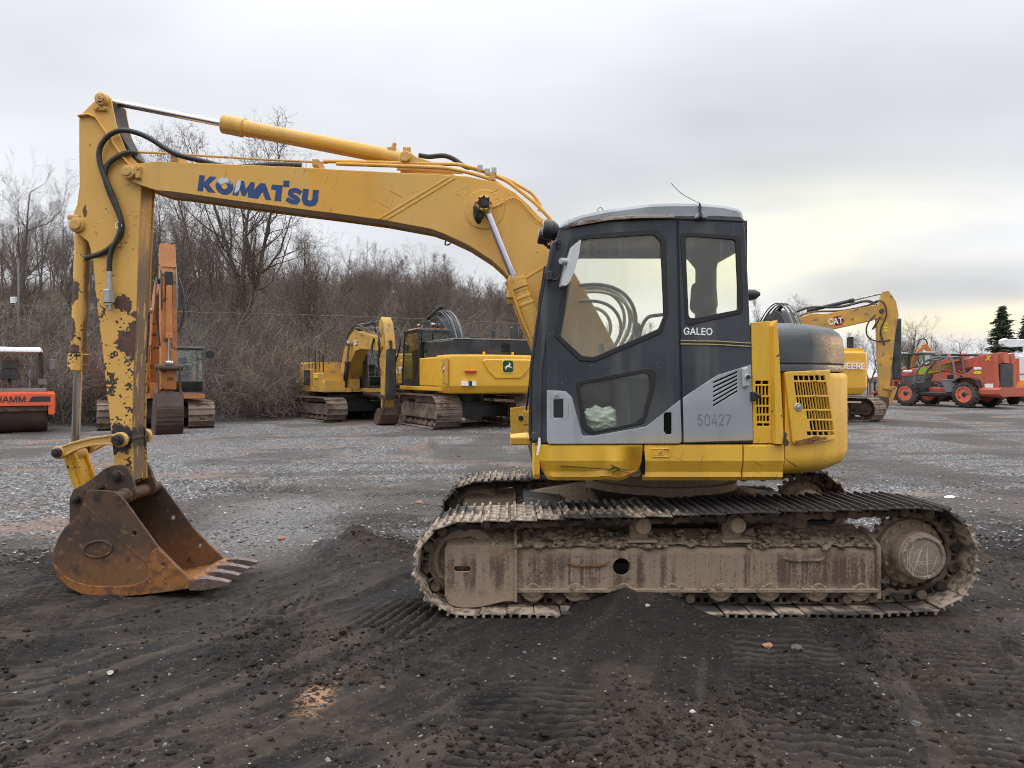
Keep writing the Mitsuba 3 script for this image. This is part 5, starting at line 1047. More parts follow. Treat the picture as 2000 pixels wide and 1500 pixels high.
def digger(name, label, C, yaw_low, yaw_up, col, L=4.4, h=.95, w=.75, gauge=2.5, tail=2.5, hw=1.35, z0=1.12, zc=2.25, hood=2.45, hood_m=None, cw_m=None, cab=(.35, 2.0, .30, 1.32, 1.15, 2.95), cabm='charcoal', pins=None, boomm=None,
           boom_w=.46, arm_w=.34, bucket=True, toolbox=True, rails=True, deck_m=None, cyl_m='charcoal', glass='green_glass', round_=.9, sill=None, hoses=0):
    t = thing(name, label, 'excavator')
    gzc = gz(*C)
    P0 = put(t, MT(C[0], C[1], gzc-.03, yaw_low)); P = put(t, MT(C[0], C[1], gzc-.03, yaw_up))
    cw_m = cw_m or col; hood_m = hood_m or col; boomm = boomm or col; deck_m = deck_m or col
    for y in (-gauge/2, gauge/2): track_unit(P0, y, L, h, w)
    P0('carbody', cat(*[box(s*.9-.25, s*.9+.25, -gauge/2, gauge/2, .35, .72, .05) for s in (-1, 1)], box(-.9, .9, -.7, .7, .40, .82, .06), rod((0, 0, .7), (0, 0, z0), .75, 28)), 'charcoal')
    P('upper_frame', cat(box(-tail*.7, 1.7, -hw+.02, -.25, z0, z0+.16, .02), box(-tail*.7, 2.05, .22, hw-.02, z0, z0+.14, .02), box(-tail*.7, 1.3, -.25, .22, z0, z0+.5, .02)), deck_m)
    # counterweight, rounded in plan
    a = np.linspace(-1, 1, 25)*math.pi/2
    plan = np.array([(-tail*.55, -hw)]+[(-tail*.62-tail*.38*math.cos(q)**round_ if math.cos(q) > 0 else -tail*.62, hw*math.copysign(abs(math.sin(q))**.75, math.sin(q))) for q in a]+[(-tail*.55, hw)])
    plan = ccw(plan); c0 = np.array([-tail*.55, 0])
    def ring(z, d): return np.column_stack([c0+(plan-c0)*(1-d/np.maximum(np.linalg.norm(plan-c0, axis=1), .3)[:, None]), np.full(len(plan), z)])
    cwk = P('counterweight', loft([ring(z0-.08, .25), ring(z0-.04, .12), ring(z0+.14, .02), ring(z0+.20, 0), ring(zc-.14, 0), ring(zc-.04, .03), ring(zc, .12)]), cw_m, None, 38)
    P('engine_hood', box(-tail*.86, -.15, -hw+.12, hw-.25, zc-.5, hood, .06), hood_m)
    P('side_door', box(-tail*.57, -.10, -hw+.02, hw-.02, z0+.16, zc-.06, .03), cw_m)
    P('exhaust', cat(rod((-tail*.5, -.5, hood), (-tail*.5, -.5, hood+.35), .07, 12), box(-tail*.5-.3, -tail*.5+.1, .1, .5, hood, hood+.10, .03)), 'charcoal')
    if toolbox: P('toolbox', cat(box(.2, 1.55, -hw+.02, -.5, z0+.16, z0+.72, .04), box(.9, 1.75, -hw+.02, -.5, z0+.02, z0+.42, .04)), deck_m)
    if rails:
        for k_, (xa, xb) in enumerate(((-.6, .25), (.35, 1.35))):
            P('handrail', cat(pipe([(xa, -hw+.1, zc-.1), (xa, -hw+.1, zc+.75), (xb, -hw+.1, zc+.70-.2*k_), (xb, -hw+.1, z0+.6)], .022, 6), rod(((xa+xb)/2, -hw+.1, zc+.72-.1*k_), ((xa+xb)/2, -hw+.1, z0+.8), .016, 6)), 'charcoal')
    glass_box(P, 'cab', *cab, body=cabm, glass=glass, slope=.28, sill=sill)
    if pins:
        B, A = pins['boom'], pins['arm']
        bo = ccw(np.array(B)); bk = P('boom', prism(bo, -boom_w/2, boom_w/2, .015), boomm).split('__', 1)[1]
        ar = ccw(np.array(A)); P('arm', prism(ar, -arm_w/2, arm_w/2, .015), pins.get('arm_m', boomm))
        for k_, (p, q_, r, s) in enumerate(pins['rams']):
            if k_ == 0:
                for y in (-boom_w/2-.11, boom_w/2+.11): ram(P, 'boom_cylinder', p, q_, r, s, cyl_m, y)
            else: ram(P, ('arm_cylinder', 'bucket_cylinder')[k_-1], p, q_, r, s, pins.get('ram_m', cyl_m))
        for q_ in pins.get('pin', ()): P('pin', rod((q_[0], -boom_w/2-.06, q_[1]), (q_[0], boom_w/2+.06, q_[1]), .085, 16), 'charcoal', bk)
        for k_ in range(hoses):
            y = -.2+.4*k_/max(1, hoses-1)
            P('hose', tube([(q_[0], y, q_[1]+.04+.05*(k_ % 2)) for q_ in pins['hose']], .026, 6, 30), ('charcoal', 'grey_hose')[k_ % 3 == 1])
        if 'bucket' in pins:
            S_ = np.array(pins['bucket']); bw = pins.get('bw', .5); wrap = pins['wrap']
            P('bucket', cat(prism(ccw(S_), -bw, -bw+.04, .006), prism(ccw(S_), bw-.04, bw, .006), prism(shp(ribbon([S_[i] for i in wrap], .05))[0][0], -bw+.02, bw-.02, .006)), 'bucket_brown')
        for k_, ln in enumerate(pins.get('links', ())):
            P('link', cat(*[prism(np.array(LineString(ln).buffer(.07).exterior.coords)[:-1], s*(arm_w/2+.08)-.02, s*(arm_w/2+.08)+.02, .006) for s in (-1, 1)]), pins.get('link_m', 'bucket_brown'))
    return t, P, P0
# a leaping stag on a dark green shield, in the plane through o along xd and ud
deer = np.array([(-.95, -.30), (-.62, -.12), (-.42, .12), (-.10, .20), (.12, .34), (.20, .62), (.10, .92), (.26, .80), (.30, .60), (.42, .80), (.40, .54), (.62, .42), (.56, .30), (.40, .28), (.34, .02), (.72, -.10), (.98, -.42), (.90, -.46), (.62, -.24), (.24, -.20), (.05, -.14), (-.22, -.16), (-.36, -.42), (-.62, -.74), (-.72, -.70), (-.50, -.34), (-.60, -.26), (-.86, -.40)])
def plate(poly, o, xd, ud, d0, d1):
    xd, ud = np.asarray(xd, float)/np.linalg.norm(xd), np.asarray(ud, float)/np.linalg.norm(ud); n = np.cross(xd, ud)
    m = prism(ccw(poly), -d1, -d0, 0); v = m.vertices
    return tm(np.asarray(o, float)+v[:, :1]*xd+v[:, 2:]*ud-v[:, 1:2]*n, m.faces)
def badge(P, o, xd, ud, s, part):
    P('badge', plate(fillet(rect(-s, s, -s*1.05, s*1.0), s*.5, 3), o, xd, ud, .0, .012), 'yellow_print', part, False)
    P('badge_field', plate(fillet(rect(-s*.9, s*.9, -s*.95, s*.9), s*.45, 3), o, xd, ud, .012, .018), 'green_badge', part, False)
    P('stag', plate(deer*s*.72, o, xd, ud, .018, .024), 'white_print', part, False)
def word(P, text, o, xd, ud, h, m, part, width=None, d=.012):
    P('lettering', lettering(text, o, xd, ud, h, d, True, width), m, part, False)
hexa = np.array([(-.5, -.55), (.25, -.55), (.62, 0), (.25, .55), (-.5, .55)])
def catmark(P, o, xd, ud, h, part):
    n = np.cross(xd, ud); P('emblem', plate(hexa*h*1.5+[h*1.75, h*.5], o, xd, ud, .0, .006), 'red_print', part, False); P('emblem_field', plate(hexa*h*1.25+[h*1.72, h*.5], o, xd, ud, .006, .010), 'dark_print', part, False)
    word(P, 'CAT', np.asarray(o)+np.asarray(n, float)*.010, xd, ud, h, 'white_print', part, h*2.35, .008)
# --- big new excavator seen from behind, left of the cab
J, JP, _ = digger('crawler_excavator', 'clean yellow excavator seen from behind with dark folded boom and stag badge', (-1.72, 26.64), 116, 116, 'bright_yellow', L=4.7, h=1.10, w=.85, gauge=2.75, tail=3.05, hw=1.62, z0=1.22, zc=2.36, hood=2.86, hood_m='charcoal',
     cab=(.10, 1.95, .42, 1.56, 1.25, 3.25), cabm='charcoal', sill=1.6, boomm='charcoal', boom_w=.6, cyl_m='charcoal', rails=False, toolbox=False, hoses=7, round_=.55, deck_m='bright_yellow',
     pins=dict(boom=[(.35, 1.7), (.2, 2.1), (.55, 3.1), (1.1, 3.65), (1.7, 3.90), (2.4, 3.82), (4.6, 3.25), (4.7, 3.0), (2.4, 3.35), (1.75, 3.3), (1.2, 2.7), (.8, 1.7)], arm=[(4.3, 3.6), (4.9, 3.5), (5.0, 3.1), (4.7, .8), (4.5, .8)], arm_m='charcoal',
               rams=[((1.2, 1.5), (1.75, 3.55), .09, .6), ((1.9, 4.3), (4.5, 3.7), .08, .6)], hose=[(.1, 2.3), (.40, 3.1), (.98, 3.72), (1.7, 4.0), (2.6, 3.9)]))
tl = 3.05
badge(JP, (-tl-.037, -.27, 2.0), (0, -1, 0), (0, 0, 1), .20, 'counterweight')
badge(JP, (-tl*.66-.42, 1.60, 1.93), (-1, -.12, 0), (0, 0, 1), .15, 'counterweight')
JP('swoosh', prismx(fillet([(.62, 2.22), (-1.15, 2.22), (-1.02, 1.9), (-.7, 1.62), (.15, 1.60), (.42, 1.85)], .1, 3), -tl-.035, -tl+.25, .03), 'bright_yellow', 'counterweight')
for k_ in range(2): JP('stripe', box(-tl*.62-.75+.22*k_, -tl*.62-.60+.22*k_, 1.55, 1.63, 1.45, 2.25, .02), 'digger_yellow', 'counterweight')
JP('reflector', box(-tl-.03, -tl+.3, .78, 1.12, 1.80, 1.86), 'red_print', 'counterweight'); JP('sticker', box(-tl-.03, -tl+.3, .80, 1.22, 1.40, 1.54), 'white_print', 'counterweight'); JP('sticker', box(-tl-.034, -tl+.3, .94, 1.06, 1.40, 1.54), 'dark_print', 'counterweight')
for y in (-.62, .38): JP('lifting_eye', prism(fillet(rect(-tl*.88-.06, -tl*.88+.06, 2.3, 2.46), .05, 3), y-.03, y+.03, .008), 'bright_yellow', 'counterweight')
JP('hood_top', box(-tl*.86-.02, -.2, -1.46, 1.34, 2.845, 2.872, .01), 'zinc', 'engine_hood')  # bright sheet laid on as the painted highlight of the hood
JP('hood_panel', prismx(fillet(rect(-1.35, .9, 2.44, 2.78), .03, 2), -tl*.86-.015, -tl*.86+.02, .006), 'charcoal', 'engine_hood')
for k_ in range(7): JP('vent', box(-tl*.86-.022, -tl*.86, -.55, -.25, 2.47+k_*.04, 2.49+k_*.04, .002), 'dark_void', 'engine_hood')
JP('roof_beacon', box(.3, 1.5, .45, 1.47, 3.30, 3.36, .02), 'case_orange', 'cab'); JP('guard_rail', cat(*[pipe([(x, y, 2.9), (x, y, 3.55), (x+.5, y, 3.55), (x+.5, y, 2.9)], .02, 6) for x, y in ((-.3, .9), (-.3, 1.3))]), 'charcoal', 'cab')
JP('mirror', cat(pipe([(-2.0, -1.5, 2.4), (-2.0, -1.5, 3.15), (-1.6, -1.5, 3.15), (-1.6, -1.5, 2.4)], .025, 6), box(-1.7, -1.5, -1.35, -1.1, 2.9, 3.35, .04)), 'charcoal')
# --- yellow excavator facing half towards the viewer, further left
K_, KP, _ = digger('crawler_excavator', 'dusty yellow excavator with handrails and arched boom, rearmost on the left', (-6.64, 30.4), -53, -60, 'digger_yellow', L=4.2, h=.92, w=.80, gauge=2.4, tail=2.45, hw=1.32, z0=1.10, zc=2.05, hood=2.25,
     cab=(.35, 1.95, .30, 1.26, 1.12, 2.85), cabm='charcoal', boom_w=.5, arm_w=.36, glass='dusty_glass', hoses=3,
     pins=dict(boom=[(.3, 1.35), (.2, 1.75), (.75, 2.7), (1.45, 3.25), (2.05, 3.42), (2.7, 3.30), (4.75, 3.0), (4.85, 2.7), (4.6, 2.55), (2.75, 2.68), (2.1, 2.62), (1.6, 2.25), (.95, 1.4)],
               arm=[(4.42, 3.62), (4.62, 3.72), (4.85, 3.5), (5.10, 2.7), (5.0, 1.7), (4.86, .55), (4.62, .50), (4.58, 1.6), (4.40, 2.6), (4.38, 3.2)],
               rams=[((1.2, 1.2), (1.75, 2.9), .085, .62), ((2.1, 3.55), (4.5, 3.65), .07, .55), ((5.05, 2.9), (5.12, 1.0), .065, .6)], pin=((1.75, 2.9), (4.7, 2.8)), hose=[(1.0, 3.1), (2.0, 3.55), (3.2, 3.35), (4.3, 3.25), (4.7, 2.9), (4.5, 2.3)],
               links=[[(4.72, 1.0), (5.15, .98)], [(5.15, .98), (5.0, .45)]], bucket=[(4.70, .60), (4.98, .62), (5.02, .38), (4.88, .10), (4.6, .02), (4.35, .10), (4.45, .40)], wrap=(1, 2, 3, 4, 5), bw=.34))
for y_ in (-.24, .0, .24): KP('hose', tube([(4.3, y_, 3.2), (4.65, y_*1.5, 3.35), (5.0, y_*1.6, 2.9), (4.75, y_*1.3, 2.2), (4.7, y_, 1.7)], .032, 6, 24), 'charcoal', 'arm')
KP('hose', tube([(4.2, -.27, 3.0), (4.15, -.34, 2.6), (4.35, -.32, 2.2), (4.6, -.22, 1.9)], .04, 6, 24), 'charcoal', 'arm')
KP('guard', box(5.0, 5.2, -.16, .16, .9, 2.6, .03), 'charcoal', 'arm'); KP('boom_pipe', cat(*[tube([(1.0, y_, 2.95), (1.5, y_, 3.33), (2.1, y_, 3.49), (2.8, y_, 3.37), (4.4, y_, 3.12)], .03, 6, 24) for y_ in (-.16, 0, .16)]), 'track_brown', 'boom')
catmark(KP, (2.05, -.256, 2.86), (1, 0, 0), (0, 0, 1), .17, 'boom'); catmark(KP, (-2.0, -1.335, 1.45), (1, 0, 0), (0, 0, 1), .16, 'counterweight')
KP('sticker', box(.45, .95, -1.34, -1.25, 1.62, 1.72, .004), 'yellow_print', 'toolbox'); KP('grille', box(-.95, -.15, -1.34, -1.2, 1.35, 1.95, .02), 'charcoal', 'engine_hood')
# --- third yellow excavator, almost hidden between those two
H3, HP, _ = digger('crawler_excavator', 'mostly hidden yellow excavator between the rearmost excavator and the stag badged one', (-3.0, 33.2), -30, -25, 'digger_yellow', L=4.2, h=.92, w=.7, tail=2.6, zc=2.2, hood=2.4, cab=(.35, 1.9, .3, 1.3, 1.12, 2.8), rails=False)
word(HP, 'CAT', (-1.9, -1.365, 1.55), (1, 0, 0), (0, 0, 1), .26, 'white_print', 'counterweight')
# --- orange excavator head-on behind the arm
O, OP, _ = digger('crawler_excavator', 'old orange excavator facing the viewer behind the yellow arm, rusty bucket lowered', (-12.15, 26.1), -62, -60, 'case_orange', L=4.2, h=.92, w=.80, gauge=2.6, tail=2.4, z0=1.02, zc=2.0, hood=2.15, cab=(.25, 1.75, .36, 1.36, 1.02, 2.66), cabm='cab_grey',
     boom_w=.44, arm_w=.42, glass='dusty_glass', rails=False, cyl_m='case_orange', hoses=2,
     pins=dict(boom=[(.3, 1.3), (.2, 1.7), (1.0, 3.3), (1.9, 4.3), (2.6, 4.6), (4.0, 4.65), (4.15, 4.35), (2.7, 4.0), (2.2, 3.7), (1.5, 2.7), (.9, 1.3)],
               arm=[(3.85, 5.55), (4.15, 5.6), (4.35, 4.9), (4.45, 4.2), (4.42, 2.0), (4.32, 1.35), (4.10, 1.3), (4.02, 2.2), (3.85, 4.2), (3.75, 5.0)],
               rams=[((1.1, 1.2), (1.9, 3.8), .085, .6), ((2.2, 4.75), (3.95, 5.4), .07, .55), ((4.50, 4.35), (4.52, 2.1), .085, .68)], pin=((4.15, 4.5),), hose=[(2.4, 4.75), (3.6, 4.95), (4.2, 4.9), (4.5, 4.3), (4.55, 3.6)],
               links=[[(4.25, 1.95), (4.55, 1.95)], [(4.56, 1.97), (4.60, 1.05)]], bucket=[(4.05, 1.35), (4.62, 1.25), (4.78, .8), (4.72, .35), (4.45, .02), (4.0, -.02), (3.6, .10), (3.3, .3), (3.7, .9)], wrap=(1, 2, 3, 4, 5, 6, 7), bw=.37))
OP('pin', rod((4.5, -.36, 1.98), (4.5, .36, 1.98), .09, 14), 'bucket_brown', 'link'); OP('rib', cat(*[box(4.66, 4.80, -.36, .36, z, z+.03, .006) for z in (.45, .58, .71, .84)]), 'bucket_brown', 'bucket')
OP('arm_recess', box(4.36, 4.462, -.11, .11, 3.9, 4.75, .01), 'charcoal', 'arm'); OP('arm_cap', prism(ccw(np.array([(4.16, 5.58), (4.36, 4.9), (4.38, 4.9), (4.20, 5.60)])), -.20, .20, .004), 'case_orange', 'arm')
OP('mirror', cat(rod((1.8, 1.2, 2.5), (1.95, 1.5, 2.45), .018, 6), rod((1.95, 1.5, 2.45), (1.85, 1.52, 2.45), [(0, .13), (.5, .14), (1, .06)], 18)), 'black_plastic', 'cab')
OP('hose', tube([(4.2, -.3, 4.6), (4.55, -.36, 4.0), (4.5, -.3, 3.2), (4.45, -.24, 2.6)], .025, 6, 20), 'charcoal', 'arm'); OP('hose', tube([(4.2, .3, 4.6), (4.55, .40, 4.0), (4.5, .36, 3.4), (4.45, .26, 3.0)], .025, 6, 20), 'charcoal', 'arm')
# --- right of the cab: lettered counterweight, then the arched yellow boom with its upright arm
G, GP, _ = digger('crawler_excavator', 'yellow excavator with white letters on its counterweight, beside the front machine tail', (11.25, 29.4), 127, 91, 'bright_yellow', L=4.5, h=.98, w=.82, gauge=2.6, tail=2.55, hw=1.32, z0=1.15, zc=2.60, hood=2.72,
     cab=(.3, 1.9, .3, 1.25, 1.15, 2.95), boomm='charcoal', hoses=6, toolbox=False, rails=False, round_=.35,
     pins=dict(boom=[(.35, 1.6), (.3, 2.1), (1.0, 3.4), (2.0, 4.3), (2.8, 4.5), (3.6, 4.35), (5.4, 3.4), (5.4, 3.1), (3.4, 3.75), (2.6, 3.7), (1.7, 2.9), (.9, 1.6)], arm=[(5.1, 3.8), (5.5, 3.7), (5.6, 3.2), (5.2, .8), (5.0, .8)],
               rams=[((1.2, 1.4), (2.0, 3.8), .09, .6), ((2.4, 4.7), (5.2, 3.7), .08, .6)], hose=[(.2, 2.4), (.9, 3.6), (1.9, 4.5), (2.8, 4.68), (3.8, 4.45), (5.2, 3.7)]))
word(GP, 'JOHN DEERE', (-2.552, .72, 1.98), (0, -1, 0), (0, 0, 1), .21, 'white_print', 'counterweight', 1.75, .03)
GP('mirror', cat(rod((-1.6, -.9, 2.6), (-1.6, -.95, 2.85), .02, 6), box(-1.65, -1.5, -1.1, -.85, 2.75, 3.15, .05)), 'black_plastic')
E, EP, _ = digger('crawler_excavator', 'yellow excavator with arched boom and upright arm reaching right, beyond the dark tail', (10.15, 32.6), -20, -17.5, 'digger_yellow', L=4.4, h=.95, w=.75, cab=(.35, 2.0, .3, 1.3, 1.12, 2.9), boom_w=.5, arm_w=.40, hoses=3, toolbox=False, rails=False, hood=2.3,
     pins=dict(boom=[(.3, 1.35), (.2, 1.75), (.9, 3.2), (1.7, 4.05), (2.3, 4.32), (2.9, 4.30), (4.9, 4.62), (5.1, 4.45), (5.0, 4.15), (4.7, 4.0), (3.0, 3.62), (2.4, 3.45), (1.8, 2.9), (.95, 1.4)],
               arm=[(5.02, 5.12), (5.25, 5.18), (5.52, 4.75), (5.62, 4.2), (5.48, 3.2), (5.30, 1.4), (5.20, .85), (4.92, .85), (4.88, 2.0), (4.82, 3.6), (4.80, 4.3)],
               rams=[((1.2, 1.3), (2.0, 3.8), .085, .6), ((2.2, 4.45), (5.1, 5.1), .075, .62), ((5.62, 3.95), (5.42, 1.2), .085, .62)], pin=((4.98, 4.35),), hose=[(1.4, 4.1), (2.2, 4.52), (3.6, 4.55), (4.6, 4.72), (4.95, 4.3), (4.7, 3.6)],
               links=[[(5.1, 1.3), (5.48, 1.25)], [(5.48, 1.25), (5.3, .7)]], bucket=[(4.9, .95), (5.2, .9), (5.22, .6), (5.05, .2), (4.7, .04), (4.3, .1), (4.1, .25), (4.5, .65)], wrap=(1, 2, 3, 4, 5, 6), bw=.42, link_m='digger_yellow'))
catmark(EP, (3.0, -.256, 3.84), (1, .0, .10), (-.10, 0, 1), .24, 'boom')
for z in (3.52, 3.66, 3.80): EP('sticker', box(5.05, 5.20, -.212, -.19, z, z+.09, .002), 'yellow_print', 'arm')
EP('guard', box(5.42, 5.72, -.20, .20, 1.6, 4.05, .04), 'charcoal', 'arm'); EP('boom_pipe', cat(*[tube([(1.2, y_, 3.75), (1.75, y_, 4.15), (2.4, y_, 4.40), (3.4, y_, 4.42), (4.7, y_, 4.66)], .03, 6, 24) for y_ in (-.18, 0, .18)]), 'track_brown', 'boom')
for y_ in (-.28, .28): EP('hose', tube([(4.5, y_, 4.6), (4.95, y_*1.2, 4.75), (5.15, y_*1.2, 4.2), (4.95, y_, 3.6), (5.1, y_*.8, 3.0)], .035, 6, 24), 'charcoal', 'arm')
EP('hose', tube([(4.75, -.28, 4.2), (4.45, -.34, 3.8), (4.5, -.32, 3.3), (4.95, -.25, 3.15), (5.3, -.24, 3.2)], .03, 6, 30), 'charcoal', 'arm')
# --- road roller at the left edge
r_ = thing('road_roller', 'orange road roller with smooth dark drum and pale canopy at the left edge', 'roller')
RP = put(r_, MT(-15.05, 22.9, gz(-14.2, 22.6)-.02, -60))
RP('drum', rod((.1, -1.05, .66), (.1, 1.05, .66), [(0, .58), (.01, .64), (.02, .66), (.98, .66), (.99, .64), (1, .58)], 64), 'bucket_brown', None, 20)
RP('drum_frame', cat(box(.78, 1.02, -1.22, 1.22, .82, 1.16, .03), box(-1.0, -.7, -1.22, 1.22, .7, 1.2, .03), box(-.9, 1.0, 1.08, 1.24, .55, 1.16, .03), box(-.9, 1.0, -1.24, -1.08, .55, 1.16, .03), box(-.8, .9, -1.1, 1.1, 1.10, 1.20, .03)), 'roller_orange')
RP('scraper', box(.80, .88, -1.06, 1.06, .66, .80, .006), 'track_brown', 'drum_frame'); RP('dark_panel', prismx(ccw([(.58, .93), (1.14, .93), (1.14, 1.09), (.68, 1.09)]), 1.015, 1.03, .003), 'dark_print', 'drum_frame')
word(RP, 'HAMM', (1.02, -.22, .93), (0, 1, 0), (0, 0, 1), .16, 'dark_print', 'drum_frame', .74)
RP('platform', box(-2.6, -.75, -1.0, 1.0, .75, 1.25, .04), 'charcoal')
for y in (-.85, .85): RP('post', rod((-.95, y, 1.2), (-.95, y*.98, 2.45), .045, 8), 'charcoal')
for y in (-.85, .85): RP('post', rod((-2.4, y, 1.2), (-2.4, y*.98, 2.45), .045, 8), 'charcoal')
RP('canopy', cat(prism(fillet(np.array([(-2.75, 2.42), (-.55, 2.42), (-.6, 2.52), (-.9, 2.58), (-2.6, 2.58)]), .03, 2), -.86, .86, .04)), 'white_body')
RP('seat', cat(box(-1.9, -1.4, -.28, .28, 1.55, 1.7, .05), box(-2.0, -1.85, -.28, .28, 1.65, 2.2, .06)), 'machine_grey'); RP('steering_column', cat(rod((-1.05, 0, 1.25), (-1.25, 0, 1.85), .05, 8), tube([(-1.25+.0*math.cos(a), .2*math.cos(a), 1.85+.08*math.sin(a)) for a in np.linspace(0, 6.28, 16)], .018, 6, 24), box(-1.15, -.95, -.3, .3, 1.6, 1.8, .04)), 'charcoal')
for y in (-.55, .55): RP('handrail', pipe([(-.9, y, 1.2), (-.9, y, 1.85), (-1.4, y, 1.9), (-1.4, y, 1.25)], .022, 6), 'machine_grey')
RP('lamp', cat(box(-.82, -.72, .78, 1.02, 1.42, 1.6, .02), rod((-.9, 1.15, 1.9), (-.9, 1.15, 2.2), .09, 12)), 'machine_grey')
for y in (-.75, .75): RP('wheel', cat(rod((-2.2, y-.22, .68), (-2.2, y+.22, .68), [(0, .5), (.12, .66), (.88, .66), (1, .5)], 28)), 'tyre_rubber')
# --- red telescopic handlers
def wheel(P, x, y, r, w, m='wheel_red', steer=0):
    k_ = P('wheel', None or cat(xf(tyre(r, w), MT(x, y, r, steer))), 'tyre_rubber', None, False).split('__', 1)[1]
    s = -1 if y < 0 else 1
    P('rim', xf(cat(*[prism(circ(0, 0, r*.62, 28), min(s_*w*.50, s_*w*.44), max(s_*w*.50, s_*w*.44), .01, [circ(0, 0, r*.50, 28)]) for s_ in (-1, 1)], *[prism(circ(0, 0, r*.56, 28), min(s_*w*.40, s_*w*.30), max(s_*w*.40, s_*w*.30), .01) for s_ in (-1, 1)]), MT(x, y, r, steer)), m, k_)
    P('hub', xf(cat(rod((0, -w*.48, 0), (0, w*.48, 0), [(0, r*.13), (.1, r*.2), (.9, r*.2), (1, r*.13)], 16)), MT(x, y, r, steer)), 'charcoal', k_)
def tyre(r, w):
    t_ = np.arange(36)*2*math.pi/36
    ts = [loft([np.column_stack([r*q_*np.cos(t_), np.full(36, (s_-.5)*w), r*q_*np.sin(t_)]) for s_, q_ in ((.12, .55), (.0, .60), (.02, .78), (.12, .93), (.3, .96), (.7, .96), (.88, .93), (.98, .78), (1, .60), (.88, .55))], False)]
    for i in range(18):
        for s in (-1, 1):
            a = 2*math.pi*(i+.25*s)/18; b = box(-.05*r, .05*r, min(s*.02*w, s*.49*w), max(s*.02*w, s*.49*w), r*.93, r, .01); b = xf(b, R([0, 0, 1], s*22)); b = mv(b, (0, 0, 0)); ts.append(xf(b, R([0, 1, 0], math.degrees(a))))
    return cat(*ts)
def handler(name, label, C, yaw, red='faded_red', cabm='machine_grey', open_cab=True, boom_up=0.):
    t = thing(name, label, 'telehandler'); P = put(t, MT(C[0], C[1], gz(*C)-.02, yaw))
    P('chassis', cat(box(-2.9, 1.9, -.55, .55, .55, 1.05, .05), box(-2.6, -.7, -.95, .95, .75, 1.35, .06), prism(ccw(np.array([(-3.05, .95), (-1.3, .95), (-1.25, 1.5), (-1.9, 2.1), (-2.2, 2.75), (-3.0, 2.85), (-3.1, 1.2)])), .62, .95, .03), prism(ccw(np.array([(-3.05, .95), (-1.3, .95), (-1.25, 1.5), (-1.9, 2.1), (-2.2, 2.75), (-3.0, 2.85), (-3.1, 1.2)])), -.95, -.62, .03)), red)
    P('counterweight', box(-3.45, -2.2, -1.12, 1.12, .62, 1.08, .12), red)
    P('radiator', box(-3.12, -2.9, -.6, .6, 1.1, 2.3, .02), 'charcoal')
    b0, b1 = np.array([-2.75, 2.55]), np.array([2.9, 1.75+boom_up]); d = (b1-b0)/np.linalg.norm(b1-b0); n = np.array([-d[1], d[0]])
    q_ = lambda s, w_: b0+(b1-b0)*s+n*w_
    P('boom', cat(prism(ccw(np.array([q_(-.06, -.26), q_(.86, -.21), q_(.86, .21), q_(.45, .24), q_(.02, .34), q_(-.06, .3)])), -.26, .26, .03), prism(ccw(np.array([q_(.84, -.15), q_(1.06, -.15), q_(1.06, .15), q_(.84, .15)])), -.19, .19, .02)), red)
    P('boom_head', mv(cat(box(2.1, 2.5, -.3, .3, 1.35+boom_up, 1.98+boom_up, .05), *[prism(ccw(np.array([(2.35, 1.95+boom_up), (2.62, 1.95+boom_up), (3.02, .35), (2.72, .3)])), y-.04, y+.04, .01) for y in (-.28, .28)], box(2.65, 2.95, -.75, .75, .45, .62, .02), box(2.6, 2.85, -.75, .75, 1.5, 1.62, .02)), (.7, 0, 0)), red)
    P('lift_cylinder', cat(*[rod((-1.55, y, 1.55), (-.15, y, 1.98), .075, 12) for y in (-.33, .33)], *[rod((-.2, y, 1.96), (.35, y, 2.08), .045, 12) for y in (-.33, .33)]), red)
    P('fork', mv(cat(*[prism(ccw(np.array([(2.95, 1.3), (3.05, 1.3), (3.06, .12), (4.1, .08), (4.1, .05), (2.95, .06)])), y-.06, y+.06, .006) for y in (-.4, .4)]), (.7, 0, 0)), 'charcoal')
    return t, P
T1, TP = handler('telehandler', 'faded red telehandler with open grey roll cage and lime lettering, nearest of the red machines', (24.05, 42.43), 119)
for x in (-1.65, 1.65):
    for y in (-1.08, 1.08): wheel(TP, x, y, .70, .52)
cage = [[(-1.0, y, .75), (-1.15, y, 1.5), (-.95, y, 2.62), (-.2, y, 2.72), (.5, y, 2.55), (1.05, y, 1.95), (1.25, y, 1.3), (1.15, y, .75)] for y in (.30, 1.16)]
TP('roll_cage', cat(*[pipe(c_, .055, 8) for c_ in cage], *[rod((x, .3, z), (x, 1.16, z), .045, 8) for x, z in ((-.95, 2.62), (.5, 2.55))], rod((-.2, 1.16, 2.70), (-.35, 1.16, 1.4), .04, 8), rod((-.35, 1.16, 1.45), (-1.1, 1.16, 1.45), .04, 8)), 'machine_grey')
TP('cage_roof', cat(prism(ccw(np.array([(-1.0, 2.62), (-.2, 2.72), (.1, 2.68), (.1, 2.72), (-.2, 2.78), (-1.05, 2.70)])), .25, 1.2, .015), prism(ccw(np.array([(-1.05, .8), (-.55, .8), (-.35, 1.45), (-1.12, 1.45)])), 1.10, 1.17, .01)), 'machine_grey')
TP('beacon', rod((-.5, .7, 2.76), (-.5, .7, 2.88), .09, 12), 'wheel_red', 'cage_roof')
TP('cab_floor', cat(box(-1.0, 1.2, .28, 1.14, .62, .80, .03), box(.75, 1.15, .3, 1.1, .8, 1.35, .04)), 'charcoal')
TP('seat', cat(box(-.55, -.1, .5, .95, 1.05, 1.22, .05), box(-.65, -.5, .5, .95, 1.2, 1.75, .05)), 'seat_cloth'); TP('steering_wheel', cat(rod((.85, .72, 1.3), (.6, .72, 1.65), .03, 8), rod((.6, .72, 1.64), (.585, .72, 1.66), .19, 18)), 'black_plastic')
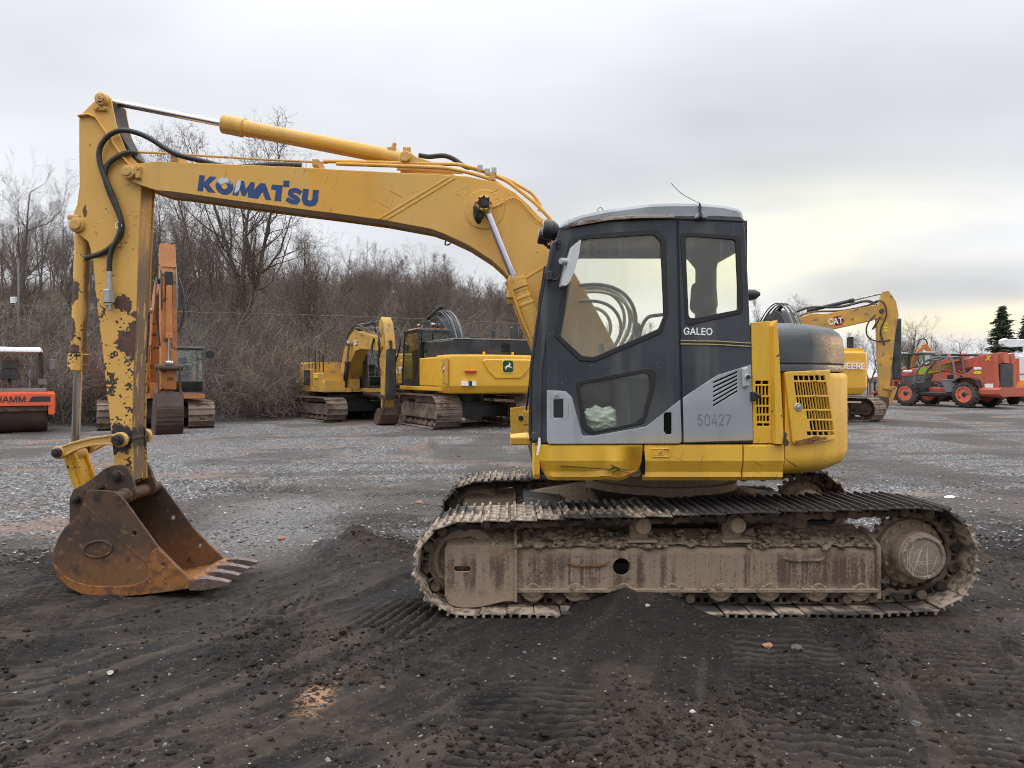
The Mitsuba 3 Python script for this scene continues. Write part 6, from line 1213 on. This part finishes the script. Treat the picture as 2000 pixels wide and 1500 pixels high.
TP('fender', prism(ccw(np.array([(-2.4, 1.1), (-2.3, 1.48), (-1.9, 1.62), (-1.35, 1.60), (-1.0, 1.35), (-1.06, 1.3), (-1.4, 1.54), (-1.9, 1.56), (-2.24, 1.42)])), .75, 1.3, .01), 'charcoal')
bd_ = np.array([5.65, -.80]); bd_ /= np.linalg.norm(bd_); bx_ = (-bd_[0], 0, -bd_[1])
def onboom(s, k): return np.array([-2.75+5.65*s-bd_[1]*k, .262, 2.55-.80*s+bd_[0]*k])
TP('stripe', plate(np.array([(-.9, -.20), (1.15, -.20), (1.15, -.14), (-.2, -.12), (-.45, .18), (-1.0, .18)]), onboom(.60, 0), bx_, (.16, 0, .99), .0, .008), 'lime_print', 'boom', False)
word(TP, 'XTREME', onboom(.66, -.09), bx_, (.16, 0, .99), .24, 'lime_print', 'boom', 1.35, .012)
word(TP, 'XR842', onboom(.16, -.10), bx_, (.16, 0, .99), .22, 'yellow_print', 'boom', .8, .010)
for o_, s_ in (((-2.72, .962, 2.60), .13), ((2.62, .33, 1.2), .12)):
    TP('mark', cat(plate(shp(ribbon([(-s_, -s_), (s_, s_)], s_*.4))[0][0], o_, (-1, 0, 0), (0, 0, 1), 0, .012), plate(shp(ribbon([(-s_*.5, s_), (s_*.5, -s_)], s_*.4))[0][0], o_, (-1, 0, 0), (0, 0, 1), .014, .02)), 'yellow_print', 'chassis', False)
for x, z, w_, h_ in ((-2.95, 1.05, .42, .22), (-2.35, 2.0, .38, .14)): TP('sticker', box(x, x+w_, .94, .966, z, z+h_, .002), 'white_print', 'chassis')
TP('sticker', box(-2.35, -1.97, .94, .966, 1.78, 1.92, .002), 'yellow_print', 'chassis')
TP('headlight', cat(*[rod((1.9+.02*i, .35+.16*i, 1.95), (2.0+.02*i, .35+.16*i, 1.95), .08, 10) for i in range(4)]), 'white_print')
for i, (u_, Yk, lab, cm) in enumerate(((1788, 51, 'red telehandler with closed grey cab behind the roll cage machine, leftmost cab of the row', 'cab_grey'), (1850, 52, 'red telehandler whose cab roof carries red lamps, middle of the row behind', 'cab_grey'), (1932, 50, 'red telehandler with dark flat cab roof behind the high end of the nearest boom', 'charcoal'))):
    x_ = (u_-1000)*Yk/F+.6; t_, Q_ = handler('telehandler', lab, (x_-.9*(i == 2), Yk), (112, 112, 76)[i])
    for x in (-1.65, 1.65):
        for y in (-1.08, 1.08): wheel(Q_, x, y, .68, .5)
    glass_box(Q_, 'cab', -1.0, 1.1, .25, 1.25, .8, 3.12+.06*(i == 1), body=cm, glass='dusty_glass', slope=.15, sill=1.75)
    Q_('roof_lamp', cat(*[rod((1.0, .35+.2*k, 3.2), (1.1, .35+.2*k, 3.2), .07, 8) for k in range(4)], *[rod((-.95, .35+.2*k, 3.2), (-1.05, .35+.2*k, 3.2), .07, 8) for k in range(4)]), 'pale_plastic' if i != 1 else 'red_print', 'cab')
# orange knuckle of a machine standing behind the cab row
t_ = thing('backhoe_arm', 'rusty orange folded machine arm poking above the grey cab roofs', 'loader'); c_ = at(1802, 690, 58)
Q_ = put(t_, MT(c_[0], 58, gz(c_[0], 58), 170))
Q_('boom', prism(ccw(np.array([(1.0, .8), (.75, 3.1), (.35, 3.85), (.05, 4.1), (-.12, 4.0), (.15, 3.6), (.55, 2.8), (.75, .8)])), -.14, .14, .03), 'tractor_orange'); Q_('arm', prism(ccw(np.array([(-.05, 3.95), (.12, 4.15), (-.25, 4.28), (-.85, 3.5), (-.8, 3.3)])), -.11, .11, .02), 'tractor_orange')
Q_('hose', tube([(.3, -.25, 4.1), (.1, -.25, 4.6), (-.25, -.2, 4.6), (-.4, -.2, 4.2)], .05, 6, 20), 'charcoal'); Q_('body', cat(box(-.2, 2.6, -.9, .9, .6, 1.5, .1), *[rod((x, -1.1, .6), (x, 1.1, .6), .6, 20) for x in (.2, 2.2)]), 'tractor_orange')
# white lift truck and orange tractor cut by the right edge
t_ = thing('lift_truck', 'white lift truck with raised white boom at the right picture edge', 'truck'); c_ = at(2010, 700, 56); Q_ = put(t_, MT(c_[0], 56, gz(c_[0], 56), 0))
Q_('body', cat(box(-1.5, 4.5, -1.2, 1.2, 1.9, 3.25, .08), box(-1.1, -.2, -1.0, 1.0, 3.25, 3.5, .08), box(-1.5, 4.6, -1.1, 1.1, .7, 1.95, .08)), 'white_body'); Q_('boom', cat(prism(fillet(np.array([(-2.1, 4.15), (-1.9, 3.95), (-1.3, 3.9), (3.5, 4.2), (3.5, 4.6), (-1.6, 4.45), (-1.8, 4.55), (-2.1, 4.4)]), .05, 2), -.25, .25, .05), box(-.3, .3, -.3, .3, 3.3, 4.1, .05)), 'white_body')
for x in (-.6, 3.2): Q_('wheel', rod((x, -1.25, .5), (x, 1.25, .5), .5, 24), 'tyre_rubber')
t_ = thing('tractor_loader', 'orange tractor loader partly cut by the right edge beside the red rear bumper', 'loader'); c_ = at(2012, 760, 46); Q_ = put(t_, MT(c_[0], 46, gz(c_[0], 46), 0))
Q_('body', cat(prism(ccw(np.array([(-.75, .9), (.9, .8), (1.8, 1.0), (1.8, 1.9), (.3, 1.8), (-.3, 1.55)])), -.6, .6, .05), prism(ccw(np.array([(-.7, 1.0), (-.45, .95), (-.2, 2.1), (-.4, 2.15)])), -.7, -.5, .03)), 'tractor_orange'); Q_('hose', tube([(-.5, -.75, 1.1), (-.2, -.78, 1.6), (.3, -.75, 1.5), (.5, -.7, 1.2)], .035, 6, 20), 'charcoal')
for x in (-.35, 1.3): Q_('wheel', xf(tyre(.55, .4), MT(x, -.75, .55)), 'tyre_rubber', None, False)
# ================================================================== trees, thicket, wire
mat('bark', pr(lambda p, n, uv: mix((.075, .062, .050), (.165, .140, .118), fbm(p.x*6, p.y*6, p.z*1.2, 3)), .9, .2))
mat('twig', pr((.125, .098, .084), .9, .2))
mat('pale_bark', pr((.20, .175, .155), .9, .2))
mat('thicket_brown', pr(lambda p, n, uv: mix(mix((.115, .092, .077), (.235, .195, .165), noise(p.x*1.3, p.y*1.3, p.z*1.1)), (.20, .105, .085), smoothstep(.45, .7, noise(p.x*.35, 2., p.y*.35))*smoothstep(3.2, 1.5, p.z)), .9, .2))
mat('conifer_green', pr(lambda p, n, uv: mix((.030, .042, .026), (.080, .098, .056), noise(p.x*3, p.y*3, p.z*3)), .8, .3))
def frusta(p0, p1, r0, r1, sides=3):
    """Many tapered sticks in one go."""
    p0, p1 = np.asarray(p0), np.asarray(p1); d = p1-p0; L = np.linalg.norm(d, axis=1, keepdims=True); d = d/np.maximum(L, 1e-9)
    a = np.cross(d, np.where(np.abs(d[:, 2:3]) < .9, [[0, 0, 1.]], [[0, 1., 0]])); a /= np.linalg.norm(a, axis=1, keepdims=True); b = np.cross(d, a)
    t = np.arange(sides)*2*np.pi/sides; n = len(p0)
    o = a[:, None]*np.cos(t)[None, :, None]+b[:, None]*np.sin(t)[None, :, None]
    V = np.concatenate([p0[:, None]+o*np.asarray(r0)[:, None, None], p1[:, None]+o*np.asarray(r1)[:, None, None]], 1).reshape(-1, 3)
    i = np.arange(sides); j = (i+1) % sides
    f = np.vstack([np.stack([i, j, j+sides], 1), np.stack([i, j+sides, i+sides], 1)])
    return tm(V, (f[None]+2*sides*np.arange(n)[:, None, None]).reshape(-1, 3))
def grow_tree(seed, trunk_n=10, clear=.28, spread=1., limb=.42, fork=False, dens=1., lv=4, r0=.016, wob=.10):
    rg = np.random.default_rng(seed); S_ = {k: [] for k in range(6)}
    def rot(d, ang, az):
        a, b = frame_of(d); v = math.cos(ang)*d+math.sin(ang)*(math.cos(az)*a+math.sin(az)*b); return v/np.linalg.norm(v)
    def grow(p, d, L, r, lvl):
        n = (trunk_n, 7, 5, 4, 2)[lvl]; step = L/n; az = rg.uniform(0, 6.28)
        for i in range(n):
            t = (i+1)/n
            d = d+rg.normal(0, (wob*.6, wob*1.5, wob*1.9, wob*2.2, wob*2)[lvl], 3)+np.array([0, 0, (.02, .11, .08, .05, .03)[lvl]]); d /= np.linalg.norm(d)
            q = p+d*step; ra = r*(1-.82*(t-1/n))**.9 if lvl else r*(1-.80*(t-1/n)); rb = r*(1-.82*t)**.9 if lvl else r*(1-.80*t)
            S_[lvl].append((p, q, ra, rb)); p = q
            if lvl >= lv: continue
            if lvl == 0 and t < clear: continue
            m = (rg.poisson(1.7*dens) if lvl == 0 else rg.poisson((0, 1.0, .85, .62)[lvl]*dens)) + (1 if t > .99 else 0)
            for _ in range(m):
                az += 2.4+rg.normal(0, .5); ang = rg.uniform(.45, 1.0)*spread if lvl else rg.uniform(.45, 1.05)*spread*(1.1-.35*t)
                Lc = (limb*(1.15-.75*t)*rg.uniform(.7, 1.2) if lvl == 0 else L*rg.uniform(.42, .80)*(1.1-.35*t))
                rc = max(min(rb*rg.uniform(.5, .72), r*.6), (.0, .0024, .0012, .00075, .0006)[lvl+1])
                grow(p, rot(d, ang, az), Lc, rc, lvl+1)
    if fork:
        grow(np.zeros(3), np.array([0, 0, 1.]), .30, r0, 0) if False else None
        base = [(np.zeros(3), np.array([.004, 0, .13]), r0*1.25, r0), (np.array([.004, 0, .13]), np.array([.002, .0, .26]), r0, r0*.95)]
        S_[0] += base
        for ang, az, L in ((.28, 0., .74), (.30, 3.0, .72), (.20, 1.6, .62)):
            grow(np.array([.002, 0, .25]), rot(np.array([0, 0, 1.]), ang, az), L, r0*.62, 0)
    else:
        grow(np.zeros(3), np.array([rg.normal(0, .03), rg.normal(0, .03), 1.]), 1., r0, 0)
    arr = lambda l: [np.array([s[k] for s in l]) for k in range(4)]
    tr = cat(frusta(*arr(S_[0]), 7), frusta(*arr(S_[1]), 4))
    cr = cat(*[frusta(*arr(S_[k]), 3) for k in (2, 3, 4) if S_[k]])
    top = max(cr.vertices[:, 2].max(), tr.vertices[:, 2].max()); tr.vertices /= top; cr.vertices /= top
    return tr, cr
kinds = [grow_tree(11), grow_tree(12, clear=.35, limb=.34, spread=.85), grow_tree(13, clear=.22, limb=.46), grow_tree(14, clear=.4, limb=.32, spread=.75, wob=.08), grow_tree(15, clear=.15, limb=.40, dens=1.05),
         grow_tree(16, fork=True, clear=.2, limb=.36, r0=.021, dens=.72), grow_tree(17, clear=.12, limb=.50, spread=1.05), grow_tree(18, fork=True, clear=.25, limb=.34, r0=.017, dens=.58)]
for i, (a, b) in enumerate(kinds):
    scene[f'tree_trunk_shape_{i}'] = {'type': 'shapegroup', 'trunk': mikit.ply(a, 'bark', False)}
    scene[f'tree_crown_shape_{i}'] = {'type': 'shapegroup', 'crown': mikit.ply(b, 'twig', False)}
def tree(label, u, vtop, Yk, kind, rot=0., wide=1., group=None, name='bare_tree'):
    x = (u-1000)*Yk/F; z0 = gz(x, Yk)-.15; h = EYE-(vtop-VH)*Yk/F-z0
    t = thing(name, label, 'tree', group)
    M = T4().translate([x, Yk, z0]).rotate([0, 0, 1], rot).scale([h*wide, h*wide, h])
    for p in ('trunk', 'crown'): scene[f'{t}__{p}'] = {'type': 'instance', 'to_world': M, 'shape': {'type': 'ref', 'id': f'tree_{p}_shape_{kind}'}}
big = [('tall forked bare tree behind the boom lettering, thickest trunk on the hillside', 478, 215, 38, 5, 20, 1.),
       ('bare tree with a high crown just right of the orange arm', 318, 330, 40, 0, 140, 1.),
       ('bare tree whose top rises over the boom at the white cylinder rod', 395, 240, 47, 6, 10, .8),
       ('tall bare tree cut by the left picture edge', 2, 285, 36, 2, 60, .8),
       ('dense bare tree left of the yellow arm, second from the picture edge', 62, 405, 42, 4, 30, .9),
       ('bare tree standing close behind the bucket cylinder', 128, 350, 45, 0, 200, .8),
       ('wide bare tree under the end of the lettering', 585, 432, 44, 6, 75, .85),
       ('bare tree whose crown tops the wood under the middle of the boom', 655, 455, 50, 2, 0, .9),
       ('round crowned bare tree above the rearmost yellow excavator', 735, 478, 52, 4, 90, .95),
       ('slim bare tree standing free against the bright gap', 806, 497, 52, 1, 10, .9),
       ('bare tree with upswept limbs above the dark boom with hoses', 880, 545, 54, 7, 40, 1.),
       ('bare tree left of the boom cylinder foot', 950, 560, 55, 0, 300, .9),
       ('bare tree beside the boom cylinder barrel', 1012, 568, 52, 6, 120, .7),
       ('round bare tree rising behind the dark boom right of the cab', 1562, 572, 62, 6, 33, .95),
       ('slender bare tree with its tips above the cab mirror', 1495, 560, 58, 1, 10, .6),
       ('single bare tree right of the upright yellow arm', 1768, 608, 66, 2, 15, 1.05),
       ('thin bare tree seen under the yellow boom at right', 1668, 640, 64, 6, 200, .8),
       ('low bare tree left of the upright yellow arm', 1695, 655, 66, 2, 90, .8)]
for a in big: tree(*a)
rw = np.random.default_rng(77)
for i in range(70):                                              # the wood on the hillside, front rows
    u = rw.uniform(-60, 1040); Yk = 33+33*rw.random()**.7
    vt = np.interp(u, [-60, 140, 300, 560, 760, 1040], [410, 425, 390, 455, 500, 570])+rw.normal(0, 24)
    tree('slender bare tree among many in the thick wood on the hillside', u, vt, Yk, int(rw.integers(0, 8)), rw.uniform(0, 360), rw.uniform(.65, .95), 'bare trees of the wood on the hillside')
for i in range(15):                                              # low row behind the red machines
    u = 1640+i*27+rw.normal(0, 8)
    tree('small bare tree in the low row behind the red machines', u, rw.uniform(646, 676), rw.uniform(74, 92), int(rw.integers(0, 8)), rw.uniform(0, 360), rw.uniform(.9, 1.2), 'bare trees in the low row at right')
n_ = 0
def far_tree(u, vt, Yk, kind, rot, wide, part='crown'):
    global n_
    x = (u-1000)*Yk/F; z0 = gz(x, Yk)-.2; h = EYE-(vt-VH)*Yk/F-z0
    for p in ('trunk', 'crown'):
        n_ += 1
        scene[f'far_wood__{n_:03d}'] = {'type': 'instance', 'to_world': T4().translate([x, Yk, z0]).rotate([0, 0, 1], rot).scale([h*wide, h*wide, h]), 'shape': {'type': 'ref', 'id': f'tree_{p}_shape_{kind}'}}
labels['far_wood'] = {'label': 'far bare wood closing the view behind the nearer trees', 'category': 'wood', 'kind': 'stuff'}
for i in range(92):
    u = rw.uniform(-120, 1560) if i < 78 else rw.uniform(1500, 2150); Yk = rw.uniform(62, 92) if i < 78 else rw.uniform(95, 125)
    vt = np.interp(u, [-100, 140, 300, 560, 760, 1040, 1300, 1560, 2100], [430, 455, 435, 490, 535, 590, 635, 650, 668])+rw.normal(0, 14)
    far_tree(u, vt, Yk, int(rw.integers(0, 8)), rw.uniform(0, 360), rw.uniform(.7, 1.0))
for i in range(34):                                              # more of the wood on the crest right of the middle
    far_tree(rw.uniform(480, 1120), np.interp(0, [0], [0])+rw.uniform(520, 610), rw.uniform(52, 80), int(rw.integers(0, 8)), rw.uniform(0, 360), rw.uniform(.75, 1.1))
# thicket: clumps of thin stems on the foot of the hill
def clump(seed, n=46, R_=1.0):
    rg = np.random.default_rng(seed); P0, P1, A, B = [], [], [], []
    for _ in range(n):
        p = np.array([rg.normal(0, .45)*R_, rg.normal(0, .45)*R_, 0]); d = np.array([rg.normal(0, .38), rg.normal(0, .38), 1.]); d /= np.linalg.norm(d)
        L = rg.uniform(.5, 1.15); r = rg.uniform(.005, .010); m = 4
        for i in range(m):
            d = d+rg.normal(0, .20, 3); d /= np.linalg.norm(d); q_ = p+d*L/m
            P0.append(p); P1.append(q_); A.append(r*(1-.8*i/m)); B.append(r*(1-.8*(i+1)/m))
            for _ in range(rg.poisson(1.5)):
                e = d+rg.normal(0, .7, 3); e /= np.linalg.norm(e); l = rg.uniform(.12, .42)
                P0.append(q_); P1.append(q_+e*l); A.append(r*.45); B.append(r*.22)
                if rg.random() < .6:
                    e2 = e+rg.normal(0, .6, 3); e2 /= np.linalg.norm(e2); P0.append(q_+e*l*.5); P1.append(q_+e*l*.5+e2*l*.6); A.append(r*.3); B.append(r*.2)
            p = q_
    return frusta(P0, P1, A, B, 3)
for k_ in range(5): scene[f'thicket_shape_{k_}'] = {'type': 'shapegroup', 'stems': mikit.ply(clump(90+k_), 'thicket_brown', False)}
labels['thicket'] = {'label': 'tangled reddish brown thicket along the foot of the hill', 'category': 'brush', 'kind': 'stuff'}
c_ = 0
for i in range(900):
    Yk = 27.5+40*rw.random()**1.6; u = rw.uniform(-120, 1180); x = (u-1000)*Yk/F
    yb = 27+np.clip(x+16, 0, 40)*.42
    if Yk < yb+.3: continue
    thick = meshkit.fbm(np.array([[x*.22, Yk*.22, 3.]]), 3, 31)[0]
    s = (1.15+1.9*np.clip((thick-.30)/.4, 0, 1))*rw.uniform(.75, 1.15)*(.8 if Yk < yb+2 else 1)*(.62 if Yk > yb+14 else 1); c_ += 1
    scene[f'thicket__{c_:03d}'] = {'type': 'instance', 'to_world': T4().translate([x, Yk, gz(x, Yk)-.05]).rotate([0, 0, 1], rw.uniform(0, 360)).scale([s*1.15, s*1.15, s]), 'shape': {'type': 'ref', 'id': f'thicket_shape_{int(rw.integers(0, 5))}'}}
for i in range(170):
    Yk = rw.uniform(46, 76); u = rw.uniform(380, 1120); x = (u-1000)*Yk/F; s = rw.uniform(1.2, 2.4); c_ += 1
    scene[f'thicket__{c_:03d}'] = {'type': 'instance', 'to_world': T4().translate([x, Yk, gz(x, Yk)-.05]).rotate([0, 0, 1], rw.uniform(0, 360)).scale([s*1.15, s*1.15, s]), 'shape': {'type': 'ref', 'id': f'thicket_shape_{int(rw.integers(0, 5))}'}}
# pale saplings, the leaning trunk, the wire with its pole
for i, (u, v0, v1, Yk, lean, lab) in enumerate(((124, 655, 545, 35, -.06, 'pale leaning sapling left of the bucket cylinder'), (538, 735, 600, 36, .03, 'pale upright sapling right of the forked tree'), (560, 735, 640, 37, .16, 'pale sapling leaning right of the upright one'), (716, 650, 470, 46, .02, 'tall pale sapling behind the rearmost yellow excavator'), (345, 640, 545, 35, .2, 'whitish sapling right of the orange arm'))):
    b = at(u, v0, Yk); b[2] = gz(b[0], Yk)-.1; t_ = at(u, v1, Yk); t_[0] += lean*3
    g = thing('sapling', lab, 'tree'); rg = np.random.default_rng(i); pts = [b+(t_-b)*s+np.array([rg.normal(0, .05), 0, 0]) for s in np.linspace(0, 1, 6)]
    obj('stem', tube(pts, [.05, .012], 6, 20), 'pale_bark', g)
    P0, P1, A, B = [], [], [], []
    for k_ in range(16):
        s = rg.uniform(.35, 1); p = b+(t_-b)*s; e = np.array([rg.normal(0, .5), rg.normal(0, .5), .7]); l = rg.uniform(.5, 1.4)*(1.2-s*.6); P0.append(p); P1.append(p+e*l); A.append(.016); B.append(.006)
    obj('branches', frusta(P0, P1, A, B, 3), 'pale_bark', g, kind='stuff')
wp = [at(-160, 584, 33), at(150, 602, 33), at(470, 612, 33), at(800, 622, 33.5), at(1150, 640, 34)]
wires = thing('overhead_wire', 'thin pale wire running level in front of the wood', 'wire')
scene[wires] = mikit.ply(tube(wp, .014, 5, 60), 'grey_stone', True)
pole = thing('utility_pole', 'thin grey pole with a small white plate at left', 'pole')
pb_ = at(36, 600, 34); obj('shaft', rod([pb_[0], 34, gz(pb_[0], 34)-.2], [pb_[0], 34, EYE+(738-505)*34/F], [(0, .05), (1, .035)], 8), 'grey_plastic', pole)
obj('plate', box(pb_[0]-.33, pb_[0]-.05, 33.94, 33.97, EYE+(738-592)*34/F, EYE+(738-580)*34/F, .002), 'white_print', pole)
# evergreens at the right edge
def conifer(seed):
    rg = np.random.default_rng(seed); P0, P1, A, B = [], [], [], []; V, Fc = [], []
    for i in range(310):
        z = rg.uniform(.05, .985); R_ = (.27*(1-z)**.8+.014)*rg.uniform(.55, 1.15); az = rg.uniform(0, 6.28); L = R_*rg.uniform(.6, 1.15); dz = -.10*L+.05*L*rg.normal()+ (z-.5)*.25*L
        p0 = np.array([0, 0, z]); e = np.array([math.cos(az)*L, math.sin(az)*L, dz]); P0.append(p0); P1.append(p0+e); A.append(.004); B.append(.0015)
        for k in range(int(14+80*L/.3)):
            t = rg.uniform(.18, 1.05); c = p0+e*t+rg.normal(0, .012, 3)*np.array([1, 1, .5]); w = np.array([rg.normal(), rg.normal(), rg.normal()*.35-.35]); w /= np.linalg.norm(w); s = rg.uniform(.016, .036)*(1.1-.3*z)
            n = np.cross(w, [rg.normal(), rg.normal(), rg.normal()]); n /= np.linalg.norm(n); k0 = len(V)
            V += [c-n*s*.28, c+n*s*.28, c+w*s*1.5]; Fc.append([k0, k0+1, k0+2])
    return cat(rod((0, 0, 0), (0, 0, 1), [(0, .016), (1, .002)], 7), frusta(P0, P1, A, B, 3)), tm(V, Fc)
for i, (u, vt, Yk, w_, lab) in enumerate(((1958, 597, 70, 1.05, 'dark evergreen with ragged boughs behind the red machines'), (2010, 606, 72, 1.1, 'dark evergreen cut by the right picture edge'))):
    a, b = conifer(60+i); x = (u-1000)*Yk/F; z0 = gz(x, Yk); h = EYE-(vt-VH)*Yk/F-z0; M = np.diag([h*w_, h*w_, h, 1.]); M[:3, 3] = (x, Yk, z0)
    t = thing('evergreen_tree', lab, 'tree'); obj('trunk', xf(a, M), 'bark', t, False); obj('needles', xf(b, M), 'conifer_green', t, False)
